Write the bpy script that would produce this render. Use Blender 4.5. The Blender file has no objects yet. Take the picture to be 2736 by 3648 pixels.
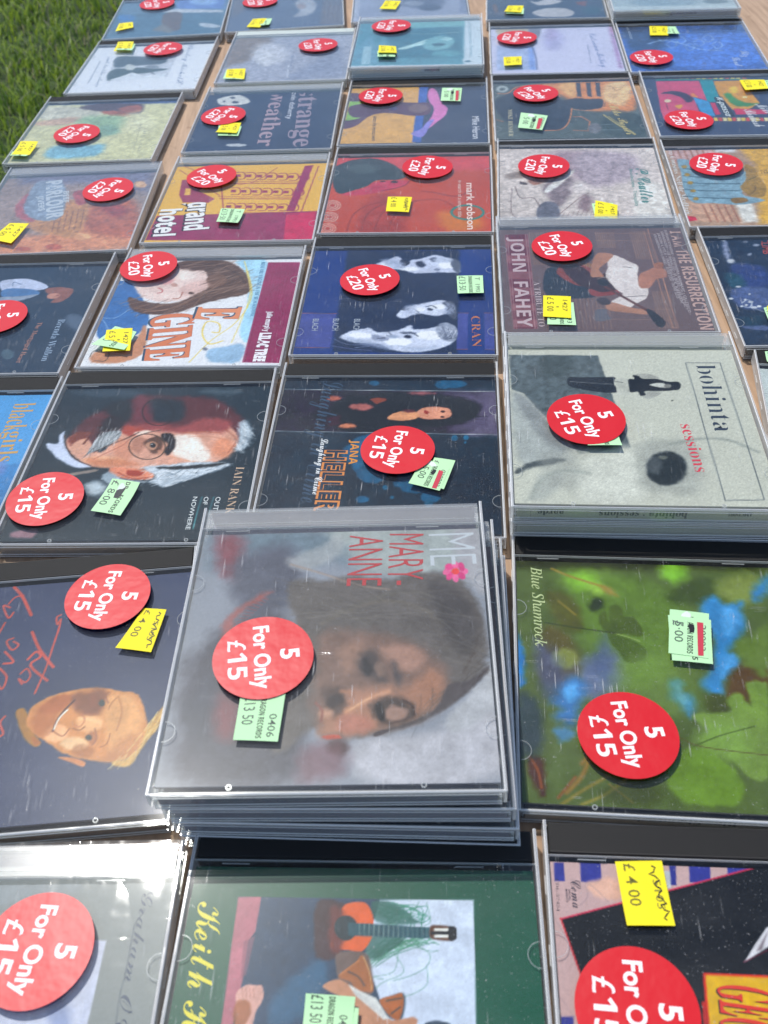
import bpy, math, random
import numpy as np
from mathutils import Matrix, Vector

# ------------------------------------------------------------------ camera, sky, sun, exposure
SC = bpy.context.scene
COL = SC.collection
MM = 0.001
cam = bpy.data.cameras.new('camera')
cam.sensor_fit = 'HORIZONTAL'
cam.sensor_width = 36.0
cam.lens = 36.0 * 3339.47 / 2736.0
cam.clip_start = 0.01
cam.clip_end = 500.0
camo = bpy.data.objects.new('camera', cam)
COL.objects.link(camo)
pitch, roll = math.radians(44.6947), -0.062889
f = Vector((0, math.cos(pitch), -math.sin(pitch)))
x = Vector((1, 0, 0))
u = x.cross(f)
x2 = x * math.cos(roll) + u * math.sin(roll)
u2 = -x * math.sin(roll) + u * math.cos(roll)
camo.matrix_world = Matrix(((x2.x, u2.x, -f.x, 0), (x2.y, u2.y, -f.y, 0), (x2.z, u2.z, -f.z, 0.33525), (0, 0, 0, 1)))
SC.camera = camo
cam.dof.use_dof = True
cam.dof.focus_distance = 0.52
cam.dof.aperture_fstop = 26.0

SUN = Vector((-0.265, 0.497, 1.0)).normalized()
world = bpy.data.worlds.new('World')
SC.world = world
world.use_nodes = True
wt = world.node_tree
bg = wt.nodes['Background']
sky = wt.nodes.new('ShaderNodeTexSky')
sky.sky_type = 'NISHITA'
sky.sun_disc = False
sky.sun_elevation = math.asin(SUN.z)
sky.sun_rotation = math.atan2(SUN.x, SUN.y)
sky.air_density = 1.0
sky.dust_density = 0.2
sky.ozone_density = 3.0
# thin broken cloud, the same all round the sky
tc = wt.nodes.new('ShaderNodeTexCoord')
cn = wt.nodes.new('ShaderNodeTexNoise'); cn.inputs['Scale'].default_value = 3.2; cn.inputs['Detail'].default_value = 7.0
cr = wt.nodes.new('ShaderNodeValToRGB')
cr.color_ramp.elements[0].position = 0.5; cr.color_ramp.elements[0].color = (0, 0, 0, 1)
cr.color_ramp.elements[1].position = 0.72; cr.color_ramp.elements[1].color = (0.55, 0.55, 0.55, 1)
cm = wt.nodes.new('ShaderNodeMix'); cm.data_type = 'RGBA'
wt.links.new(tc.outputs['Generated'], cn.inputs['Vector'])
wt.links.new(cn.outputs[0], cr.inputs[0])
wt.links.new(cr.outputs[0], cm.inputs[0])
wt.links.new(sky.outputs[0], cm.inputs[6])
cm.inputs[7].default_value = (7.0, 7.8, 9.0, 1)
wt.links.new(cm.outputs[2], bg.inputs[0])
bg.inputs[1].default_value = 0.13

sl = bpy.data.lights.new('sun', 'SUN')
sl.energy = 3.6
sl.angle = math.radians(0.5)
sl.color = (1.0, 0.965, 0.91)
so = bpy.data.objects.new('sun', sl)
COL.objects.link(so)
so.location = SUN * 3
so.rotation_euler = SUN.to_track_quat('Z', 'Y').to_euler()

SC.view_settings.view_transform = 'Standard'
SC.view_settings.look = 'None'
SC.view_settings.exposure = 0.0
SC.view_settings.gamma = 1.0
SC.view_settings.use_curve_mapping = False
SC.render.engine = 'CYCLES'
SC.cycles.max_bounces = 12
SC.cycles.transparent_max_bounces = 32
SC.cycles.use_adaptive_sampling = True
SC.cycles.adaptive_threshold = 0.02
SC.cycles.glossy_bounces = 4
SC.cycles.transmission_bounces = 6
SC.cycles.sample_clamp_indirect = 4.0

# ------------------------------------------------------------------ helpers
rnd = random.Random(7)
def lin(h):
    if isinstance(h, str): h = np.array([int(h[i:i+2], 16) / 255 for i in (0, 2, 4)])
    h = np.asarray(h, float)
    return np.where(h <= 0.04045, h / 12.92, ((h + 0.055) / 1.055) ** 2.4)

class NT:
    def __init__(s, name):
        s.m = bpy.data.materials.new(name); s.m.use_nodes = True
        s.t = s.m.node_tree; s.t.nodes.clear()
        s.out = s.t.nodes.new('ShaderNodeOutputMaterial')
    def n(s, ty, **kw):
        nd = s.t.nodes.new(ty)
        for k, v in kw.items():
            if k.startswith('i_'):
                key = k[2:].replace('_', ' ')
                nd.inputs[key].default_value = v
            else: setattr(nd, k, v)
        return nd
    def l(s, a, b): s.t.links.new(a, b)
    def math(s, op, a, b=None, clamp=False):
        nd = s.t.nodes.new('ShaderNodeMath'); nd.operation = op; nd.use_clamp = clamp
        for i, v in enumerate((a, b)):
            if v is None: continue
            if isinstance(v, (int, float)): nd.inputs[i].default_value = v
            else: s.l(v, nd.inputs[i])
        return nd.outputs[0]
    def noise(s, scale, detail=2.0, vec=None, rough=0.5):
        nd = s.n('ShaderNodeTexNoise'); nd.inputs['Scale'].default_value = scale
        nd.inputs['Detail'].default_value = detail; nd.inputs['Roughness'].default_value = rough
        if vec is not None: s.l(vec, nd.inputs['Vector'])
        return nd.outputs[0]
    def ramp(s, fac, p0, p1, c0=(0, 0, 0, 1), c1=(1, 1, 1, 1)):
        nd = s.n('ShaderNodeValToRGB'); e = nd.color_ramp.elements
        e[0].position = p0; e[1].position = p1; e[0].color = c0; e[1].color = c1
        s.l(fac, nd.inputs[0]); return nd.outputs[0]
    def mapping(s, scale, rot=0.0, coord='Object', loc=None):
        c = s.n('ShaderNodeTexCoord'); mp = s.n('ShaderNodeMapping')
        mp.inputs['Scale'].default_value = scale; mp.inputs['Rotation'].default_value = (0, 0, rot)
        s.l(c.outputs[coord], mp.inputs[0])
        if loc is not None: s.l(loc, mp.inputs['Location'])
        return mp.outputs[0]

def principled(name, col, rough=0.5, spec=0.5, bump=None, attr=False):
    t = NT(name); b = t.n('ShaderNodeBsdfPrincipled')
    if attr:
        a = t.n('ShaderNodeVertexColor'); a.layer_name = 'col'; t.l(a.outputs[0], b.inputs['Base Color'])
    else: b.inputs['Base Color'].default_value = (*col, 1)
    b.inputs['Roughness'].default_value = rough
    b.inputs['Specular IOR Level'].default_value = spec
    if bump:
        bn = t.n('ShaderNodeBump'); bn.inputs['Strength'].default_value = bump[1]; bn.inputs['Distance'].default_value = bump[2]
        t.l(t.noise(bump[0], 3, t.mapping((1, 1, 1))), bn.inputs['Height']); t.l(bn.outputs[0], b.inputs['Normal'])
    t.l(b.outputs[0], t.out.inputs[0]); return t.m

def plastic(name, f0, white_share, rough, dust, scratch, tint=(0.97, 0.98, 0.975), crumple=0.0):
    """clear polystyrene or film: see-through, mirror share rising at grazing angles, dust, scratches and an even white share"""
    t = NT(name)
    lw = t.n('ShaderNodeLayerWeight'); lw.inputs['Blend'].default_value = 0.5
    p5 = t.math('POWER', lw.outputs['Facing'], 5.0)
    fr = t.math('ADD', t.math('MULTIPLY', p5, 1.0 - f0), f0)
    oi = t.n('ShaderNodeObjectInfo')
    off = t.n('ShaderNodeCombineXYZ'); t.l(t.math('MULTIPLY', oi.outputs['Random'], 7.0), off.inputs[0]); t.l(t.math('MULTIPLY', oi.outputs['Random'], 3.0), off.inputs[1])
    v0 = t.mapping((1, 1, 1), loc=off.outputs[0])
    # scratches: three sets of very stretched noise
    hs = []
    for (sx, sy, r, th) in ((1500, 70, 0.04, 0.70), (55, 1500, 0.5, 0.74), (1700, 40, -0.35, 0.725), (1300, 45, 0.9, 0.735)):
        n_ = t.noise(1.0, 1.0, t.mapping((sx, sy, 1), r, loc=off.outputs[0]))
        hs.append(t.math('MULTIPLY', t.ramp(n_, th, th + 0.06), 1.0))
    sc_ = t.math('MAXIMUM', t.math('MAXIMUM', hs[0], hs[1]), t.math('MAXIMUM', hs[2], hs[3]))
    patch = t.ramp(t.noise(30.0, 4.0, v0), 0.45, 0.66)
    sc_ = t.math('MULTIPLY', sc_, patch)
    fine = t.noise(1400.0, 2.0, v0)
    speck = t.ramp(fine, 0.69, 0.76)
    smear = t.ramp(t.noise(16.0, 4.0, t.mapping((1.0, 2.2, 1), 0.3, loc=off.outputs[0]), 0.65), 0.45, 0.8)
    bp = t.n('ShaderNodeBump'); bp.inputs['Strength'].default_value = 0.6; bp.inputs['Distance'].default_value = 0.00002
    h = t.math('ADD', t.math('MULTIPLY', sc_, scratch), t.math('MULTIPLY', fine, 0.09))
    t.l(h, bp.inputs['Height'])
    nrm = bp.outputs[0]
    if name == 'clear_lid':
        b3 = t.n('ShaderNodeBump'); b3.inputs['Strength'].default_value = 0.5; b3.inputs['Distance'].default_value = 0.0006
        t.l(t.noise(14.0, 2.0, v0), b3.inputs['Height']); t.l(nrm, b3.inputs['Normal']); nrm = b3.outputs[0]
    if crumple:
        b2 = t.n('ShaderNodeBump'); b2.inputs['Strength'].default_value = crumple; b2.inputs['Distance'].default_value = 0.0012
        w1 = t.noise(26.0, 3.0, t.mapping((1.0, 0.45, 1), 0.5, loc=off.outputs[0])); w2 = t.noise(70.0, 2.0, t.mapping((0.4, 1.2, 1), -0.4, loc=off.outputs[0]))
        rd = t.math('ABSOLUTE', t.math('SUBTRACT', w1, 0.5)); 
        t.l(t.math('ADD', t.math('MULTIPLY', rd, 2.5), t.math('MULTIPLY', w2, 0.25)), b2.inputs['Height'])
        t.l(nrm, b2.inputs['Normal']); nrm = b2.outputs[0]
    tr = t.n('ShaderNodeBsdfTransparent'); tr.inputs[0].default_value = (*tint, 1)
    gl = t.n('ShaderNodeBsdfGlossy'); t.l(nrm, gl.inputs['Normal'])
    t.l(t.math('ADD', t.math('MULTIPLY', t.noise(35.0, 4.0, v0), rough * 1.4), rough * 0.3), gl.inputs['Roughness'])
    g2 = t.n('ShaderNodeBsdfGlossy'); g2.inputs['Roughness'].default_value = 0.32
    gm_ = t.n('ShaderNodeMixShader'); gm_.inputs[0].default_value = 0.05; t.l(gl.outputs[0], gm_.inputs[1]); t.l(g2.outputs[0], gm_.inputs[2])
    m1 = t.n('ShaderNodeMixShader'); t.l(fr, m1.inputs[0]); t.l(tr.outputs[0], m1.inputs[1]); t.l(gm_.outputs[0], m1.inputs[2])
    df = t.n('ShaderNodeBsdfDiffuse'); df.inputs[0].default_value = (0.86, 0.85, 0.83, 1)
    du = t.math('ADD', t.math('MULTIPLY', t.math('ADD', speck, t.math('ADD', sc_, t.math('MULTIPLY', smear, 0.045))), dust), white_share, True)
    m2 = t.n('ShaderNodeMixShader'); t.l(du, m2.inputs[0]); t.l(m1.outputs[0], m2.inputs[1]); t.l(df.outputs[0], m2.inputs[2])
    t.l(m2.outputs[0], t.out.inputs[0]); return t.m

# ------------------------------------------------------------------ mesh helpers (all lengths in mm)
class MB:
    def __init__(s): s.v = []; s.f = []; s.rim = []
    def box(s, x0, x1, y0, y1, z0, z1, c=0.0):
        """box with chamfered edges: three nested loops of points"""
        b = len(s.v)
        if c <= 0:
            s.v += [(x0, y0, z0), (x1, y0, z0), (x1, y1, z0), (x0, y1, z0), (x0, y0, z1), (x1, y0, z1), (x1, y1, z1), (x0, y1, z1)]
            s.f += [tuple(b + i for i in q) for q in ((0, 3, 2, 1), (4, 5, 6, 7), (0, 1, 5, 4), (1, 2, 6, 5), (2, 3, 7, 6), (3, 0, 4, 7))]
            return
        for z, k in ((z0, c), (z0 + c, 0), (z1 - c, 0), (z1, c)):
            s.v += [(x0 + k, y0 + k, z), (x1 - k, y0 + k, z), (x1 - k, y1 - k, z), (x0 + k, y1 - k, z)]
        s.f.append((b, b + 3, b + 2, b + 1)); s.f.append((b + 12, b + 13, b + 14, b + 15))
        for r in range(3):
            for i in range(4):
                j = (i + 1) % 4
                if r != 1: s.rim.append(len(s.f))
                s.f.append((b + r * 4 + i, b + r * 4 + j, b + r * 4 + 4 + j, b + r * 4 + 4 + i))
    def prism(s, prof, x0, x1):
        """profile in (y, z), counter-clockwise seen from +x, swept along x"""
        b = len(s.v); n = len(prof)
        s.v += [(x0, y, z) for y, z in prof] + [(x1, y, z) for y, z in prof]
        for i in range(n):
            j = (i + 1) % n; s.f.append((b + i, b + n + i, b + n + j, b + j) if False else (b + i, b + j, b + n + j, b + n + i)[::-1])
        s.f.append(tuple(b + i for i in range(n))[::-1]); s.f.append(tuple(b + n + i for i in range(n)))
    def arc(s, cx, cy, r, w, a0, a1, z0, z1, n=10):
        b = len(s.v)
        for i in range(n + 1):
            a = a0 + (a1 - a0) * i / n; ca, sa = math.cos(a), math.sin(a)
            s.v += [(cx + r * ca, cy + r * sa, z0), (cx + (r + w) * ca, cy + (r + w) * sa, z0), (cx + (r + w) * ca, cy + (r + w) * sa, z1), (cx + r * ca, cy + r * sa, z1)]
        for i in range(n):
            for k in range(4):
                m = (k + 1) % 4; s.f.append((b + i * 4 + k, b + i * 4 + 4 + k, b + i * 4 + 4 + m, b + i * 4 + m))
    def mesh(s, name):
        me = bpy.data.meshes.new(name)
        me.from_pydata([(a * MM, b * MM, c * MM) for a, b, c in s.v], [], s.f); me.update(); return me

def link(name, me, mat, parent=None, loc=None):
    o = bpy.data.objects.new(name, me); COL.objects.link(o)
    if mat is not None and len(me.materials) == 0: me.materials.append(mat)
    if parent is not None: o.parent = parent
    if loc is not None: o.location = loc
    return o
def tag(o, label=None, cat=None, group=None, kind=None):
    for k, v in (('label', label), ('category', cat), ('group', group), ('kind', kind)):
        if v: o[k] = v
    return o

# ------------------------------------------------------------------ lettering
def mathmap(s, up, lo, di=None, exc={}):
    r = ''
    for ch in s:
        if ch in exc: r += exc[ch]
        elif 'A' <= ch <= 'Z': r += chr(up + ord(ch) - 65)
        elif 'a' <= ch <= 'z': r += chr(lo + ord(ch) - 97)
        elif di and '0' <= ch <= '9': r += chr(di + ord(ch) - 48)
        else: r += ch
    return r
STY = {'sn': lambda s: s, 'bo': lambda s: mathmap(s, 0x1D5D4, 0x1D5EE, 0x1D7EC), 'bc': lambda s: mathmap(s, 0x1D5D4, 0x1D5EE, 0x1D7EC),
       'sb': lambda s: mathmap(s, 0x1D400, 0x1D41A, 0x1D7CE), 'se': lambda s: mathmap(s, 0x1D400, 0x1D41A, 0x1D7CE),
       'si': lambda s: mathmap(s, 0x1D434, 0x1D44E, None, {'h': '\u210e'}), 'bi': lambda s: mathmap(s, 0x1D63C, 0x1D656),
       'sc': lambda s: mathmap(s, 0x1D4D0, 0x1D4EA)}
OFF = {'se': -0.012, 'sc': -0.006, 'sn': 0.004}
_tc = {}
def glyphs(style, text, off=0.0, res=3):
    key = (style, text, off, res)
    if key in _tc: return _tc[key]
    c = bpy.data.curves.new('lettering', 'FONT'); c.body = STY[style](text); c.resolution_u = res
    c.offset = off + OFF.get(style, 0.0)
    o = bpy.data.objects.new('lettering', c); COL.objects.link(o)
    me = bpy.data.meshes.new_from_object(o)
    v = np.zeros(len(me.vertices) * 3); me.vertices.foreach_get('co', v); v = v.reshape(-1, 3)
    fs = [tuple(p.vertices) for p in me.polygons]
    bpy.data.objects.remove(o); bpy.data.curves.remove(c); bpy.data.meshes.remove(me)
    if len(v) == 0: v = np.zeros((1, 3))
    _tc[key] = (v, fs); return _tc[key]
def capheight(style):
    v, _ = glyphs(style, 'H'); return float(v[:, 1].max())

class Print:
    """flat coloured shapes laid just above a sheet, joined into one mesh"""
    def __init__(s): s.v = []; s.f = []; s.c = []
    def add(s, pts, faces, col):
        b = len(s.v); s.v += [tuple(p) for p in pts]; c = tuple(lin(col)) + (1,)
        for q in faces: s.f.append(tuple(b + i for i in q)); s.c.append(c)
    def text(s, style, text, col, x0, y0, x1, y1, h, off=0.0, z=0.0, fn=None, res=3):
        v, fs = glyphs(style, text, off, res); xa, xb = v[:, 0].min(), v[:, 0].max()
        L = math.hypot(x1 - x0, y1 - y0); dx, dy = (x1 - x0) / L, (y1 - y0) / L
        a = (v[:, 0] - xa) / max(xb - xa, 1e-6) * L; b = v[:, 1] / capheight(style) * h
        X = x0 + dx * a - dy * b; Y = y0 + dy * a + dx * b
        if fn: pts = [fn(p, q) for p, q in zip(X, Y)]
        else: pts = [(p, q, z) for p, q in zip(X, Y)]
        s.add(pts, fs, col)
    def stroke(s, pts, w, col, fn):
        n = len(pts); vs = []
        for i, (px, py) in enumerate(pts):
            q = pts[min(i + 1, n - 1)]; r = pts[max(i - 1, 0)]; dx, dy = q[0] - r[0], q[1] - r[1]; L = math.hypot(dx, dy) or 1
            vs += [fn(px - dy / L * w, py + dx / L * w), fn(px + dy / L * w, py - dx / L * w)]
        s.add(vs, [(2 * i, 2 * i + 2, 2 * i + 3, 2 * i + 1) for i in range(n - 1)], col)
    def build(s, name, mat, parent):
        me = bpy.data.meshes.new(name)
        me.from_pydata([(a * MM, b * MM, c * MM) for a, b, c in s.v], [], s.f)
        at = me.color_attributes.new('col', 'FLOAT_COLOR', 'CORNER')
        cc = np.repeat(np.array(s.c), [len(q) for q in s.f], axis=0).astype(np.float32)
        at.data.foreach_set('color', cc.ravel()); me.update()
        return link(name, me, mat, parent)

# ------------------------------------------------------------------ cover artwork: painted per vertex on the booklet's sheet
BX, BY0, BY1 = 60.6, 4.6, 127.2
ZB = 7.7
WASH = np.array([0.014, 0.018, 0.028])
def vnoise(X, Y, scale, seed, octs=3):
    r = np.random.RandomState(seed); out = np.zeros_like(X); amp = 1.0; tot = 0
    for o in range(octs):
        G = r.rand(64, 64); gx = X / scale + 31.7; gy = Y / scale + 17.3
        ix = np.floor(gx).astype(int); iy = np.floor(gy).astype(int); fx = gx - ix; fy = gy - iy
        fx = fx * fx * (3 - 2 * fx); fy = fy * fy * (3 - 2 * fy)
        a = G[iy % 64, ix % 64]; b = G[iy % 64, (ix + 1) % 64]; c = G[(iy + 1) % 64, ix % 64]; d = G[(iy + 1) % 64, (ix + 1) % 64]
        out += amp * ((a * (1 - fx) + b * fx) * (1 - fy) + (c * (1 - fx) + d * fx) * fy - 0.5); tot += amp; amp *= 0.6; scale *= 0.47
    return out / tot * 2
def catmull(p, closed, n=5):
    N_ = len(p); r = []
    rng = range(N_) if closed else range(N_ - 1)
    for i in rng:
        if closed: a, b, c, d = p[i - 1], p[i], p[(i + 1) % N_], p[(i + 2) % N_]
        else: a, b, c, d = p[max(i - 1, 0)], p[i], p[i + 1], p[min(i + 2, N_ - 1)]
        for k in range(n):
            t = k / n
            r.append([0.5 * (2 * b[j] + (c[j] - a[j]) * t + (2 * a[j] - 5 * b[j] + 4 * c[j] - d[j]) * t * t + (3 * b[j] - a[j] - 3 * c[j] + d[j]) * t ** 3) for j in (0, 1)])
    if not closed: r.append(list(p[-1]))
    return np.array(r)
def segdist(X, Y, P, closed):
    d2 = np.full(X.shape, 1e9); ins = np.zeros(X.shape, bool); n = len(P)
    for i in range(n if closed else n - 1):
        ax, ay = P[i]; bx, by = P[(i + 1) % n]; dx, dy = bx - ax, by - ay; L = dx * dx + dy * dy + 1e-12
        t = np.clip(((X - ax) * dx + (Y - ay) * dy) / L, 0, 1)
        np.minimum(d2, (X - ax - t * dx) ** 2 + (Y - ay - t * dy) ** 2, out=d2)
        if closed and ay != by:
            ins ^= ((Y < ay) != (Y < by)) & (X < ax + dx * (Y - ay) / dy)
    d = np.sqrt(d2)
    return np.where(ins, -d, d) if closed else d
def paint(spec, nx, ny, seed):
    xs = np.linspace(-BX, BX, nx); ys = np.linspace(BY0, BY1, ny)
    X, Y = np.meshgrid(xs, ys); cell = xs[1] - xs[0]
    hexc = lambda h: np.array([int(h[i:i+2], 16) / 255 for i in (0, 2, 4)])
    I = np.tile(hexc(spec['base']), (ny, nx, 1))
    I *= (1 + spec['mot'] * vnoise(X, Y, 38, seed, 3))[..., None]
    for k, op in enumerate(spec['ops']):
        if op[0] == 'n':
            _, amp, sc, pts = op; g = amp * vnoise(X, Y, sc, seed + k, 2)
            if pts:
                P = np.array(pts).reshape(-1, 2); g = g * np.clip(0.5 - segdist(X, Y, P, True) / 2, 0, 1)
            I *= (1 + g)[..., None]; continue
        if op[0] == 'h':
            _, col, col2, pts, al, cnt, ang, ln_, wd = op; P = catmull(np.array(pts).reshape(-1, 2), True, 4); rr = np.random.RandomState(seed + k)
            lo_, hi_ = P.min(0), P.max(0); cand = lo_ + (hi_ - lo_) * rr.rand(cnt * 3, 2); inside = segdist(cand[:, 0], cand[:, 1], P, True) < 0; cand = cand[inside][:cnt]
            for q, (cx_, cy_) in enumerate(cand):
                a_ = math.radians(ang + 22 * rr.randn() * 0.6); dx_, dy_ = math.cos(a_) * ln_ / 2, math.sin(a_) * ln_ / 2; bw = rr.randn() * ln_ * 0.08
                Q_ = np.array([[cx_ - dx_, cy_ - dy_], [cx_ - dy_ * bw / ln_, cy_ + dx_ * bw / ln_], [cx_ + dx_, cy_ + dy_]]); m = wd + cell
                i0, i1 = np.searchsorted(xs, [Q_[:, 0].min() - m, Q_[:, 0].max() + m]); j0, j1 = np.searchsorted(ys, [Q_[:, 1].min() - m, Q_[:, 1].max() + m])
                if i1 - i0 < 1 or j1 - j0 < 1: continue
                d = segdist(X[j0:j1, i0:i1], Y[j0:j1, i0:i1], Q_, False) - wd * 0.5
                t = np.clip(0.5 - d / (cell * 1.2), 0, 1)[..., None] * al * rr.uniform(0.4, 1.0)
                I[j0:j1, i0:i1] = I[j0:j1, i0:i1] * (1 - t) + hexc(col if rr.rand() < 0.5 else col2) * t
            continue
        ty, col, bl, pts, al = op[:5]; P = np.array(pts).reshape(-1, 2); w = 0.0
        if ty == 's': P = catmull(P, True, 4)
        if ty == 'c': P = catmull(P, False, 4)
        if ty in 'lc': w = max(op[5] * 0.5, cell * 0.35)
        bl = max(bl, cell * 0.55); m = bl + w
        i0, i1 = np.searchsorted(xs, [P[:, 0].min() - m, P[:, 0].max() + m]); j0, j1 = np.searchsorted(ys, [P[:, 1].min() - m, P[:, 1].max() + m])
        if i1 - i0 < 1 or j1 - j0 < 1: continue
        sx, sy = X[j0:j1, i0:i1], Y[j0:j1, i0:i1]
        d = segdist(sx, sy, P, ty in 'ps')
        if ty in 'lc': d = d - w
        if bl > 1.2: d = d + bl * 0.35 * vnoise(sx, sy, 5.0, seed + k * 3, 2)
        if bl > 0.45 and ty in 'ps': d = d + min(bl, 1.5) * 0.6 * vnoise(sx, sy, 2.2, seed + k * 5, 2)
        t = np.clip(0.5 - d / (2 * bl), 0, 1); t = t * t * (3 - 2 * t) * al
        if ty in 'lc' and op[5] < cell * 0.7: t = t * max(0.35, op[5] / (cell * 0.7))
        c = hexc(col)
        tex = (1 + 0.10 * vnoise(sx, sy, 7.0, seed + k, 3) + 0.05 * vnoise(sx, sy, 1.7, seed + k + 7, 2))[..., None]
        I[j0:j1, i0:i1] = I[j0:j1, i0:i1] * (1 - t[..., None]) + c * tex * t[..., None]
    r = np.random.RandomState(seed + 99)
    I *= 1 + 0.035 * r.randn(ny, nx, 1) * (0.6 if nx > 200 else 1)
    L = lin(np.clip(I, 0, 1)) * 1.02 - WASH
    return X, Y, np.clip(L, 0.003, 0.86)

def cover_mesh(spec, nx, ny, seed):
    X, Y, L = paint(spec, nx, ny, seed)
    V = np.stack([X, Y, np.full_like(X, ZB)], -1).reshape(-1, 3)
    # pages of the booklet hang below the printed sheet
    i = np.arange(ny - 1)[:, None] * nx + np.arange(nx - 1)[None, :]
    Q = np.stack([i, i + 1, i + nx + 1, i + nx], -1).reshape(-1, 4)
    nv = len(V)
    cs = np.array([[-BX, BY0, ZB - 1.1], [BX, BY0, ZB - 1.1], [BX, BY1, ZB - 1.1], [-BX, BY1, ZB - 1.1]])
    tcn = [0, nx - 1, nx * ny - 1, nx * (ny - 1)]
    sides = [[nv + 0, nv + 1, tcn[1], tcn[0]], [nv + 1, nv + 2, tcn[2], tcn[1]], [nv + 2, nv + 3, tcn[3], tcn[2]], [nv + 3, nv + 0, tcn[0], tcn[3]], [nv + 3, nv + 2, nv + 1, nv + 0]]
    Q = np.vstack([Q, np.array(sides)]); V = np.vstack([V, cs]) * MM
    me = bpy.data.meshes.new('booklet')
    me.vertices.add(len(V)); me.vertices.foreach_set('co', V.astype(np.float32).ravel())
    me.loops.add(len(Q) * 4); me.loops.foreach_set('vertex_index', Q.astype(np.int32).ravel())
    me.polygons.add(len(Q)); me.polygons.foreach_set('loop_start', (np.arange(len(Q)) * 4).astype(np.int32))
    me.update(calc_edges=True)
    C = np.ones((len(V), 4), np.float32); C[:nv, :3] = L.reshape(-1, 3); C[nv:, :3] = 0.6
    at = me.color_attributes.new('col', 'FLOAT_COLOR', 'POINT'); at.data.foreach_set('color', C.ravel())
    return me

# ------------------------------------------------------------------ materials
def ground_mat():
    t = NT('grass_ground'); b = t.n('ShaderNodeBsdfPrincipled'); b.inputs['Roughness'].default_value = 0.95
    t.l(t.ramp(t.noise(5.0, 6.0, t.mapping((1, 1, 1))), 0.3, 0.7, (0.018, 0.035, 0.008, 1), (0.05, 0.085, 0.018, 1)), b.inputs['Base Color'])
    t.l(b.outputs[0], t.out.inputs[0]); return t.m
def blade_mat():
    t = NT('grass_blades'); b = t.n('ShaderNodeBsdfPrincipled'); b.inputs['Roughness'].default_value = 0.45
    a = t.n('ShaderNodeVertexColor'); a.layer_name = 'col'; t.l(a.outputs[0], b.inputs['Base Color'])
    tl = t.n('ShaderNodeBsdfTranslucent'); t.l(a.outputs[0], tl.inputs[0])
    mx = t.n('ShaderNodeMixShader'); mx.inputs[0].default_value = 0.35; t.l(b.outputs[0], mx.inputs[1]); t.l(tl.outputs[0], mx.inputs[2])
    t.l(mx.outputs[0], t.out.inputs[0]); return t.m
def wood_mat():
    t = NT('table_wood'); b = t.n('ShaderNodeBsdfPrincipled'); b.inputs['Roughness'].default_value = 0.6
    v = t.mapping((60, 5, 5), 0.06)
    g = t.noise(3.0, 6.0, v, 0.6)
    c1 = t.ramp(g, 0.3, 0.72, (0.33, 0.205, 0.12, 1), (0.56, 0.375, 0.24, 1))
    sp = t.ramp(t.noise(90.0, 3.0, t.mapping((1, 0.6, 1))), 0.64, 0.72)
    mx = t.n('ShaderNodeMix', data_type='RGBA'); t.l(t.math('MULTIPLY', sp, 0.45), mx.inputs[0]); t.l(c1, mx.inputs[6]); mx.inputs[7].default_value = (0.22, 0.12, 0.06, 1)
    t.l(mx.outputs[2], b.inputs['Base Color'])
    bn = t.n('ShaderNodeBump'); bn.inputs['Strength'].default_value = 0.3; bn.inputs['Distance'].default_value = 0.0004; t.l(g, bn.inputs['Height']); t.l(bn.outputs[0], b.inputs['Normal'])
    t.l(b.outputs[0], t.out.inputs[0]); return t.m
M_LID = plastic('clear_lid', 0.028, 0.002, 0.045, 0.28, 1.0)
M_EDGE = plastic('lightened_wall', 0.12, 0.34, 0.12, 0.25, 0.6, (0.97, 0.98, 0.975), 0.25)  # white mixed in stands for light caught in the side walls
M_BASE = plastic('clear_base', 0.07, 0.09, 0.10, 0.2, 0.6, (0.97, 0.98, 0.975), 0.2)
M_RIM = plastic('rim_highlight', 0.30, 0.85, 0.18, 0.20, 0.6, (0.97, 0.98, 0.98))  # near-white diffuse paints bright lines of caught light on the chamfers
M_CTRAY = plastic('clear_tray', 0.05, 0.16, 0.24, 0.2, 0.6, (0.95, 0.96, 0.95))
M_FILM = plastic('shrink_film', 0.04, 0.012, 0.06, 0.20, 0.6, (0.985, 0.985, 0.985), 0.55)
M_TRAY = principled('black_tray', (0.030, 0.028, 0.026), 0.55, 0.28, (2600.0, 0.3, 0.00003))
M_WTRAY = principled('white_tray', (0.74, 0.78, 0.72), 0.5)
M_PRINT = principled('printed_sheet', (1, 1, 1), 0.36, 0.16, attr=True)
M_INK = principled('ink', (1, 1, 1), 0.5, 0.3, attr=True)
M_RED = principled('red_sticker_paper', tuple(lin('d4101e')), 0.40, 0.4, (70.0, 0.5, 0.0009))
M_YEL = principled('yellow_label_paper', tuple(lin('f4e21c')), 0.6, 0.3, (120.0, 0.3, 0.0005))
M_GRN = principled('green_label_paper', tuple(lin('bde8b2')), 0.6, 0.3, (120.0, 0.3, 0.0005))
M_WOOD = wood_mat()
_pm = {}
def paper(h):
    if h not in _pm: _pm[h] = principled('inlay_paper', tuple(np.clip(lin(h) - 0.01, 0.004, 1)), 0.5)
    return _pm[h]

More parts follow.
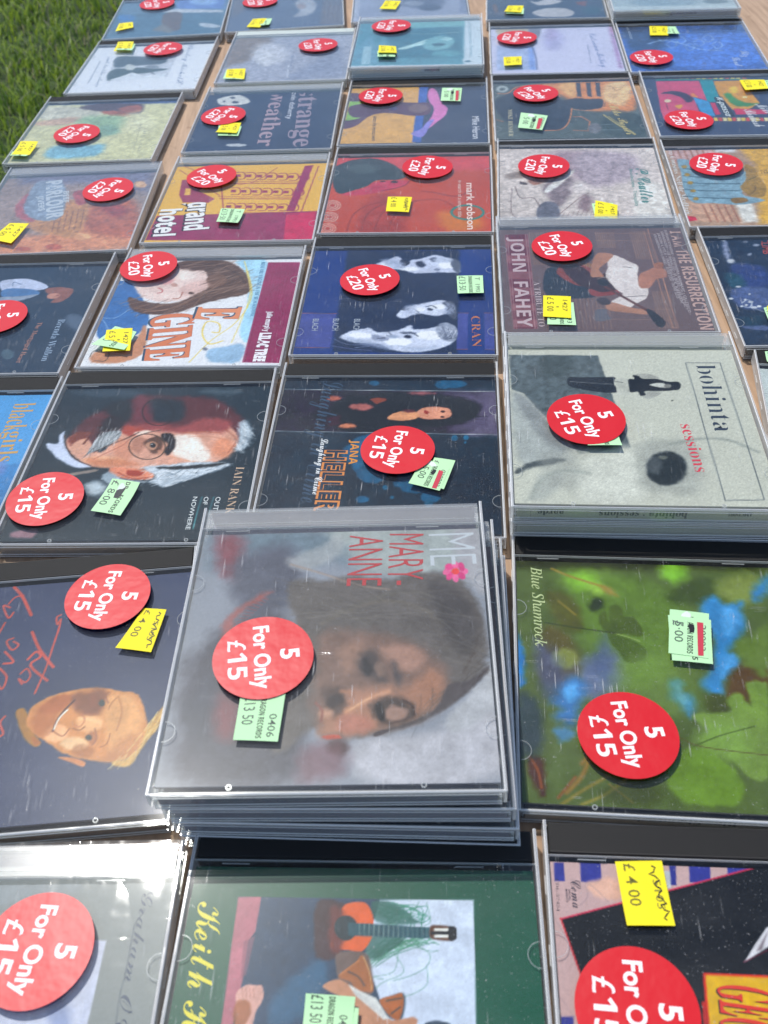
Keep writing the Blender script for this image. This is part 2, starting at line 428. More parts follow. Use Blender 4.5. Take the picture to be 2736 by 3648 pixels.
# ------------------------------------------------------------------ the lawn, and the ground under it
gm = MB(); gm.box(-90000, 90000, -90000, 90000, -770, -740)
ground = link('lawn_ground', gm.mesh('lawn_ground'), ground_mat()); tag(ground, kind='structure')
def build_grass():
    r = np.random.RandomState(3)
    # clumps: denser and taller where the noise is high
    n = 90000
    X = r.uniform(-3.4, 0.2, n); Y = r.uniform(0.6, 6.0, n) ; 
    keep = (X > -0.95 * Y - 0.1) & (X < 0.05 * Y); X, Y = X[keep], Y[keep]
    cl = vnoise(X * 1000, Y * 1000, 220, 5, 3); cl2 = vnoise(X * 1000, Y * 1000, 60, 8, 2)
    k2 = r.rand(len(X)) < 0.62 + 0.5 * cl; X, Y, cl, cl2 = X[k2], Y[k2], cl[k2], cl2[k2]
    n = len(X); H = (0.035 + 0.03 * r.rand(n)) * (1 + 0.7 * cl + 0.3 * cl2); H = np.maximum(H, 0.014); W = 0.0016 + 0.0018 * r.rand(n)
    a = r.uniform(0, 2 * np.pi, n); lean = H * r.uniform(0.2, 1.1, n); wx, wy = np.cos(a), np.sin(a); lx, ly = -wy, wx
    z0 = np.full(n, -0.742); V = np.zeros((n, 5, 3))
    for i, (t, ww) in enumerate(((0, 1), (0, -1), (0.55, 0.9), (0.55, -0.9), (1, 0))):
        V[:, i, 0] = X + lx * lean * t * t + wx * W * ww; V[:, i, 1] = Y + ly * lean * t * t + wy * W * ww; V[:, i, 2] = z0 + H * t * (1 - 0.25 * t)
    b = np.arange(n)[:, None] * 5
    F4 = np.hstack([b, b + 1, b + 3, b + 2]); F3 = np.hstack([b + 2, b + 3, b + 4])
    me = bpy.data.meshes.new('grass'); me.vertices.add(n * 5); me.vertices.foreach_set('co', V.astype(np.float32).ravel())
    loops = np.concatenate([F4.ravel(), F3.ravel()]).astype(np.int32); me.loops.add(len(loops)); me.loops.foreach_set('vertex_index', loops)
    ls = np.concatenate([np.arange(n) * 4, n * 4 + np.arange(n) * 3]).astype(np.int32); me.polygons.add(2 * n); me.polygons.foreach_set('loop_start', ls)
    me.update(calc_edges=True)
    g = r.rand(n, 1); base = np.array([[0.08, 0.17, 0.012]]) * (1 - g) + np.array([[0.42, 0.54, 0.06]]) * g
    dry = (r.rand(n, 1) < 0.07); base = np.where(dry, np.array([[0.34, 0.32, 0.18]]), base)
    C = np.ones((n, 5, 4), np.float32); C[:, :, :3] = base[:, None, :]
    at = me.color_attributes.new('col', 'FLOAT_COLOR', 'POINT'); at.data.foreach_set('color', C.ravel())
    return me
grass = link('grass', build_grass(), blade_mat()); tag(grass, 'mown green lawn grass beside and below the table of cases', 'grass', kind='stuff')

# ------------------------------------------------------------------ table
table = bpy.data.objects.new('table', None); COL.objects.link(table); table.location = (0.25, 0.5, -0.74)
tag(table, 'wooden table top of tan boards under the rows of CD cases', 'table')
def board(xa0, xa1, xb0, xb1, y0, y1, z0, z1):
    c = 1.2; v = []
    for z, k in ((z0, c), (z0 + c, 0), (z1 - c, 0), (z1, c)):
        v += [(xa0 + k, y0 + k, z), (xb0 - k, y0 + k, z), (xb1 - k, y1 - k, z), (xa1 + k, y1 - k, z)]
    fcs = [(0, 3, 2, 1), (12, 13, 14, 15)]
    for r_ in range(3):
        for i in range(4):
            j = (i + 1) % 4; fcs.append((r_ * 4 + i, r_ * 4 + j, r_ * 4 + 4 + j, r_ * 4 + 4 + i))
    me = bpy.data.meshes.new('board'); me.from_pydata([((a - 250) * MM, (b - 500) * MM, (z + 740) * MM) for a, b, z in v], [], fcs); me.update(); return me
def xl(y, off): return off + 0.0684 * y
edges = [-338, -158, 22, 202, 382, 562, 742]
for i in range(6):
    y0, y1 = -420, 1480
    link('board', board(xl(y0, edges[i]) + 0.4, xl(y1, edges[i]) + 0.4, xl(y0, edges[i + 1]) - 0.4, xl(y1, edges[i + 1]) - 0.4, y0, y1, -22, 0), M_WOOD, table)
for lx_, ly_ in ((-300, -360), (620, -360), (-200, 1400), (720, 1400)):
    lm = MB(); lm.box(lx_ - 22, lx_ + 22, ly_ - 22, ly_ + 22, -740, -22, 2)
    me = lm.mesh('leg'); me.transform(Matrix.Translation((-0.25, -0.5, 0.74))); link('leg', me, M_WOOD, table)

# ------------------------------------------------------------------ shared meshes of a CD case (125 x 142 x 10.4 mm)
def rims(me, b):
    me.materials.append(M_RIM)
    for i in b.rim: me.polygons[i].material_index = 1
def m_base():
    b = MB(); b.box(-61.0, 61.0, 0.3, 141.8, 0.0, 1.1, 0.25)
    b.box(-61.0, 61.0, 0.3, 1.3, 1.1, 8.8, 0.2); b.box(-61.0, 61.0, 141.45, 141.85, 1.1, 6.5, 0.1)
    for s in (-1, 1): b.box(min(s * 60.0, s * 61.0), max(s * 60.0, s * 61.0), 1.3, 140.8, 1.1, 4.0, 0.2)
    for zz in (2.6, 7.4): b.box(-60.6, 60.6, 0.05, 0.35, zz, zz + 0.5, 0.12)
    me = b.mesh('base'); me.materials.append(M_BASE); rims(me, b); return me
def m_lid():
    me = MB(); me.box(-61.4, 61.4, 0.7, 128.6, 9.3, 10.4, 0.0); a = me.mesh('lid'); a.materials.append(M_LID); return a
def m_frame():
    b = MB()
    for s in (-1, 1):
        b.box(min(s * 61.4, s * 62.5), max(s * 61.4, s * 62.5), 0.0, 142.0, 2.2, 10.4, 0.3)
        for yy in (26, 98): b.arc(s * 60.9, yy, 4.2, 0.18, math.pi / 2 if s > 0 else -math.pi / 2, 3 * math.pi / 2 if s > 0 else math.pi / 2, 8.9, 9.25)
        for yy in (14, 38, 64, 92, 116): b.box(min(s * 62.5, s * 62.75), max(s * 62.5, s * 62.75), yy, yy + 7, 5.0, 6.0, 0.1)
    b.box(-61.4, 61.4, 0.0, 0.7, 8.9, 10.42, 0.25)
    b.box(-61.4, 61.4, 128.6, 128.85, 9.0, 10.2, 0.0)
    for xx in (-34, 34): b.arc(xx, 3.4, 0.7, 0.35, 0, 6.2832, 8.6, 9.25)
    for xx in (-46, 38): b.box(xx - 5, xx + 5, 127.6, 127.9, 8.9, 9.2, 0.0)
    me = b.mesh('lid_frame'); me.materials.append(M_EDGE); rims(me, b); return me
def m_tray(mat):
    b = MB(); b.box(-59.8, 59.8, 1.9, 128.4, 1.3, 5.6, 0.3)
    me = b.mesh('tray'); me.materials.append(mat); return me
def m_strip(mat, ribs=True):
    b = MB(); prof = [(128.9, 1.3)]
    if ribs:
        prof = [(129.2, 1.3), (141.4, 1.3), (141.4, 9.2)]
        n = 19; y1, y0 = 141.0, 130.6
        for i in range(n):
            y = y1 - (y1 - y0) * i / n; prof += [(y, 9.75), (y - 0.3, 9.75), (y - 0.34, 9.55), (y - 0.50, 9.55)]
        prof += [(130.1, 9.6), (129.7, 8.8), (129.2, 8.6)]
    b2 = MB(); nn = len(prof)
    b2.v = [(-60.6, y, z) for y, z in prof] + [(60.6, y, z) for y, z in prof]
    for i in range(nn):
        j = (i + 1) % nn; b2.f.append((i, j, nn + j, nn + i))
    b2.f.append(tuple(range(nn))[::-1]); b2.f.append(tuple(nn + i for i in range(nn)))
    me = b2.mesh('hinge_strip'); me.materials.append(mat)
    return me
def m_cstrip():
    b = MB(); b.box(-60.6, 60.6, 129.4, 141.3, 8.6, 9.7, 0.25); b.box(-60.6, 60.6, 129.4, 130.2, 1.3, 8.6, 0.15)
    for yy in (131.4, 139.0): b.box(-58, 58, yy, yy + 0.35, 9.7, 9.95, 0.0)
    me = b.mesh('hinge_strip'); me.materials.append(M_CTRAY); return me
ME_BASE, ME_LID, ME_FRAME = m_base(), m_lid(), m_frame()
ME_TRAY = {'b': m_tray(M_TRAY), 'w': m_tray(M_WTRAY), 'c': m_tray(M_CTRAY)}
ME_STRIP = {'b': m_strip(M_TRAY), 'w': m_strip(M_WTRAY), 'c': m_cstrip()}

GROUP = 'CD cases laid out in rows on the table'
def sticker(parent, spec, zz):
    x_, y_, ang, price = spec; R_ = 19.6; v = []; fcs = []; n = 56
    r_ = random.Random(int(x_ * 10) + int(y_)); lift_a = r_.uniform(0, 6.28)
    def zf(px, py):
        d = (px - x_) * math.cos(lift_a) + (py - y_) * math.sin(lift_a); return zz + 0.14 + (d + 19.6) * 0.018
    rings = [0, 7, 13, 17, R_]
    v.append((x_, y_, zf(x_, y_)))
    for q in rings[1:]:
        for i in range(n):
            a = 2 * math.pi * i / n; px, py = x_ + q * math.cos(a), y_ + q * math.sin(a); v.append((px, py, zf(px, py)))
    for i in range(n): fcs.append((0, 1 + i, 1 + (i + 1) % n))
    for k in range(3):
        for i in range(n):
            j = (i + 1) % n; fcs.append((1 + k * n + i, 1 + (k + 1) * n + i, 1 + (k + 1) * n + j, 1 + k * n + j))
    b0 = len(v)
    for i in range(n):
        a = 2 * math.pi * i / n; px, py = x_ + R_ * math.cos(a), y_ + R_ * math.sin(a); v.append((px, py, zf(px, py) - 0.12))
    for i in range(n):
        j = (i + 1) % n; fcs.append((1 + 3 * n + i, b0 + i, b0 + j, 1 + 3 * n + j))
    fcs.append(tuple(b0 + i for i in range(n))[::-1])
    me = bpy.data.meshes.new('round_sticker'); me.from_pydata([(a * MM, b * MM, c * MM) for a, b, c in v], [], fcs); me.update()
    o = link('round_sticker', me, M_RED, parent)
    for p in me.polygons: p.use_smooth = False
    ca, sa = math.cos(math.radians(ang)), math.sin(math.radians(ang)); pr = Print()
    def P_(a, b): return x_ + ca * a - sa * b, y_ + sa * a + ca * b
    for text, L, h, yo in (('5', 5.0, 6.9, 7.0), ('For Only', 30.0, 6.0, -3.3), ('\u00a3' + price, 18.5, 7.4, -13.6)):
        a0, a1 = P_(-L / 2, yo), P_(L / 2, yo)
        pr.text('sn' if text[0] != '\u00a3' else 'bo', text, 'f6f0ee', *a0, *a1, h, 0.024 if text[0] != '\u00a3' else 0.0, fn=lambda p, q: (p, q, zf(p, q) + 0.06), res=4)
    pr.build('lettering', M_INK, o)
    return o

def label(parent, kind, tmpl, q, zz, k):
    P4 = [np.array(q[i * 2:i * 2 + 2]) for i in range(4)]; r_ = random.Random(int(q[0] * 31 + q[1] * 7)); lift = r_.choice((0.3, 0.8, 1.4)); up = r_.random() < 0.7
    base = zz + 0.12 + 0.22 * k
    def F(a, b):
        p = (P4[0] * (1 - a) + P4[1] * a) * (1 - b) + (P4[3] * (1 - a) + P4[2] * a) * b
        bb = b if up else 1 - b
        return float(p[0]), float(p[1]), base + lift * (max(0.0, bb - 0.45) / 0.55) ** 2 + 0.12 * math.sin(a * 3.1)
    na, nb = 6, 8; v = []; fcs = []
    for L_ in (0, -0.1):
        for j in range(nb + 1):
            for i in range(na + 1):
                p = F(i / na, j / nb); v.append((p[0], p[1], p[2] + L_))
    S_ = (na + 1) * (nb + 1)
    for j in range(nb):
        for i in range(na):
            a = j * (na + 1) + i; fcs.append((a, a + na + 1, a + na + 2, a + 1)); fcs.append((S_ + a, S_ + a + 1, S_ + a + na + 2, S_ + a + na + 1))
    rim = [i for i in range(na + 1)] + [j * (na + 1) + na for j in range(1, nb + 1)] + [nb * (na + 1) + i for i in range(na - 1, -1, -1)] + [j * (na + 1) for j in range(nb - 1, 0, -1)]
    for i in range(len(rim)):
        a, b = rim[i], rim[(i + 1) % len(rim)]; fcs.append((a, b, b + S_, a + S_))
    me = bpy.data.meshes.new('price_label'); me.from_pydata([(a * MM, b * MM, c * MM) for a, b, c in v], [], fcs); me.update()
    o = link('price_label', me, M_YEL if kind == 'y' else M_GRN, parent)
    pr = Print(); hw = math.hypot(*(P4[1] - P4[0])); hh = math.hypot(*(P4[3] - P4[0]))
    def T(style, text, a, b0, b1, h, col, off=0.0):
        # reads down the label; 'up' is towards increasing a
        def fn(X, Y): p = F(Y, X); return p[0], p[1], p[2] + 0.05
        vv, fs = glyphs(style, text, off, 2); xa, xb = vv[:, 0].min(), vv[:, 0].max()
        A_ = b0 + (vv[:, 0] - xa) / max(xb - xa, 1e-6) * (b1 - b0); B_ = a + vv[:, 1] / capheight(style) * h
        pr.add([fn(float(p), float(q_)) for p, q_ in zip(A_, B_)], fs, col)
    def blob(a, b, ra, rb, col, n=9, jag=0.3):
        vs = [];
        for i in range(n):
            t = 6.283 * i / n; s_ = 1 + r_.uniform(-jag, jag); p = F(min(.99, max(.01, a + ra * s_ * math.cos(t))), min(.99, max(.01, b + rb * s_ * math.sin(t)))); vs.append((p[0], p[1], p[2] + 0.07))
        pr.add(vs, [tuple(range(n))], col)
    def scrib(a, b0, b1, col):
        pts = [(b0 + (b1 - b0) * i / 26, a + r_.uniform(0.05, 0.09) * math.sin(i * 1.2 + r_.uniform(-.3, .3)) + 0.03 * math.sin(i * 2.9 + q[0]) + 0.12 * (i / 26)) for i in range(27)]
        pr.stroke(pts, 0.013, col, lambda X, Y: (lambda p: (p[0], p[1], p[2] + 0.09))(F(Y, X)))
    if tmpl == 'y5':
        T('sn', '\u00a3 5 00', .14, .08, .72, .24, '6a6420'); T('sn', '1427', .70, .18, .68, .17, '6a6420'); blob(.52, .5, .05, .03, '8a8420')
    elif tmpl == 'y4':
        T('sn', '\u00a3 4 00', .16, .04, .70, .24, '6a6420'); T('sn', '5105', .72, .3, .75, .16, '8a8430'); scrib(.76, .08, .92, '18181c')
    elif tmpl == 'g13':
        T('sn', '\u00a313\u00b750', .08, .04, .80, .25, '4c5c50'); T('bo', 'DRAGON RECORDS', .44, .05, .97, .14, '28382c'); T('sn', 'T  1993', .70, .1, .92, .17, '4c5c50')
    elif tmpl == 'g0':
        T('sn', '\u00a313 50', .12, -.0 + .02, .66, .25, '4c5c50'); T('bo', 'DRAGON RECORDS', .48, .04, .95, .13, '28382c'); T('sn', '0406', .72, .44, .92, .17, '4c5c50')
    elif tmpl == 'gb':
        T('sn', '\u00a3 8\u00b700', .08, .04, .78, .25, '4c5c50'); T('bo', 'DR    ECORDS', .55, .04, .97, .15, '28382c'); blob(.50, .36, .14, .17, '20242c'); blob(.45, .18, .12, .12, 'd0dcd0')
    elif tmpl == 'gr':
        T('sn', '5\u00b700', .14, .25, .72, .22, '4c5c50'); T('bo', 'DRAGON RECORDS', .46, .12, .95, .15, '28382c'); T('sn', '020903', .78, .15, .85, .15, '4c5c50'); blob(.56, .38, .07, .12, '181c20')
        vs = [F(a, b) for a, b in ((.70, .22), (.86, .22), (.88, .96), (.74, .97))]; pr.add([(p[0], p[1], p[2] + .08) for p in vs], [(0, 1, 2, 3)], 'c83c4c'); blob(.40, .12, .14, .09, 'e0e4dc')
    else:
        T('sn', '\u00a3 6\u00b700', .1, .1, .7, .22, '5c6c60'); T('bo', 'RECORDS', .5, .3, .95, .14, '28382c')
    pr.build('lettering', M_INK, o)
    return o

def cd_case(loc, yaw, label_text, spec=None, name='cd_case', seed=1, nx=60, ny=60, var='b', strip='202020', base='303848', shrink=False, spine=None):
    root = bpy.data.objects.new(name, None); COL.objects.link(root); root.location = loc; root.rotation_euler = (0, 0, yaw)
    tag(root, label_text, 'CD case', GROUP)
    link('base', ME_BASE, None, root)
    tr = link('tray', ME_TRAY[var], None, root); link('hinge_strip', ME_STRIP[var], None, tr)
    if spec is None: spec = dict(base=base, mot=0.2, ops=[], txt=[], lab=[], st=None)
    bk = link('booklet', cover_mesh(spec, nx, ny, seed), M_PRINT, root)
    if spec['txt']:
        pr = Print()
        for i, t in enumerate(spec['txt']):
            st, s, col, x0, y0, x1, y1, h, off = t
            pr.text(st, s, col, x0, y0, x1, y1, h, off, z=ZB + 0.04 + 0.03 * i)
        # keep only what lies on the sheet
        V_ = np.array(pr.v); F2, C2 = [], []
        for q, c in zip(pr.f, pr.c):
            p = V_[list(q)]
            if p[:, 0].min() > -BX and p[:, 0].max() < BX and p[:, 1].min() > BY0 and p[:, 1].max() < BY1: F2.append(q); C2.append(c)
        pr.f, pr.c = F2, C2
        if F2: pr.build('lettering', M_PRINT, bk)
    # inlay: sheet under the tray, folded up at both ends
    ib = MB(); ib.box(-59.4, 59.4, 1.5, 140.4, 1.12, 1.25); ib.box(-59.4, 59.4, 1.5, 1.62, 1.25, 8.2); ib.box(-59.4, 59.4, 140.28, 140.4, 1.25, 8.2)
    inl = link('inlay_card', ib.mesh('inlay_card'), paper(spine[0] if spine else strip), root)
    if spine and spine[1]:
        pr = Print()
        for s, x0, x1, h in spine[1]:
            # reads from the far side: turned over seen from the front
            v, fs = glyphs('sb', s, 0.01); xa, xb = v[:, 0].min(), v[:, 0].max()
            a = x1 - (v[:, 0] - xa) / (xb - xa) * (x1 - x0); b = 5.6 - v[:, 1] / capheight('sb') * h + 1.2
            pr.add([(p, 1.42, q) for p, q in zip(a, b)], fs, spine[2])
        pr.build('lettering', M_INK, inl)
    link('lid', ME_LID, None, root); link('lid_frame', ME_FRAME, None, root)
    if shrink:
        fb = MB(); fb.box(-62.95, 62.95, -0.4, 142.4, -0.0 + 0.05, 10.62, 0.5); link('shrink_wrap', fb.mesh('shrink_wrap'), M_FILM, root)
    zt = 10.4 + (0.24 if shrink else 0)
    for k, (kd, tm, q) in enumerate(spec['lab']): label(root, kd, tm, q, zt, k)
    if spec['st']: sticker(root, spec['st'], zt + (0.5 if spec['lab'] else 0.0))
    return root

# ------------------------------------------------------------------ what is printed on the cases, and painted sky reflections on one (mm on the sheet)
DATA = {
'c11':{'pos': [-201,1052.5,-1,1],'base': '5f7d92','var': 'b','strip': '202020','mot': 0.06,'ops': [['p','6684c4',5.21,[-4.1,164,55.9,152.8,56.6,89.5,3,96.4],1],['s','8fb0dc',5.17,[47.2,115.3,44.9,108.7,37.5,105.7,27.7,107.5,19.3,113.3,15.4,121,17.6,127.8,25.1,130.8,35,129,43.5,123],1],['p','c8ccd0',1.78,[-12,93.8,4.6,97.1,57.1,83.6,57,76.3,1.2,84.1,-11.2,88.4],1],['p','4f7286',1.7,[-61.2,92,57.1,75.3,58.3,4.8,-57.7,17],1],['s','6a5a50',1.37,[-7.9,82.6,10.6,83.5,14.6,48.3,15.5,26.2,5.8,25.4,-6.2,46.9],1],['p','7d7a72',2.33,[-14.2,28.8,-5.7,49.3,9.2,24.8,6.8,18.1],1],['s','b8c0c8',1.33,[34.2,40,39.5,44,57,33.6,56.2,25.5,42.7,29.8],1],['s','3f78b0',3.54,[-39.3,72.7,-40,65.3,-44.4,61.5,-50.8,62.6,-56.7,68.2,-60.1,76.3,-59.5,83.7,-55.1,87.6,-48.6,86.5,-42.5,80.8],1],['n',0.12,3.2,[]],['n',0.07,1.6,[]]],'txt': [],'lab': [['y','y5',[-52,48.5,-37.6,51,-34,32.2,-51.6,22.7]]],'st': [-19.5,108.3,-76.9,'20']},
'c12':{'pos': [-72,1053,0,1],'base': '505b70','var': 'b','strip': '202020','mot': 0.1,'ops': [['p','66584f',4.3,[-64.8,121.9,-44.4,129,-45,80.2,-58.1,51.9],1],['s','b4b4b8',2.08,[8.7,90.9,18.7,105.1,30.8,91.8,31.9,65.2,23,46.4,8.2,44.2,14.4,63.4],1],['s','a89084',2.8,[20.8,77.8,20,72.4,17.5,69.5,14.4,70.1,11.8,74,10.7,79.8,11.5,85.3,14,88.3,17.2,87.7,19.8,83.6],1],['l','7a808c',0.33,[-45.5,62.2,-43.8,12.4],1,0.5],['l','7a808c',0.33,[-40.2,61.2,-38.6,11.5],1,0.5],['l','7a808c',0.33,[-34.8,60.1,-33.4,10.5],1,0.5],['l','7a808c',0.33,[-29.4,59.1,-28.2,9.5],1,0.5],['l','7a808c',0.33,[-24,58.1,-23,8.6],1,0.5],['l','7a808c',0.33,[-18.7,57,-17.8,7.6],1,0.5],['l','7a808c',0.33,[-13.3,56,-12.7,6.6],1,0.5],['l','7a808c',0.33,[-8,54.9,-7.5,5.7],1,0.5],['l','7a808c',0.33,[-2.6,53.9,-2.4,4.7],1,0.49],['l','7a808c',0.33,[2.7,52.9,2.8,3.7],1,0.49],['l','7a808c',0.33,[8,51.8,7.9,2.8],1,0.49],['l','7a808c',0.33,[13.3,50.8,13.1,1.8],1,0.49],['l','7a808c',0.33,[18.6,49.8,18.2,0.9],1,0.49],['l','7a808c',0.33,[23.9,48.8,23.3,-0.1],1,0.49],['p','6a5f5a',1.69,[40.2,95.4,64.8,90.4,62.8,10.2,36.3,14.2],1],['l','8a7a70',0.34,[44.4,94.5,41.9,22.9],1,0.68],['l','8a7a70',0.34,[49.9,93.4,47.1,21.9],1,0.68],['l','8a7a70',0.34,[55.3,92.3,52.3,20.9],1,0.68],['l','8a7a70',0.34,[60.7,91.3,57.4,19.9],1,0.68],['n',0.12,3.2,[]],['n',0.07,1.6,[]]],'txt': [],'lab': [['g','',[-28.7,32.4,-14.1,33.6,-16.3,9.6,-25,8.4]],['y','y5',[-34.5,34.5,-19.8,34.2,-25.7,5.2,-40,9.3]]],'st': [-29.7,91.9,-80.6,'20']},
'c13':{'pos': [60,1056,-3,1],'base': '9aa0b4','var': 'c','strip': '8890a8','mot': 0.06,'ops': [['p','b8bccc',2.3,[-62.9,119.1,-55.1,117.9,-56,13.6,-62.3,11.7],1],['s','62697c',6.13,[37,62.1,32,49.2,20,42.7,5.3,44.8,-6.5,54.8,-11,69,-6.3,82.2,6,89.1,21.1,86.9,32.9,76.5],1],['s','8f95a4',3.05,[14.8,59.5,12.6,55.1,7.1,52.9,0.3,53.9,-5.2,57.6,-7.3,62.7,-5.2,67.2,0.4,69.3,7.3,68.3,12.8,64.5],1],['s','50586a',2.98,[34.5,42.4,31.9,36.8,25.4,34,17.6,35.1,11.4,39.7,9,46,11.6,51.6,18.1,54.5,26,53.3,32.3,48.7],1],['p','8088a0',1.5,[55.3,77,63.6,75.8,60.6,21.9,52.1,23.1],1]],'txt': [],'lab': [['y','y5',[-26.7,65,-9.5,60.7,-15.6,34.8,-32.9,38.9]]],'st': None},
'c14':{'pos': [199,1032,-7,1],'base': '364558','var': 'b','strip': '202020','mot': 0.12,'ops': [['s','c0bcbc',1.12,[-15.6,67.3,-8.5,62.8,2.7,71.6,18.6,64.7,10.9,55.7,-7.1,52.5],1],['s','bcb8b8',1.07,[-14.2,28.2,-0.5,40.9,19,40.6,29.1,27.9,24.5,14.8,8.8,13.3,-5,15.3],1],['p','70503f',1.83,[-55.6,56.1,-52,61.4,-48.6,27.9,-53.1,28.2],1],['p','7a4438',2.2,[32.7,60.8,45.3,62.7,42.3,46.1,35.5,49.4],1],['s','2c5060',4.28,[58.7,31.2,56,23.5,50.5,19,44.1,19.5,39.3,24.7,37.8,32.7,40.4,40.5,46,45.1,52.5,44.7,57.4,39.3],1],['s','5a5a66',3.58,[-29.2,26.6,-31.7,22.3,-37.9,20,-45.5,20.5,-51.6,23.7,-54,28.3,-51.6,32.6,-45.3,34.9,-37.6,34.4,-31.5,31.2],1]],'txt': [],'lab': [['g','',[-40.1,37.5,-22.5,34.6,-23.8,13,-41.8,16.4]],['y','y5',[-39.3,43,-22.8,41.8,-26.5,15.4,-43.9,19.8]]],'st': None},
'c15':{'pos': [323,1003,-7,2],'base': 'aebcbe','var': 'c','strip': 'a09484','mot': 0.06,'ops': [['s','90a4ac',7.06,[26.3,30,18.5,21.1,1.1,16.6,-19.4,18.1,-35.4,25.1,-40.9,35,-33.3,44.1,-15.6,48.8,5.4,47.1,21.3,39.9],1],['s','6a7c80',2.11,[56.2,28.8,53.1,25.3,46.1,23.5,37.9,24.1,31.7,26.9,29.8,30.8,32.9,34.4,39.9,36.2,48.2,35.6,54.4,32.8],1],['p','c4d0d0',2.07,[-59.4,20.3,62.4,16.7,62.7,9.3,-60.2,11.9],1]],'txt': [],'lab': [],'st': None},
'c21':{'pos': [-212.52,905.72,-4.1,1],'base': 'e6e8f0','var': 'b','strip': '202020','mot': 0.02,'ops': [['p','c8ccd4',0.97,[-35.4,101.9,27.2,96.3,27.9,39.8,-31.3,33.4],1],['s','56646a',1.66,[-33.9,99.3,2.3,94.3,18.7,86.2,16.6,75.2,-0.1,73.3,-16.8,71.4,-30.5,71.2],1],['s','50605f',1.28,[-33.1,53.9,-27.6,66.3,-15.2,64.4,-5.7,67.4,8.9,63,23.8,60.7,20.3,56.9,7.8,52.2,-5.1,49.8,-20.4,43.4,-28.1,33.8],1],['s','c8ccc8',1.31,[-9.2,68,-9.1,63.2,-11.1,60.6,-14.3,61.1,-17.7,64.5,-19.9,69.6,-20,74.4,-18,77,-14.7,76.5,-11.3,73],1],['s','9098a0',0.97,[15,66.5,14.2,64,11,62.9,6.7,63.5,2.8,65.7,0.9,68.6,1.6,71.2,4.8,72.3,9.2,71.6,13.1,69.4],1],['l','60686c',0.63,[2.4,61.8,18.3,42],1,1.26],['p','dfe4ea',0.94,[-20.2,42.5,-9.6,54.8,4.5,44,25.1,49.6,25.6,38.8,-28.6,36],1],['l','8890a0',0.33,[-49.2,88.7,-47,30.1],1,0.98]],'txt': [['sc','Shirley Michele','7a88a8',33.6,128.5,39.5,26.3,5.9,0],['sc','C','7a88a8',40.2,27.1,40.3,17.9,6.7,0],['sc','out to the clear','7888a0',-44.3,98.6,-37.9,20.5,4.9,0]],'lab': [['g','',[-38.3,128.5,-21.4,126.6,-20,104.2,-36.9,107]],['y','y5',[-39.8,129.8,-23.2,128.9,-21.7,105.5,-39.7,107.5]]],'st': [11.3,107.5,-102.9,'20']},
'c22':{'pos': [-71.79,907.14,-4.86,1],'base': 'a6a8b6','var': 'w','strip': 'e6ece4','mot': 0.03,'ops': [['s','8a7c72',4.63,[-60.4,128.4,-41.9,132.6,-25.4,128.4,-23.5,102.7,-32.2,87.4,-37.9,64.1,-51.4,54.1,-59.9,51.3],1],['l','6f6660',0.56,[-56.7,58.6,-45.9,67.1],1,0.56],['l','6f6660',0.56,[-55.1,61.9,-44.3,70.4],1,0.56],['l','6f6660',0.56,[-53.5,65.3,-42.7,73.8],1,0.56],['l','6f6660',0.57,[-52,68.6,-41.1,77.2],1,0.57],['l','6f6660',0.57,[-50.4,72,-39.5,80.6],1,0.57],['l','6f6660',0.57,[-48.8,75.3,-37.9,84],1,0.57],['l','6f6660',0.57,[-47.2,78.7,-36.2,87.4],1,0.57],['l','6f6660',0.57,[-45.6,82.1,-34.6,90.9],1,0.57],['l','6f6660',0.58,[-43.9,85.6,-32.9,94.4],1,0.58],['l','6f6660',0.58,[-42.3,89,-31.2,97.9],1,0.58],['l','6f6660',0.58,[-40.7,92.5,-29.6,101.4],1,0.58],['l','6f6660',0.58,[-39,96,-27.9,104.9],1,0.58],['l','6f6660',0.59,[-37.4,99.5,-26.2,108.5],1,0.59],['l','6f6660',0.59,[-35.7,103,-24.5,112.1],1,0.59],['l','6f6660',0.59,[-34,106.5,-22.7,115.7],1,0.59],['l','6f6660',0.59,[-32.3,110.1,-21,119.3],1,0.59],['s','c8c8d0',8.55,[-0.6,79.3,-2.1,63.1,-10,54.1,-21.2,55.5,-31.8,66.8,-37.9,84,-36.8,100.7,-28.8,110.3,-17,108.9,-6.2,96.9],1],['s','d2d2d8',5.62,[-14.5,69.1,-14.4,55.2,-17.8,47.2,-23.4,47.9,-29.1,57,-33,71.4,-33.3,85.6,-29.8,94,-24,93.3,-18.1,83.7],1],['p','8088a0',6.68,[11.3,27.2,50,93.5,64.4,12.9,-0.7,6.6],0.5],['n',0.12,3.2,[]],['n',0.07,1.6,[]]],'txt': [['sn','the reed book','8088a0',2.6,75.7,4.2,43.3,3,0],['sn','in wind','d8dce4',1.7,47.4,4,15.1,2.9,0]],'lab': [['g','',[-55.4,31.4,-38.4,30.7,-36,5.8,-54.9,8.9]],['y','y5',[-54.7,32,-36.7,32.4,-34.3,6.3,-52.7,8.6]]],'st': [27.9,90.1,-78.5,'20']},
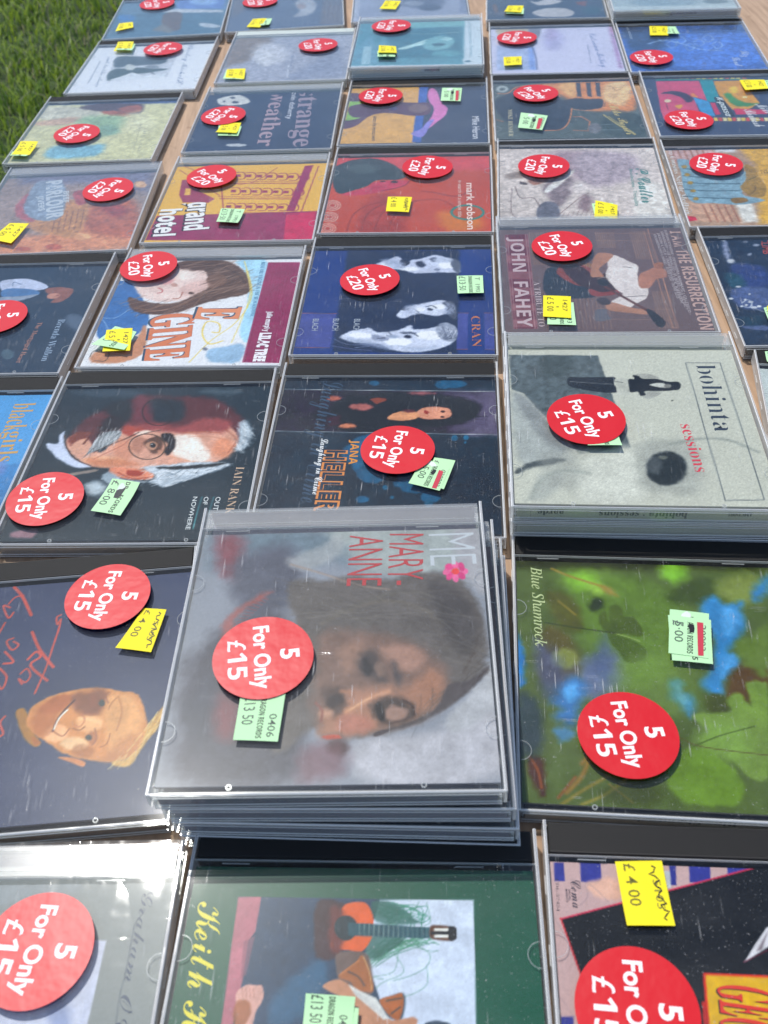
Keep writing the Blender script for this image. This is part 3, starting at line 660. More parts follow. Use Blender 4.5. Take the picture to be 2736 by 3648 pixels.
'c23':{'pos': [54.49,894.01,-5.94,2],'base': 'cddae2','var': 'c','strip': 'a8c0c8','mot': 0.06,'ops': [['p','5a94a4',1.85,[-60.9,140.2,44.5,139.9,43.2,8.5,-60.7,11.3],1],['p','7ab4b8',2.65,[-50.4,139.9,44.5,139.9,44.2,112.4,-48.1,108.2],1],['p','6a9cb0',2.97,[-61.6,49.4,-47.1,94,-32.2,14.1,-58.6,13.2],1],['p','3f7a8c',4.3,[-38,107.8,42.5,110,42.6,27.6,-17.4,28.1],1],['s','b8dcdc',0.91,[-19.3,52.9,-6.1,64,8.9,77.1,6.8,63.5,-2.7,58,-12,50.9],1],['s','78b0b8',2.45,[8.1,75.7,19.4,84.6,32.5,79.4,34.1,63.3,27.8,50.1,13.5,46.3,5.4,55.5],1],['s','a0ccd0',1.87,[32.5,76.2,31.6,73.5,29.2,71.9,26.2,72,23.7,73.8,22.8,76.6,23.7,79.2,26.1,80.8,29.1,80.7,31.6,78.9],1],['s','3c6a78',1.83,[26.1,61.3,24.9,58.7,21.7,57.2,17.8,57.4,14.5,59.2,13.3,61.9,14.4,64.5,17.6,66,21.6,65.8,24.9,64.1],1],['s','5d9ca8',2.95,[41.9,36.3,39.2,31.3,32.2,28.5,23.6,28.9,16.5,32.3,13.7,37.5,16.3,42.5,23.4,45.4,32.2,45,39.3,41.5],1],['c','8ab0b0',0.64,[-38,107.8,2.8,92.2,42.4,95.6],1,0.96],['p','b8d4dc',0.59,[-52.1,61.4,-44.8,61.1,-43.1,14.6,-51.5,14.2],0.7],['l','a8b8c0',0.31,[51.3,134.6,49.5,23],1,0.62],['s','4f7a8c',0.57,[50.3,15.3,49.8,13.8,48.4,13,46.7,13,45.3,14,44.8,15.5,45.4,17,46.8,17.9,48.5,17.8,49.8,16.8],1]],'txt': [['sn','precious few','8ab4c0',-46.2,57.6,-47.8,15.6,4.1,0],['sn','precious few','9ab8c4',47.8,129.7,49.6,27.3,3.9,0]],'lab': [['g','',[-37.7,40.7,-20.2,29.2,-19.7,19.8,-36.3,21.4]],['y','y5',[-37,54.7,-20.6,50.9,-18.6,29.1,-36.4,31.2]]],'st': [-28.1,107.9,-96,'20']},
'c24':{'pos': [185.19,884.63,-6.44,1],'base': 'd2d0e8','var': 'b','strip': '202020','mot': 0.03,'ops': [['p','c4b498',1.96,[-55.7,132.5,-21.6,134.4,-23.5,110.1,-53.7,108.3],1],['p','aebce0',2.38,[-55.2,82.6,-21.3,86.6,-20.1,14.5,-56.6,15.2],1],['p','86a0dc',2.36,[-25,77.5,-19.5,72.8,-20,15.7,-25.4,15.8],1],['s','84848f',1.6,[-21.6,133.4,-10.3,131.7,-13.1,102.7,-20.1,77.4,-23.3,79.7],1],['s','b8b4d8',6.9,[10.1,90.6,7.1,74.4,1.6,64.7,-4.4,64.8,-8.6,74.7,-9.6,91,-6.7,107.5,-1.1,117.8,5.1,117.7,9.4,107.2],1],['s','b4a8cc',5.14,[4.8,109.5,3.1,98.4,0.2,91.7,-2.8,91.7,-4.9,98.6,-5.2,109.7,-3.6,121,-0.6,128.1,2.5,128,4.6,120.9],1],['p','b08ab8',3.06,[57.4,130.3,62.4,130.2,58.6,14.9,56.2,14.1],1],['c','6a7090',0.89,[-21.4,77.4,-20,63.9,-18.7,41.9,-19.2,15.7],1,1.19]],'txt': [['sc','Catriona McKay','6c7cb0',35.9,108.9,40.4,17.4,6.7,0],['sn','starfish lore','8890b0',31.6,78.6,30.6,28.1,2.2,0]],'lab': [['y','y5',[-49.8,41.4,-32.6,42.3,-33.3,18.6,-49.7,17.2]]],'st': [-35.6,91.9,-101,'20']},
'c25':{'pos': [310.79,867.62,-6.43,1],'base': '3f66b4','var': 'b','strip': '202020','mot': 0.14,'ops': [['p','5a6478',2.16,[-59.7,148.1,62.1,145.7,59.7,123.7,-59,131.7],1],['p','2c4a78',4.7,[-59.3,129,-29.7,130.4,-15,68,-42.7,59.7,-55.9,60.3],1],['p','2f5a9c',7,[1.9,123.6,61.9,126.3,67.8,104.6,6.2,97.1],1],['p','4a78d0',6.46,[-9.7,103,67.8,104.6,62.8,17.1,-55,16.3,-24.7,58.8],1],['c','8fb0dc',0.51,[-25.9,96.1,-19.6,105,-16.2,93.6,-22.5,84.7,-25,93],1,1.02],['c','8fb0dc',0.5,[-20,77.1,-13.7,85.8,-10.4,74.7,-16.6,66.1,-19.1,74.1],1,0.99],['c','8fb0dc',0.5,[-9.6,88.2,-3.2,97,0,85.7,-6.4,77,-8.8,85.1],1,1.01],['c','8fb0dc',0.49,[-3.9,69.4,2.4,78,5.6,67,-0.7,58.6,-3.1,66.5],1,0.98],['c','8fb0dc',0.5,[6.5,80.3,12.9,89.1,16,77.9,9.6,69.3,7.3,77.3],1,1],['c','8fb0dc',0.51,[17,91.5,23.5,100.4,26.6,89,20,80.2,17.8,88.4],1,1.01],['c','8fb0dc',0.49,[22.4,72.6,28.8,81.3,31.8,70.1,25.3,61.6,23.2,69.6],1,0.99],['c','9ab8e0',0.66,[-36.7,78.9,-20.4,88.2,-5.3,77.4,8.7,62,28.9,56.1],1,1.32],['n',0.22,3.2,[]],['n',0.13,1.6,[]]],'txt': [['sc','Liz','d4dcec',45,55.3,45,38.7,7,0],['sc','Lord','d4dcec',34.2,39.2,33.5,16.3,6.9,0],['sn','blue weather','a8b4c8',-52.1,131.4,-51.8,92.2,3.1,0]],'lab': [['g','',[-14.8,117.8,-5.5,117.4,-5.1,92.3,-16.7,93.3]],['y','y5',[-30.7,119.6,-13.4,117.8,-16.5,91.3,-33.6,92.6]]],'st': [-40.1,33.2,-83.5,'20']},
'c31':{'pos': [-233.67,758.75,-4.22,1],'base': 'cfcb9e','var': 'b','strip': '202020','mot': 0.07,'ops': [['p','4a608c',2.33,[-63.8,143.5,59.7,137.3,61.2,121.7,-60.7,127.2],1],['s','c8c4b0',3.41,[-65,120,-41.8,122.6,-7.4,112.1,-9,93.7,-41.3,92.4,-59.7,96.6],1],['s','c8a890',2.78,[-60.6,89.4,-34.8,97.1,-21.8,95.4,-30.6,81.9,-56.8,81.6],1],['s','5a4a50',2.26,[-29.7,119,-11.2,127.2,11.4,125.5,28,122.5,32.3,106.8,27.2,98.2,9.8,106,-6.4,108.2],1],['s','a8604a',1.66,[-6.4,108.2,9.3,108,24.4,96.7,18.9,93.8,2,99.6],1],['s','a06050',1.4,[7.9,113.8,25.2,120.9,29.8,107.1,19.9,102.8],1],['s','98b490',6.7,[-21.8,95.4,2,99.6,22.1,93.4,18.8,68.8,9.9,55.9,0.2,46.8,-17.4,73.1],1],['s','84b4c4',3.51,[-32,33.7,-16.4,42,-0.1,36.8,12.7,38.7,15.5,22,6.1,13.4,-29.1,13.8],1],['s','88a890',3.95,[19.7,65.2,19.4,59.1,15.7,55.8,10,56.4,4.3,60.9,0.9,67.4,1.1,73.6,4.8,77,10.6,76.3,16.3,71.7],1],['s','dcd8b0',8.01,[48.3,79.3,48.4,66.8,43.2,59.9,34.6,60.9,25.8,69.6,20,82.8,19.6,95.6,24.9,102.9,33.8,101.8,42.8,92.6],1],['n',0.12,3.2,[]],['n',0.07,1.6,[]],['l','3c3c3c',0.24,[59.2,9.6,60.5,6.3],1,0.71]],'txt': [['se','THE LAKE','a8a488',41.4,69.5,45.8,17.3,2.7,0],['se','watercolours','a8a488',35.8,77.2,41.7,19.3,1.8,0]],'lab': [['g','',[-60.3,22.4,-44.5,24,-44.4,9.4,-59.7,11.6]],['y','y5',[-58,38.7,-42.4,37.7,-43.2,14.1,-59.1,16.1]]],'st': [-13.4,53.4,-112.2,'20']},
'c32':{'pos': [-86.28,758.07,-4.65,1],'base': '37445c','var': 'c','strip': '8ea4ac','mot': 0.08,'ops': [['s','d8d8d4',1.11,[-51.4,116.1,-44.5,122.5,-32.1,125.3,-21.7,113.5,-21.4,105.8,-31.9,102.2,-46.4,104.2],1],['s','4a5060',1.12,[-35.4,119.3,-35.6,118,-36.6,117.2,-38,117.3,-39.2,118.3,-39.9,119.7,-39.7,121.1,-38.7,121.8,-37.3,121.7,-36,120.7],1],['s','3c4658',1.1,[-30.4,108.5,-30.8,106.8,-32.2,105.8,-34.2,106,-36,107.2,-36.8,109.1,-36.5,110.8,-35.1,111.8,-33.1,111.7,-31.3,110.4],1],['s','505868',0.83,[-43.1,111.5,-43.1,110.4,-43.7,109.8,-44.5,109.8,-45.2,110.6,-45.6,111.8,-45.6,112.9,-45,113.5,-44.3,113.5,-43.5,112.7],1],['s','c8ccd0',1.2,[-10.3,16.6,-11.7,15,-16,14.2,-21.5,14.6,-26.1,16,-28.1,17.8,-26.6,19.4,-22.3,20.2,-16.8,19.8,-12.2,18.4],1]],'txt': [['sb','strange','a08c98',22.9,130.8,29.2,10.6,17.9,0],['sb','weather','b0949c',-2.4,129.2,-1.7,13.4,15.4,0],['sn','kevin doherty','dcdce4',16.2,132.6,17.4,67.8,5,0]],'lab': [['g','',[-39.2,52.7,-18.6,48.4,-18.6,28.1,-36.2,30]],['y','y5',[-36.8,55,-19.9,55.4,-20.2,30.9,-38.7,34.2]]],'st': [-38,71,-113.3,'20']},
'c33':{'pos': [42.12,750.93,-6.06,1],'base': '3a465e','var': 'b','strip': '202020','mot': 0.05,'ops': [['p','d8a45a',0.51,[-60.8,134.8,0.8,133.7,1.8,8.4,-61.1,9.1],1],['p','3a62b0',0.54,[0.8,133.7,9,133.4,8.1,90.7,1.1,91],1],['p','3a62b0',0.48,[-0.3,64.6,6.9,64.4,6.2,9.2,-1.1,9.5],1],['p','8cbc5c',0.51,[-60.2,98,-47.6,96.4,-44.9,57.4,-60.3,55.5],1],['s','5c4058',0.51,[-59.5,74,-58.1,87.8,-40.5,93.2,-18.1,93.9,-1.6,91.8,11.5,89.9,11.6,67.1,-2,63.3,-21.2,69.7,-32.9,69.4,-41.2,62.6,-48.7,47,-55.9,39.8,-61.2,39.9,-61.9,55.5,-56.8,56.7,-47,61.3,-54.4,63],1],['s','5c4058',0.54,[-61.4,116,-51.3,114.1,-47.7,98.7,-61.7,99.1],1],['s','7a6268',1.54,[10.6,78.8,9.1,73.2,4.8,70,-0.6,70.2,-5.1,73.7,-7,79.4,-5.6,85,-1.3,88.3,4.3,88.1,8.8,84.5],1],['s','d87cb8',0.52,[9,109,10.3,120.6,12.9,124.1,17.3,115.7,21,93.3,27,78.2,25.4,63,18.5,49.1,11.7,36.3,9,42.5,13.7,60.6,15.3,78.6,11.1,93.6],1],['s','8c84d0',0.72,[16.2,55.2,11.7,36.3,6.8,19,-2.7,26.7,6,36.5,9.9,49.4],1],['s','4a4470',0.77,[-24.8,80,-19.1,84.2,-15.9,79.7,-19.4,75.4],1]],'txt': [['sn','Mike Heron','e4e4ec',48.4,59.3,48.7,14.1,6.1,0],['sn','where the mystics swim','3a3a40',-36.7,64.2,-34.8,14,3.7,0]],'lab': [['g','gr',[21.8,117,39.7,115.6,38.4,85,21.1,87.1]]],'st': [-32.5,100.3,-96.9,'20']},
'c34':{'pos': [170.88,740.55,-5.87,1],'base': '56605e','var': 'b','strip': '202020','mot': 0.1,'ops': [['s','d88a50',4.16,[-28.2,122.6,13.1,127.4,64.6,128.1,61.4,82.5,54.6,60.8,38.1,63,23.9,61.5,13.4,68.9,3.6,87.5,-9.6,106.7],1],['s','e8b070',3.21,[-2.5,122.1,13,125.8,10.1,94.8,3.1,98.8],1],['s','e8bc88',3.18,[39.6,121.4,58.2,125,58.6,97.7,47.7,71.8,34.9,83.1,34.3,102],1],['p','4a4a52',0.54,[13,125.8,17.2,125.7,15.4,92.9,11.8,94.8],1],['p','4a4a52',0.54,[22.1,125.6,26.3,125.6,24.2,92.7,20.6,94.6],1],['p','4a4a52',0.54,[30.4,125.5,34.6,125.4,32.1,92.5,28.6,94.5],1],['s','3a404a',1.51,[-60.7,85.1,-48.5,103.6,-36.4,107.2,-17.3,103,-2.2,87.6,9.7,91.1,21.2,89,32.5,86.9,32.1,71.4,21.5,65.1,10.3,66.1,4.9,69.1,1,47.9,-3.8,31.6,-15.2,24.5,-39.2,35.1,-54.1,49.2],1],['c','e08a50',0.53,[-57.4,105.6,-48.5,105.5,-40.5,118.8,-26.7,122.5,-12.1,114.4,-3.1,95.1],1,1.07],['c','e08a50',0.48,[4.9,69.1,1.7,47.9,-3,32.6,-9.7,25,-21.9,24.7],1,0.96],['c','d89060',0.5,[4.7,67.3,18.5,63.4,30.3,68.6,33.3,81.3],1,0.76],['l','c87848',0.48,[4.7,51.3,11.7,51.2,17.5,40.6,14.3,22.1,2.3,24.1],1,0.96],['l','c87848',0.48,[-61.1,49.3,-54.2,44],1,0.73],['s','44504e',2.37,[31,50.7,59.1,53.6,58.3,12.8,29.3,13.5],1],['s','78787c',0.94,[25.5,26.9,23.9,21,20.8,17.5,17.5,17.6,15.2,21.2,14.8,27.1,16.4,33,19.5,36.7,22.9,36.6,25.2,32.8],1],['l','8898a0',0.71,[26.3,33.6,42.7,34.9],1,0.71],['l','8898a0',0.7,[26.5,23.5,43.9,23.1],1,0.7],['c','7a5a40',0.54,[39.1,117.4,47.6,113.3,53.5,113.2,46.5,105.6,44.6,113.4],1,0.54],['s','a8b0b0',1.08,[-47.6,115.1,-48.8,110.5,-51.5,107.8,-54.9,107.9,-57.5,110.7,-58.5,115.3,-57.4,119.8,-54.6,122.6,-51.2,122.6,-48.5,119.7],1],['s','56605e',0.81,[-50.3,115.1,-50.9,113.1,-52.3,111.8,-54,111.9,-55.3,113.2,-55.8,115.2,-55.2,117.3,-53.8,118.5,-52.1,118.5,-50.8,117.2],1],['p','2c3034',0.48,[-29,52.8,-23.6,55.5,-25.3,38.2,-30.1,36.6],1],['n',0.12,3.2,[]],['n',0.07,1.6,[]],['c','d8c070',0.24,[30.1,54.3,39.8,33.3,51.1,13],1,0.95],['l','d8c070',0.24,[33.8,50.7,51.8,13.6],1,0.71]],'txt': [['se','MIKE BESSER','d0c49c',-49.6,69.6,-50.8,14.2,3.6,0],['sc','Mike Besser','e0c878',36.2,75.7,44.5,13.2,7.3,0]],'lab': [['g','gr',[-39.4,53.4,-17.3,45.9,-23.6,19,-43,24.8]]],'st': [-24.5,95.3,-62.4,'20']},
'c35':{'pos': [301.96,729.22,-6.72,1],'base': '3c4864','var': 'b','strip': '202020','mot': 0.06,'ops': [['p','cc4c6c',0.51,[-49.6,122.3,-11.7,121.4,-12.4,76.7,-22.9,87.1,-22.3,49.1,-53.6,38.3,-53.8,57.3],1],['p','1f8f9a',0.39,[-11.5,122.4,0.2,121.9,-1.4,74.8,-9.9,73.7,-12.4,78],1],['p','3c93c8',0.37,[-23.2,85.3,-10.9,74.3,-11,43.2,-20.6,48.7],1],['p','d8982e',0.76,[0.4,119.9,24.8,120.7,30.3,69.9,17.6,56.2,5.4,56.7,2.3,73.8,-0.5,89.4],1],['s','3c8a48',1.76,[4.4,89.2,9.2,92.7,12.1,81.5,20.4,70.3,29.3,69.9,19,63.2,8,67.2],1],['s','e8c030',1.83,[17.6,99.9,16.1,95.5,13.9,92.9,11.7,93,10.5,95.8,10.6,100.2,12.1,104.6,14.4,107.3,16.5,107.2,17.8,104.3],1],['s','f0e0a0',0.51,[22.5,82.9,21.9,81.6,20.7,80.9,19.4,81,18.5,81.8,18.3,83.1,19,84.4,20.2,85.1,21.5,85.1,22.4,84.2],1],['s','3a3048',1.03,[-49,93.4,-41.9,98.8,-31.3,97.4,-23.2,84.9,-25.3,75.8,-29.8,74.2,-33.1,85.3,-41.9,93.1],1],['s','e8d8b0',0.51,[-42.3,77.5,-43.1,75.6,-44.7,74.4,-46.4,74.5,-47.7,75.8,-47.9,77.7,-47.1,79.6,-45.6,80.7,-43.8,80.6,-42.6,79.4],1],['s','e0a030',0.62,[-40.7,66.6,-35.4,69.4,-34.6,65.4,-38.1,60.6],1],['s','e89040',1.54,[-23.2,94.2,-20.7,92.2,-19,84.7,-22.9,86.7],1],['l','7a3048',0.5,[-47.4,71.3,-47.4,58.8],1,0.99],['p','cc3058',0.49,[6.2,59.3,31.9,55.7,32.1,47,6.4,47.1],1],['p','cc3058',0.49,[-10.5,72.5,-6.5,71.4,-6.1,47.6,-10.3,47.3],1],['p','1c2430',0.37,[-5.7,84.1,1.4,84.7,4.6,42.9,-3.1,41.9],1],['p','c85838',0.41,[-47.8,130.9,-44.1,130.7,-44.5,127.6,-48.2,127.7],1],['p','d8c060',0.41,[-42.8,130.7,-39.1,130.5,-39.5,127.3,-43.2,127.5],1],['p','d8c060',0.41,[-37.8,130.4,-34.1,130.2,-34.6,127.1,-38.2,127.3],1],['p','c85838',0.41,[-32.8,130.2,-29.1,130,-29.6,126.8,-33.2,127],1],['p','d8c060',0.41,[-27.8,129.9,-24.2,129.8,-24.6,126.6,-28.3,126.8],1],['p','d8c060',0.41,[-22.9,129.7,-19.2,129.5,-19.7,126.4,-23.3,126.5],1],['p','c85838',0.41,[-17.9,129.4,-14.3,129.3,-14.8,126.1,-18.4,126.3],1],['p','d8c060',0.41,[-12.9,129.2,-9.3,129,-9.8,125.9,-13.4,126.1],1],['p','d8c060',0.41,[-8,129,-4.4,128.8,-4.9,125.6,-8.5,125.8],1],['p','c85838',0.41,[-3.1,128.7,0.6,128.6,0,125.4,-3.6,125.6],1],['p','d8c060',0.41,[1.9,128.5,5.5,128.3,5,125.2,1.3,125.3],1],['p','d8c060',0.41,[6.8,128.3,10.4,128.1,9.9,124.9,6.3,125.1],1],['p','c85838',0.41,[11.7,128,15.3,127.8,14.8,124.7,11.2,124.9],1],['p','d8c060',0.41,[16.6,127.8,20.2,127.6,19.7,124.5,16.1,124.6],1],['p','d8c060',0.41,[21.5,127.5,25.1,127.4,24.5,124.2,21,124.4],1],['p','c85838',0.41,[26.4,127.3,30,127.1,29.4,124,25.8,124.2],1],['p','2f7f78',0.41,[-49,127,29.1,124.4,28.6,121.5,-49.4,124.2],1],['p','e0c050',0.48,[-13.1,41,-10,40.9,-10.5,34.2,-13.5,34.3],1],['p','c84838',0.48,[-9.4,40.9,-6.3,40.8,-6.8,34,-9.9,34.1],1],['p','e8d8a0',0.48,[-5.7,40.8,-2.6,40.6,-3.2,33.9,-6.2,34],1],['p','e0c050',0.48,[-2,40.6,1.1,40.5,0.5,33.8,-2.5,33.9],1],['p','c84838',0.47,[1.7,40.5,4.8,40.4,4.2,33.6,1.2,33.7],1],['p','e8d8a0',0.47,[5.4,40.3,8.4,40.2,7.8,33.5,4.8,33.6],1],['p','e0c050',0.47,[9.1,40.2,12.1,40.1,11.5,33.4,8.5,33.5],1],['p','c84838',0.47,[12.8,40.1,15.8,39.9,15.1,33.2,12.2,33.3],1],['p','e8d8a0',0.47,[16.5,39.9,19.5,39.8,18.8,33.1,15.8,33.2],1],['p','e0c050',0.47,[20.1,39.8,23.1,39.7,22.4,32.9,19.5,33.1],1],['p','c84838',0.47,[23.8,39.6,26.8,39.5,26.1,32.8,23.1,32.9],1],['p','e8d8a0',0.47,[27.5,39.5,30.5,39.4,29.7,32.7,26.8,32.8],1],['p','e0c050',0.47,[31.1,39.4,34.1,39.2,33.4,32.5,30.4,32.6],1],['p','c84838',0.47,[34.8,39.2,37.8,39.1,37,32.4,34,32.5],1]],'txt': [['bi','K-passa','dce4e4',-3.7,83.7,-2.4,42.9,5.1,0],['sc','Mike','f0f0f0',25.3,67.4,30.7,47.1,8.4,0],['sc','Rhubash','f0f0f0',13.9,56.4,16.8,21.5,8.6,0]],'lab': [['g','',[41.6,112.5,56.4,111.8,56.2,91.9,40.1,91.7]],['y','y5',[21.1,113.9,42.2,113.5,41.1,91.3,21.2,88.8]]],'st': [-35.4,29.3,-79.7,'20']},
'c41':{'pos': [-230.94,609.84,-2.66,1],'base': 'a08c84','var': 'c','strip': '9aa0a8','mot': 0.12,'ops': [['p','7c7a90',6.69,[-63.6,140.5,12.2,135.4,57.1,134.9,60.1,91.7,4.5,112.7,-47.6,116.6],1],['s','d89068',7.73,[-61,24.8,-38.4,33,-0.1,29.8,21.4,43,60.8,34.6,60.3,6.1,-55,4.7],1],['s','b86a50',4.97,[14.8,69.6,36.7,83.4,53.5,76.2,63.1,24.7,37.9,26.7,18.9,43.2],1],['s','c89060',2.81,[-24.1,49.7,-6.1,82.7,16.7,77.5,20.1,48.2,17.1,26,-0.1,29.8],1],['l','8a5c48',0.4,[-5.1,63.7,-1.4,34.9],1,0.6],['l','8a5c48',0.4,[-1.2,64.8,2.6,35.6],1,0.6],['l','8a5c48',0.4,[2.8,66,6.7,36.2],1,0.6],['l','8a5c48',0.4,[6.8,67.2,10.8,36.9],1,0.6],['l','8a5c48',0.4,[10.8,68.4,14.8,37.5],1,0.6],['l','8a5c48',0.4,[14.8,69.6,18.9,38.2],1,0.6],['s','b86a70',1.69,[-40.4,75.5,-38.4,94.9,-32.9,108.7,-29.2,93.8,-32.1,80.1,-26.4,63.1,-19.1,54.5,-23.6,52.3,-34.8,61.3],1],['s','8e9cae',1.28,[-35.7,115,-26.9,121.3,-14.3,116.6,-6.4,99.6,-0.7,71.2,-1.8,55.4,-13.6,52.6,-27.7,63.3,-34.7,80.4],1],['s','a84c48',4.05,[27.7,68.3,36.1,75.4,48.3,66.2,43.8,53.7],1],['s','b0585a',1.27,[0.1,98.8,9.9,100.5,15.3,83.1,9.6,75.5,2.9,87.3],1],['s','e8a878',1.53,[29.7,24.9,29.3,22.1,26.6,20.6,22.7,20.9,19,22.9,17.1,26,17.5,28.8,20.2,30.4,24.1,30,27.8,28],1],['s','d88c60',1.93,[8.9,24.2,8.3,20.8,5.1,18.9,0.4,19.3,-3.9,21.7,-6.4,25.4,-5.9,28.8,-2.6,30.7,2.1,30.3,6.5,27.8],1],['s','b86048',0.94,[12.1,11.9,11.6,9.4,8.9,8,5,8.3,1.5,10.1,-0.5,12.8,0,15.3,2.8,16.7,6.7,16.4,10.2,14.5],1],['s','b86048',0.95,[-9.9,11.1,-10.6,9.4,-13.4,8.6,-17.3,8.9,-20.8,10.2,-22.5,12,-21.8,13.6,-18.9,14.5,-15,14.2,-11.6,12.9],1],['s','e0b088',1.72,[55.6,106.2,55.4,102.9,53.3,101.1,50,101.5,47,103.9,45.2,107.5,45.4,110.8,47.6,112.6,50.8,112.2,53.9,109.7],1],['n',0.16,3.2,[]],['n',0.1,1.6,[]]],'txt': [['bo','PARLOUR','c8d0d8',-27.2,118.4,-10.4,54.9,12.2,0.02],['bo','JIVERS','d0d8e0',-27.9,93.7,-20,68.4,4.6,0],['bo','BEEF','d8dce0',-8.8,99.9,-4,80.3,4.2,0]],'lab': [['y','y5',[-34.7,45.5,-19.8,43.6,-24.2,13.3,-42.7,20.8]]],'st': [29,92.7,-114.2,'20']},
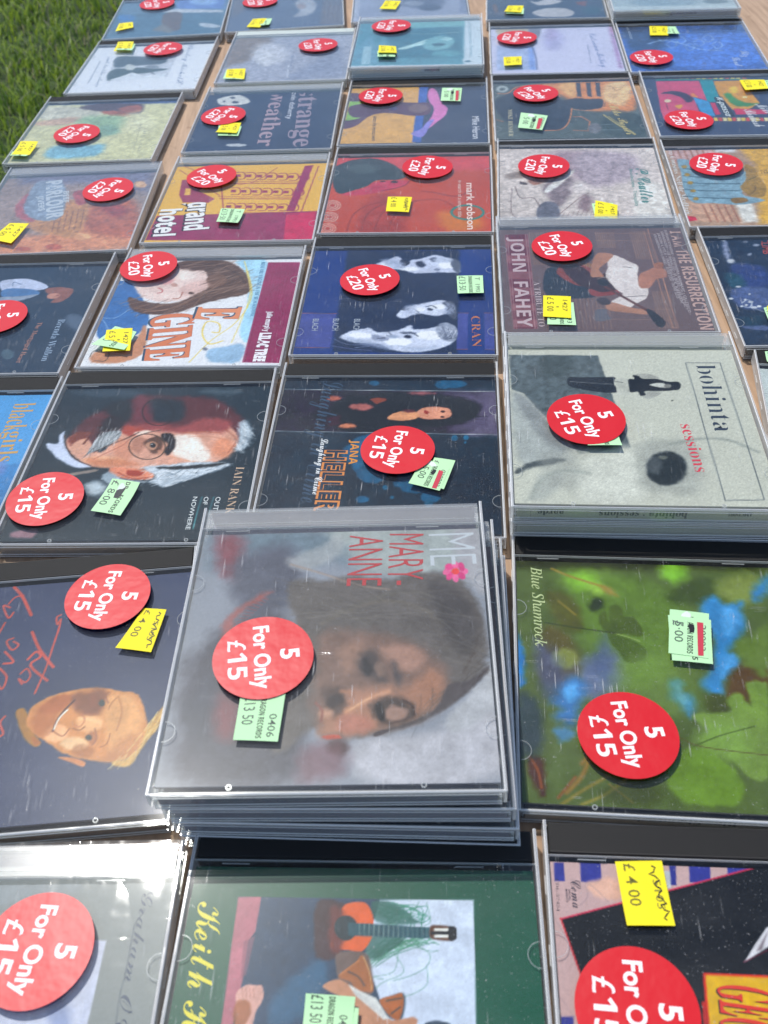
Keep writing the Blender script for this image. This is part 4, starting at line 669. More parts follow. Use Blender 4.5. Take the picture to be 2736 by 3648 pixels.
'c42':{'pos': [-99.74,609.85,-5.05,1],'base': 'e8b44e','var': 'c','strip': '98a0a4','mot': 0.03,'ops': [['p','96305a',0.28,[-59.6,44.7,61.3,47.3,61.6,3.4,-60.2,8.4],1],['p','c83058',0.36,[37.7,43.9,59.5,46.2,61.6,3.4,40.5,4.4],1],['p','96305a',0.31,[-49.5,77.8,-52.3,103.3,-44.3,103.9,-39.6,88,-20.2,70,-24.2,63.7,-44.1,65.3],0.9],['p','e8b44e',0.32,[-46.4,88.6,-42.3,88.2,-40.7,77.1,-45.4,77.5],1],['c','96305a',0.22,[-8.6,102.7,-3.1,102.7,-2.4,108.3,-5,114.3,-10.5,114.3],1,1.08],['p','96305a',0.22,[-10.1,106.8,-5.9,106.4,-6.4,111,-10.6,111.4],1],['c','96305a',0.21,[-0,101.8,5.4,101.9,6.2,107.4,3.7,113.4,-1.8,113.4],1,1.07],['p','96305a',0.22,[-1.5,105.9,2.7,105.5,2.3,110.1,-1.9,110.5],1],['c','96305a',0.21,[8.5,101,13.9,101.1,14.8,106.6,12.3,112.5,6.8,112.5],1,1.07],['p','96305a',0.21,[7.1,105.1,11.2,104.7,10.9,109.2,6.7,109.6],1],['c','96305a',0.21,[17,100.2,22.4,100.2,23.3,105.7,20.9,111.6,15.4,111.6],1,1.06],['p','96305a',0.21,[15.6,104.2,19.8,103.8,19.4,108.4,15.3,108.8],1],['c','96305a',0.21,[25.5,99.4,30.8,99.4,31.8,104.9,29.5,110.7,24,110.7],1,1.05],['p','96305a',0.21,[24.1,103.4,28.3,103,28,107.5,23.8,107.9],1],['c','96305a',0.21,[33.9,98.6,39.3,98.6,40.3,104.1,38,109.9,32.6,109.9],1,1.05],['p','96305a',0.21,[32.6,102.6,36.7,102.2,36.5,106.7,32.4,107.1],1],['c','96305a',0.21,[42.3,97.8,47.7,97.9,48.7,103.3,46.5,109,41.1,109],1,1.04],['p','96305a',0.21,[41.1,101.8,45.1,101.4,45,105.8,40.9,106.2],1],['l','96305a',0.21,[-21,96.6,46.7,92],1,1.04],['l','96305a',0.21,[-23.1,100.1,46.4,94.7],1,0.63],['c','96305a',0.21,[-8.2,76.5,-2.9,76.6,-2.2,81.9,-4.7,87.6,-10,87.5],1,1.03],['p','96305a',0.21,[-9.6,80.4,-5.6,80.1,-6.1,84.4,-10.1,84.8],1],['c','96305a',0.21,[0.1,75.8,5.3,75.9,6.1,81.2,3.7,86.8,-1.6,86.8],1,1.03],['p','96305a',0.21,[-1.3,79.7,2.7,79.3,2.3,83.7,-1.7,84.1],1],['c','96305a',0.2,[8.4,75.1,13.6,75.2,14.4,80.5,12,86.1,6.7,86],1,1.02],['p','96305a',0.2,[7,79,11,78.6,10.6,83,6.6,83.3],1],['c','96305a',0.2,[16.6,74.5,21.8,74.6,22.7,79.8,20.4,85.4,15.1,85.3],1,1.02],['p','96305a',0.2,[15.3,78.3,19.2,78,18.9,82.3,14.9,82.6],1],['c','96305a',0.2,[24.8,73.8,30,73.9,30.9,79.1,28.7,84.6,23.4,84.6],1,1.01],['p','96305a',0.2,[23.5,77.6,27.5,77.3,27.2,81.6,23.2,81.9],1],['c','96305a',0.2,[33,73.1,38.2,73.2,39.1,78.4,36.9,83.9,31.7,83.8],1,1],['p','96305a',0.2,[31.7,76.9,35.7,76.6,35.4,80.8,31.5,81.2],1],['c','96305a',0.2,[41.1,72.5,46.3,72.6,47.3,77.7,45.2,83.2,39.9,83.1],1,1],['p','96305a',0.2,[39.9,76.2,43.9,75.9,43.7,80.2,39.7,80.5],1],['l','96305a',0.2,[-16.3,70.2,46.6,66.8],1,1],['l','96305a',0.2,[-18.2,73.6,46.4,69.4],1,0.6],['c','96305a',0.2,[-7.8,51.6,-2.7,51.7,-2,56.8,-4.5,62.2,-9.6,62.1],1,0.99],['p','96305a',0.2,[-9.2,55.3,-5.3,55,-5.8,59.2,-9.7,59.5],1],['c','96305a',0.2,[0.2,51,5.3,51.2,6,56.2,3.7,61.6,-1.5,61.4],1,0.98],['p','96305a',0.2,[-1.2,54.7,2.7,54.4,2.3,58.6,-1.6,58.9],1],['c','96305a',0.2,[8.2,50.5,13.3,50.6,14.1,55.6,11.8,61,6.6,60.8],1,0.98],['p','96305a',0.2,[6.9,54.1,10.8,53.8,10.4,58,6.5,58.3],1],['c','96305a',0.19,[16.2,49.9,21.3,50,22.1,55.1,19.8,60.3,14.7,60.2],1,0.97],['p','96305a',0.19,[14.9,53.5,18.8,53.3,18.5,57.4,14.6,57.7],1],['c','96305a',0.19,[24.1,49.3,29.2,49.5,30.1,54.5,27.9,59.7,22.8,59.6],1,0.97],['p','96305a',0.19,[22.9,53,26.8,52.7,26.5,56.8,22.6,57.1],1],['c','96305a',0.19,[32.1,48.8,37.1,48.9,38.1,53.9,35.9,59.1,30.8,59],1,0.96],['p','96305a',0.19,[30.9,52.4,34.7,52.1,34.5,56.2,30.6,56.5],1],['c','96305a',0.19,[40,48.2,45,48.4,46,53.3,43.9,58.6,38.8,58.4],1,0.96],['p','96305a',0.19,[38.8,51.8,42.6,51.6,42.5,55.6,38.6,55.9],1],['l','96305a',0.19,[-11.8,45.3,46.6,42.8],1,0.95],['l','96305a',0.19,[-13.7,48.4,46.4,45.3],1,0.58],['p','96305a',0.3,[43.4,123.5,50.2,124.2,43.5,48.5,37.3,47.7],1],['l','96305a',0.2,[54.5,122.3,48.7,47.4],1,0.8],['l','96305a',0.22,[-57.7,121.3,-17.2,75.1],1,0.65],['c','96305a',0.22,[-58.3,130.4,-4.3,93,21.5,121.5],1,0.66],['l','96305a',0.21,[-29.5,142.2,-9.8,48.4],1,0.85],['p','96305a',0.32,[-41.7,85.4,-36.4,98.9,-32.8,87.4,-37.1,82.2],1]],'txt': [['bc','hotel','1c1418',-58.9,54.5,-56.1,12.9,15,0.06],['bc','grand','1c1418',-39.8,63.6,-34.9,20.7,17,0.06],['bc','hotel','f4f0ec',-58.2,54.5,-55.5,13.4,14.8,0.02],['bc','grand','f4f0ec',-39.3,64.1,-34.4,21.2,16.7,0.02],['bo','BUIDOBLIN','c84848',24.6,28.8,-16.3,28.4,0.2,0]],'lab': [['g','g13',[-11.4,49,6.9,46.7,5.3,23.6,-10.9,26]]],'st': [-27.7,101.3,-45.2,'20']},
'c43':{'pos': [27.01,606.12,-6.37,1],'base': 'c04c38','var': 'b','strip': '202020','mot': 0.08,'ops': [['p','cc4a50',5.4,[-61.5,132.7,61.9,126.8,62.5,102,-58.9,105.1],1],['s','36444c',0.85,[-61.9,109.4,-56,117.5,-48.4,123.2,-33,126,-18.5,117.9,-7.5,103.1,-3.8,93.1,-9.8,87.7,-16.6,87.1,-25,87.2,-29.8,82.9,-33.5,76.9,-43.8,70,-51.7,65.1,-56.9,70.5,-61.5,90.5],1],['s','c03c54',1.23,[-51.1,64.2,-42.5,70,-32.6,76.3,-29.1,82.9,-18.9,85.8,-9.7,86.6,-1.1,85.1,-2.2,80.1,-6.1,76.9,-18.8,68.6,-34.9,62.9,-47.3,62.5],1],['s','3a3038',0.62,[-9.6,83.7,-10,82.6,-11.4,82,-13.2,82,-14.7,82.8,-15.3,84,-14.9,85.1,-13.4,85.8,-11.7,85.7,-10.2,84.9],1],['s','3a3038',0.62,[-19.3,85,-19.7,84.4,-20.7,84,-22,84,-23.1,84.5,-23.5,85.2,-23.2,85.8,-22.2,86.2,-20.8,86.1,-19.8,85.7],1],['c','7c3040',0.61,[-1,85.6,-3.4,79,-9,74.3,-21.7,69.2],1,1.02],['s','4c5c60',2.16,[-26.9,106.4,-28.8,101.3,-34.6,98.4,-42,98.8,-48.3,102.3,-51.1,107.7,-49.2,112.8,-43.4,115.8,-35.8,115.4,-29.5,111.8],0.6],['s','2c3a40',2.55,[-10.5,99.8,-11.8,95.8,-15.6,93.4,-20.5,93.6,-24.6,96.3,-26.4,100.5,-25.2,104.6,-21.4,107,-16.4,106.7,-12.2,104],0.6],['s','c8702e',5.5,[23.2,33.8,48,33.2,54.2,11.1,30.1,7.9],1],['s','a84038',4.76,[-28.6,58.6,-9.5,60.7,-0.3,7.1,-34.6,7.6],1],['s','d8b0a0',0.2,[-50,46.5,-50.8,41.7,-53.7,38.8,-57.6,38.9,-61.1,42,-62.9,46.8,-62.1,51.7,-59.2,54.6,-55.2,54.5,-51.7,51.3],1],['s','b8483c',0.2,[-50.8,46.5,-51.5,42.3,-54,39.8,-57.5,39.8,-60.6,42.5,-62.1,46.8,-61.5,51.1,-58.9,53.6,-55.4,53.5,-52.3,50.8],1],['s','d8b0a0',0.2,[-51.8,46.5,-52.4,43.1,-54.5,41,-57.3,41.1,-59.8,43.3,-61.1,46.8,-60.5,50.2,-58.4,52.4,-55.6,52.3,-53,50],1],['s','b8483c',0.2,[-52.6,46.5,-53,43.7,-54.8,41.9,-57.2,42,-59.3,43.8,-60.3,46.7,-59.9,49.6,-58.1,51.4,-55.7,51.3,-53.6,49.5],1],['s','d8b0a0',0.2,[-53.6,46.6,-53.9,44.5,-55.2,43.2,-57,43.2,-58.5,44.6,-59.3,46.7,-58.9,48.8,-57.7,50.1,-55.9,50.1,-54.4,48.7],1],['s','b8483c',0.2,[-54.4,46.6,-54.6,45,-55.6,44.1,-56.8,44.2,-57.9,45.1,-58.5,46.7,-58.3,48.2,-57.3,49.2,-56.1,49.1,-54.9,48.1],1],['s','d8b0a0',0.19,[-50.5,28.6,-51.2,24,-54.1,21.2,-57.9,21.3,-61.4,24.2,-63.1,28.8,-62.4,33.5,-59.5,36.4,-55.6,36.3,-52.1,33.3],1],['s','b8483c',0.19,[-51.2,28.6,-51.9,24.5,-54.4,22.1,-57.8,22.1,-60.8,24.7,-62.3,28.8,-61.7,32.9,-59.2,35.4,-55.7,35.3,-52.7,32.7],1],['s','d8b0a0',0.19,[-52.2,28.6,-52.8,25.3,-54.8,23.3,-57.6,23.3,-60.1,25.4,-61.3,28.8,-60.8,32.2,-58.7,34.2,-55.9,34.1,-53.4,32],1],['s','b8483c',0.19,[-53,28.6,-53.4,25.8,-55.1,24.2,-57.5,24.2,-59.5,26,-60.6,28.8,-60.1,31.6,-58.4,33.3,-56.1,33.2,-54,31.4],1],['s','d8b0a0',0.19,[-54,28.6,-54.3,26.6,-55.6,25.4,-57.3,25.4,-58.8,26.7,-59.5,28.8,-59.2,30.8,-58,32.1,-56.3,32,-54.7,30.7],1],['s','b8483c',0.19,[-54.7,28.7,-55,27.2,-55.9,26.3,-57.1,26.3,-58.2,27.2,-58.8,28.7,-58.6,30.2,-57.6,31.1,-56.4,31.1,-55.3,30.2],1],['s','d8b0a0',0.19,[-50,11.5,-50.8,7.1,-53.6,4.4,-57.4,4.4,-60.8,7.2,-62.5,11.7,-61.8,16.2,-58.9,19,-55.1,18.9,-51.7,16.1],1],['s','b8483c',0.19,[-50.8,11.5,-51.4,7.6,-53.9,5.2,-57.2,5.3,-60.2,7.8,-61.7,11.7,-61.1,15.7,-58.6,18.1,-55.2,18.1,-52.2,15.5],1],['s','d8b0a0',0.19,[-51.8,11.6,-52.3,8.4,-54.3,6.4,-57.1,6.4,-59.5,8.5,-60.7,11.7,-60.2,14.9,-58.2,16.9,-55.4,16.9,-53,14.8],1],['s','b8483c',0.19,[-52.5,11.6,-52.9,8.9,-54.6,7.3,-56.9,7.3,-59,9,-60,11.7,-59.5,14.4,-57.9,16,-55.5,16,-53.5,14.3],1],['s','d8b0a0',0.19,[-53.5,11.6,-53.8,9.6,-55.1,8.4,-56.7,8.5,-58.2,9.7,-59,11.7,-58.7,13.7,-57.4,14.9,-55.7,14.8,-54.2,13.6],1],['s','b8483c',0.19,[-54.2,11.6,-54.5,10.2,-55.4,9.3,-56.6,9.3,-57.7,10.2,-58.2,11.7,-58,13.1,-57.1,14,-55.9,14,-54.8,13],1],['c','8c3834',0.96,[-42,7.7,-39.3,32.7,-27.8,47.9,-9.1,52.7],1,0.96],['c','8c3834',0.96,[-32.1,7.6,-29.2,32.4,-18.9,47.7,-4,52.5],1,0.96],['c','8c3834',0.95,[-22.3,7.5,-19.1,32.2,-10,47.4,1.1,52.4],1,0.95],['c','8c3834',0.95,[-12.5,7.3,-9.1,32,-1.1,47.2,6.2,52.2],1,0.95],['c','8c3434',1.19,[9.3,68.1,19.7,65.1,35.1,59.2,47.7,69.5],1,1.38],['c','9a3a30',1.16,[3.7,52.3,22.6,54.4,35.5,41.1],1,1.16],['s','2f8078',0.37,[56.4,33.5,54,26.6,47.8,22.4,40.1,22.6,33.7,27,31.2,34.1,33.4,41.2,39.7,45.5,47.6,45.3,54,40.7],1],['s','b85432',0.37,[54.4,33.6,52.4,28.1,47.2,24.8,40.6,24.9,35.3,28.4,33.1,34,35.1,39.6,40.4,43,47,42.8,52.4,39.2],1]],'txt': [['sn','mark robson','f0d8cc',42.7,80.5,43.8,8.4,5.7,0.01],['sn','in search of a simple title','e4c4b8',36.4,84.9,37,26.5,3,0]],'lab': [['y','y4',[-15.4,53.3,2.7,52.3,1.3,29.6,-15.5,31.5]]],'st': [12.5,101.6,-98.1,'20']},
'c44':{'pos': [155.07,603.35,-7.3,1],'base': 'cfc2bc','var': 'b','strip': '202020','mot': 0.07,'ops': [['s','a08890',6.82,[-19.1,118.3,4.4,121.3,21.8,114,17.1,87.5,6,68.8,-8,81.8],1],['s','b0a0a8',6.72,[-1,118,41.2,117.1,43.5,80.2,17.6,62.2,1.1,68.9],1],['s','8c7c80',2.52,[-28.4,60.7,-18.1,75.8,-9.2,81.8,-3.9,66,-9.8,45.2,-20,28.3,-25.3,45.7],1],['s','6c6c78',0.99,[-33.4,27.4,-27.9,37.1,-19.8,34,-18.2,14.4,-33.2,10.9],1],['s','d8d4d0',1.07,[-27.4,54.7,-18.3,72.6,-5.2,88.1,-4.1,84.8,-16.2,63.3,-25.1,51.6],1],['s','a87868',1.29,[-37.9,73.2,-26.7,77.6,-24.5,69.7,-35.6,64],1],['s','d8ccc8',5.28,[4.1,59.6,2.7,54.4,-0.5,51.2,-4.2,51.3,-7,54.7,-7.9,60,-6.4,65.4,-3.2,68.6,0.5,68.5,3.3,65],1],['s','988880',2.19,[-55.3,83.1,-36.4,88.9,-37.8,79.5,-52.8,73.7],1],['c','6a5a58',0.61,[-49.1,61.4,-45.6,43.5,-36,43.2,-31.6,28.8],1,0.82],['c','7a6a68',0.6,[-51.5,58.5,-52.7,24,-49.3,12.9],1,0.6],['c','78605c',0.4,[-20.5,14.5,-11.8,28,-2.9,42,4.7,50.6],1,0.6],['p','5a5050',0.85,[-45.4,70.4,-39.9,67.2,-40.5,63.5,-45.7,65.8],1],['s','e0d8d0',4.06,[41.4,61.4,58.4,64,58.4,11.3,35.8,9.5],1],['s','8a7478',3.62,[-0.2,47.8,6.5,41.7,2.8,21.8,-3.7,27.7],1],['l','8a7470',0.39,[-17.2,11.6,-14.6,19.7],1,0.39],['l','8a7470',0.39,[-13.7,12.3,-11,21],1,0.39],['l','8a7470',0.39,[-10.3,13,-7.5,22.2],1,0.39],['l','8a7470',0.39,[-6.8,13.7,-4,23.5],1,0.39],['l','8a7470',0.39,[-3.4,14.3,-0.4,24.8],1,0.39],['l','8a7470',0.39,[0.1,15,3.1,26],1,0.39],['l','8a7470',0.39,[3.6,15.7,6.6,27.3],1,0.39],['l','8a7470',0.39,[7,16.4,10.2,28.6],1,0.39],['l','8a7470',0.39,[10.5,17.1,13.8,29.9],1,0.39],['l','8a7470',0.4,[14,17.8,17.4,31.2],1,0.4],['n',0.16,3.2,[]],['n',0.1,1.6,[]]],'txt': [['sc','P. Coulter','3f8078',42.2,90.7,42,34.6,9.3,0.02],['sn','Recollections - Tranquility','5a9488',38.1,89.5,36.6,29.6,2.6,0]],'lab': [['g','',[5.1,28.6,20.4,29.4,19.3,4.5,6,6.1]],['y','y5',[7.8,31.3,22.9,24.2,21,4.1,5.3,7.5]]],'st': [-27.1,88.7,-99.5,'20']},
'c45':{'pos': [285.11,582.72,-6.22,1],'base': 'b09078','var': 'b','strip': '202020','mot': 0.06,'ops': [['p','c8a4a0',1.57,[-57.9,139.1,-27,136.5,-23,123.2,-30.6,101.8,-54.9,103.2,-58.4,122.6],1],['p','dcdce0',2.24,[-24.6,135.5,-6.2,134,-7.2,122.1,-21.7,123.1],1],['p','d8a640',3.55,[-4.8,134.7,48.7,130.5,18.6,8.1,-12.5,7.8,4,100],1],['p','c49a80',1.53,[-55.8,38.9,-26.9,36,-23.1,11.5,-57.2,12.5],1],['p','e4e0d8',2.36,[-23.8,37.3,-11.8,38.5,-13.1,10.3,-23.4,10.2],1],['l','a87868',0.56,[-55.6,137.3,-54.3,103.1],1,1.58],['l','a87868',0.56,[-50.7,136.8,-49.6,102.9],1,1.57],['l','a87868',0.56,[-45.9,136.4,-44.9,102.6],1,1.57],['l','a87868',0.56,[-41.1,136,-40.2,102.3],1,1.56],['l','a87868',0.56,[-36.3,135.6,-35.6,102.1],1,1.56],['l','a87868',0.56,[-31.5,135.2,-30.9,101.8],1,1.56],['l','a8745c',0.57,[-46.9,36.2,-45.4,11.3],1,1.53],['l','a8745c',0.57,[-41.9,36.1,-40.5,11.3],1,1.52],['l','a8745c',0.57,[-36.9,36.1,-35.7,11.4],1,1.52],['l','a8745c',0.57,[-31.9,36,-30.8,11.4],1,1.52],['l','a8745c',0.57,[-26.9,36,-26,11.4],1,1.51],['s','84a4b4',0.61,[-53.1,110.9,-43.5,107.2,-40.6,87.1,-5.7,88.6,-7.5,77,-12.5,67.3,-15.2,50.7,-5.1,45.1,-3.1,41.1,-21.1,36,-38.2,38.8,-52.7,40.3,-56.3,58.4,-54.1,87.7],1],['c','3f5a66',0.62,[-54.6,72.9,-38.7,69.4,-14.6,68.7],1,1.24],['c','3f5a66',0.61,[-56.5,61.3,-40.7,58.1,-16.8,57.6],1,1.21],['c','3f5a66',0.59,[-58.2,50,-42.6,47,-19.3,45.3],1,1.19],['c','3f5a66',0.63,[-53,83.2,-37,79.6,-12.4,80.1],1,1.26],['c','3f5a66',0.64,[-51.1,95.2,-34.9,91.4,-9.2,96.2],1,1.28],['s','a88838',0.65,[-47.9,98.1,-48.5,96.5,-49.8,95.6,-51.1,95.7,-52,96.7,-52.1,98.3,-51.5,99.9,-50.2,100.9,-48.9,100.8,-48,99.8],1],['s','a88838',0.64,[-47.9,84.5,-48.6,82.9,-49.8,82,-51.1,82,-51.9,83,-52.1,84.6,-51.4,86.2,-50.2,87.1,-48.9,87.1,-48.1,86],1],['s','a88838',0.62,[-47.9,71.2,-48.6,69.7,-49.8,68.7,-51,68.8,-51.9,69.8,-52.1,71.3,-51.4,72.8,-50.2,73.7,-49,73.7,-48.1,72.7],1],['s','a88838',0.61,[-47.9,58.3,-48.6,56.8,-49.8,55.9,-51,55.9,-51.9,56.9,-52,58.4,-51.4,59.8,-50.2,60.7,-49,60.7,-48.1,59.8],1],['s','a88838',0.6,[-48,45.7,-48.6,44.3,-49.7,43.4,-51,43.4,-51.9,44.3,-52,45.8,-51.4,47.2,-50.2,48.1,-49,48.1,-48.1,47.2],1],['s','a07c38',0.61,[-4.9,98.9,-1.5,100.2,1.9,92.7,1.9,81,3.4,62.6,-0.8,49.1,-7.2,46.5,-12.6,52,-15.1,63.1,-10.4,71.4,-7.2,81.4],1],['s','8a6830',0.59,[-25.1,45.4,-16,46.6,-14.2,41.2,-23.6,38],1],['l','4a5030',0.41,[-7.5,74.2,-0.2,79.7],1,0.62],['c','6a5028',0.4,[-11.7,50.6,-6.1,57.3,-3.8,65.6],1,0.6],['p','cc3048',0.28,[-60.9,20.2,-55,19,-54.2,13.8,-60.8,11.8],1],['p','d8a640',0.62,[4,91.1,10.8,90.8,9.5,85,2.8,85.3],1],['n',0.12,3.2,[]],['n',0.07,1.6,[]]],'txt': [['sn','DE FE','5a4020',4.9,90.8,4.7,85.2,4.9,0],['se','Bro Cousins Nell de Medlum','e0e0dc',-57.5,133.2,-60.9,22.2,3.8,0]],'lab': [],'st': [-27.3,95.4,-106.3,'20']},
'c51':{'pos': [-250.44,468.41,-4.75,1],'base': '2d3f54','var': 'b','strip': '202020','mot': 0.1,'ops': [['s','b8c0d8',0.52,[-10.8,108.7,-3.9,112.1,7.7,112.1,19.1,106.8,25.3,100.9,18.5,97.2,1.2,99.4,-5,96.9],1],['s','4f78a8',0.51,[-5.4,98.1,2.6,100.5,18.5,97.2,21.1,91.6,9.3,90.4,-2.7,90.1],1],['s','8c98ac',0.63,[-4.2,89.3,9.4,90.1,20.9,92.4,17.1,87.8,6.6,82.8,4.1,79.8,-2.6,84.6],1],['s','8c5c56',0.63,[24.2,98.6,32.4,100.7,41.7,98.8,44.3,95.5,43,87.7,38.7,82,32.7,81.9,34.3,88,28.2,91.4],1],['s','c08878',0.5,[36.3,90.7,36.2,88.4,34.6,86.7,32.1,86.1,29.5,86.9,28,88.7,28,90.9,29.6,92.6,32.2,93.3,34.8,92.5],1],['c','3a5070',0.26,[-0.2,103.5,-0.9,108.3,5.6,104.9],1,0.39],['s','8c5048',0.25,[35.8,90.3,35.8,89.8,35.5,89.4,34.9,89.5,34.4,89.8,34.1,90.4,34.1,90.9,34.4,91.3,35,91.2,35.5,90.9],1],['s','4a6070',1.11,[26.8,23.6,27.1,20.4,25.7,18.6,23.2,18.6,20.5,20.6,18.7,23.8,18.4,26.9,19.8,28.8,22.3,28.8,25,26.8],1],['s','7888a0',2.34,[57,65,61.9,59.6,64.6,53.4,64.3,48.9,61.1,47.6,56.2,50,51.4,55.4,48.5,61.6,48.7,66.3,52,67.6],0.5]],'txt': [['se','Brenda Wallon','98acc4',44,61.4,46.1,15.9,4.6,0],['se','The Mortgaged Heart','b8806c',31.4,58.2,30.9,14.5,3.1,0]],'lab': [],'st': [4.2,61,-81.9,'20']},
'c52':{'pos': [-117.83,462.05,-5.36,1],'base': 'e6e6ea','var': 'c','strip': 'b4b4bc','mot': 0.02,'ops': [['s','a8d4ec',0.98,[15.1,125.4,37.6,123.5,39.8,34.7,31.6,38.8,30.4,83.7,21.7,114.1],1],['s','3f70ac',0.8,[-66.7,94.9,-51.3,98,-31.2,61.5,-31,42.1,-41.9,33.3,-59.5,38],1],['c','8cacd0',0.32,[-61.4,57.4,-52.3,56.8,-45.8,66.4],1,0.48],['c','8cacd0',0.32,[-53.2,43.3,-57.5,51.3,-60.9,55.4],1,0.47],['s','e8ccc4',1.35,[-49.5,100,-40.2,110.3,-25.4,122.5,-6.6,116.5,10.4,106.3,9.4,93.5,0.8,79.5,-14.4,76.5,-27.6,75.3,-41.8,82.5],1],['s','5e443c',1.01,[-25.9,124.9,-14.7,128,6.7,126.6,21.7,114.1,29.9,96.2,29.2,83.8,15.6,78.5,0.1,71.5,-12.4,62.3,-28.7,60.3,-43.5,66.2,-49.4,80.9,-38,76,-20.3,72.8,-10.2,78.2,-1.3,90.1,-0.8,105,-6.1,114.2,-15.1,112.7,-23.2,117.8],1],['s','765548',1.01,[-0.1,107.1,8.9,108.6,13.2,97.5,5.2,91.7,-1,94.3],1],['s','dcb8b0',1.34,[-17.5,91.2,-5.8,101,0.5,98.4,1,89.9,-11.1,82.4],1],['c','8a6858',0.66,[-41.7,68.1,-24.2,65,-9.4,74.1,4.4,89.7,12.8,106.1],1,0.82],['c','a88474',0.48,[-35,63.7,-19,66.7,-5,79.9],1,0.65],['c','3f2c28',0.69,[-24.2,122.4,-1.9,122.8,17.8,110.1,25.9,96.5],1,1.04],['c','7a5a4c',0.65,[-19,66.7,0.3,81.6,18.6,92.8],1,0.82],['h','a08070','4a342c',[-25.9,124.9,-14.7,128,6.7,126.6,21.7,114.1,29.9,96.2,29.2,83.8,15.6,78.5,0.1,71.5,-12.4,62.3,-28.7,60.3,-43.5,66.2,-49.4,80.9,-38,76,-20.3,72.8,-10.2,78.2,2,96.2,-6.1,114.2,-15.1,112.7],0.6,130,29,17.6,0.67],['s','dca0a0',2.07,[-23.4,102.4,-24.1,98.6,-27.7,96.6,-32.7,96.9,-37.4,99.6,-39.9,103.7,-39.2,107.5,-35.6,109.6,-30.5,109.2,-25.8,106.4],1],['s','f0dcd4',2.42,[-9.5,107.8,-10,104,-13.1,101.9,-17.4,102.2,-21.4,104.9,-23.6,109,-23.1,112.8,-20.1,115,-15.7,114.7,-11.6,111.9],1],['c','c06868',0.34,[-32.1,92.3,-28.7,89.9,-28.5,86.8,-31,85.9],1,1.01],['c','a06050',0.33,[-19.4,78.9,-15,79.6,-14.3,86.8],1,0.82],['s','c09488',0.85,[-19.6,95.6,-19.7,94.1,-20.7,93.3,-22.1,93.4,-23.5,94.4,-24.3,96,-24.2,97.5,-23.2,98.4,-21.8,98.3,-20.4,97.2],1],['s','5a4038',0.5,[-6.3,85.2,-6.4,84.2,-7.4,83.7,-8.6,83.8,-9.8,84.5,-10.4,85.5,-10.2,86.5,-9.3,87,-8,86.9,-6.9,86.2],1],['s','c48868',1.19,[-55.4,19.4,-41.6,24.1,-33.1,32.9,-31.2,47.8,-26.3,36.2,-25.7,16.2,-37.4,8,-54.6,8.7],1],['c','5a5048',0.29,[-57.2,14.1,-55.9,21.2,-46.7,19,-46.5,10.1,-52.9,10.4],1,0.59],['c','e8c848',0.3,[22.4,30.1,14.5,26.9,8,38.2,8.6,51.3,16.7,49,18.5,39.5,14.1,39.7],1,0.9],['c','e8cc58',0.31,[5.8,7.9,14.9,30.5,28.1,52.1,32.6,83.5,21,125.4],1,0.62],['c','e8d070',0.32,[24.1,114,31.5,83.6,30.3,52,28.2,28],1,0.63],['s','98b8d4',1.43,[14.9,19.7,25.6,24.5,36,25.8,35.9,8.3,18.1,9.1],1],['s','7a8090',0.63,[1.2,58.5,1.1,57.4,0.4,56.7,-0.7,56.8,-1.8,57.6,-2.4,58.7,-2.3,59.9,-1.5,60.5,-0.4,60.5,0.6,59.7],1],['s','7a8090',0.58,[14.6,21.5,14.5,20.4,13.8,19.8,12.7,19.9,11.8,20.6,11.2,21.6,11.3,22.7,12.1,23.3,13.1,23.2,14.1,22.5],1],['p','94305a',0.23,[37.8,123.5,60.1,123,63,6.3,38.2,7.4],1],['l','7c2548',0.23,[39.4,123.4,39.6,8.1],0.6,0.47],['l','7c2548',0.23,[41.1,123.2,41.5,8.1],0.6,0.46],['l','7c2548',0.23,[42.9,123.1,43.4,8],0.6,0.46],['l','7c2548',0.23,[44.7,122.9,45.2,7.9],0.6,0.46],['l','7c2548',0.23,[46.4,122.8,47.1,7.8],0.6,0.46],['l','7c2548',0.23,[48.2,122.6,49,7.7],0.6,0.46],['l','7c2548',0.23,[50,122.5,50.9,7.7],0.6,0.46],['l','7c2548',0.23,[51.7,122.3,52.8,7.6],0.6,0.46],['l','7c2548',0.23,[53.5,122.2,54.6,7.5],0.6,0.46],['l','7c2548',0.23,[55.2,122,56.5,7.4],0.6,0.46],['l','7c2548',0.23,[57,121.9,58.4,7.4],0.6,0.46],['l','7c2548',0.23,[58.7,121.7,60.3,7.3],0.6,0.46]],'txt': [['sb','GINE','2c4860',-28.9,59.4,-22.6,8.7,26.5,0.03],['sb','GINE','d87848',-27.8,59.3,-21.6,8.7,25.8,0.02],['sb','E','2c4860',-0.6,68.5,-0.5,53.8,27.9,0.03],['sb','E','e08858',0.8,68.4,0.4,53.7,27.2,0.02],['se','BEST OIL ENGINE IS THE BLACKSTONE','4f88b0',33.1,123.9,35.5,56.5,2.7,0],['bc','julie murphy','f0e4ea',46.1,62,46.5,39.5,3.3,0.03],['bc','LILAC TREE','f6eef2',44.9,38.1,44.8,7.9,6.6,0.05]],'lab': [['g','',[-48.1,43.2,-32.8,36.7,-35,15.5,-57.3,21.7]],['y','y5',[-52.3,38.3,-36.1,40.2,-31.9,16.2,-48.9,15.6]]],'st': [-43,114.8,-75.5,'20']},
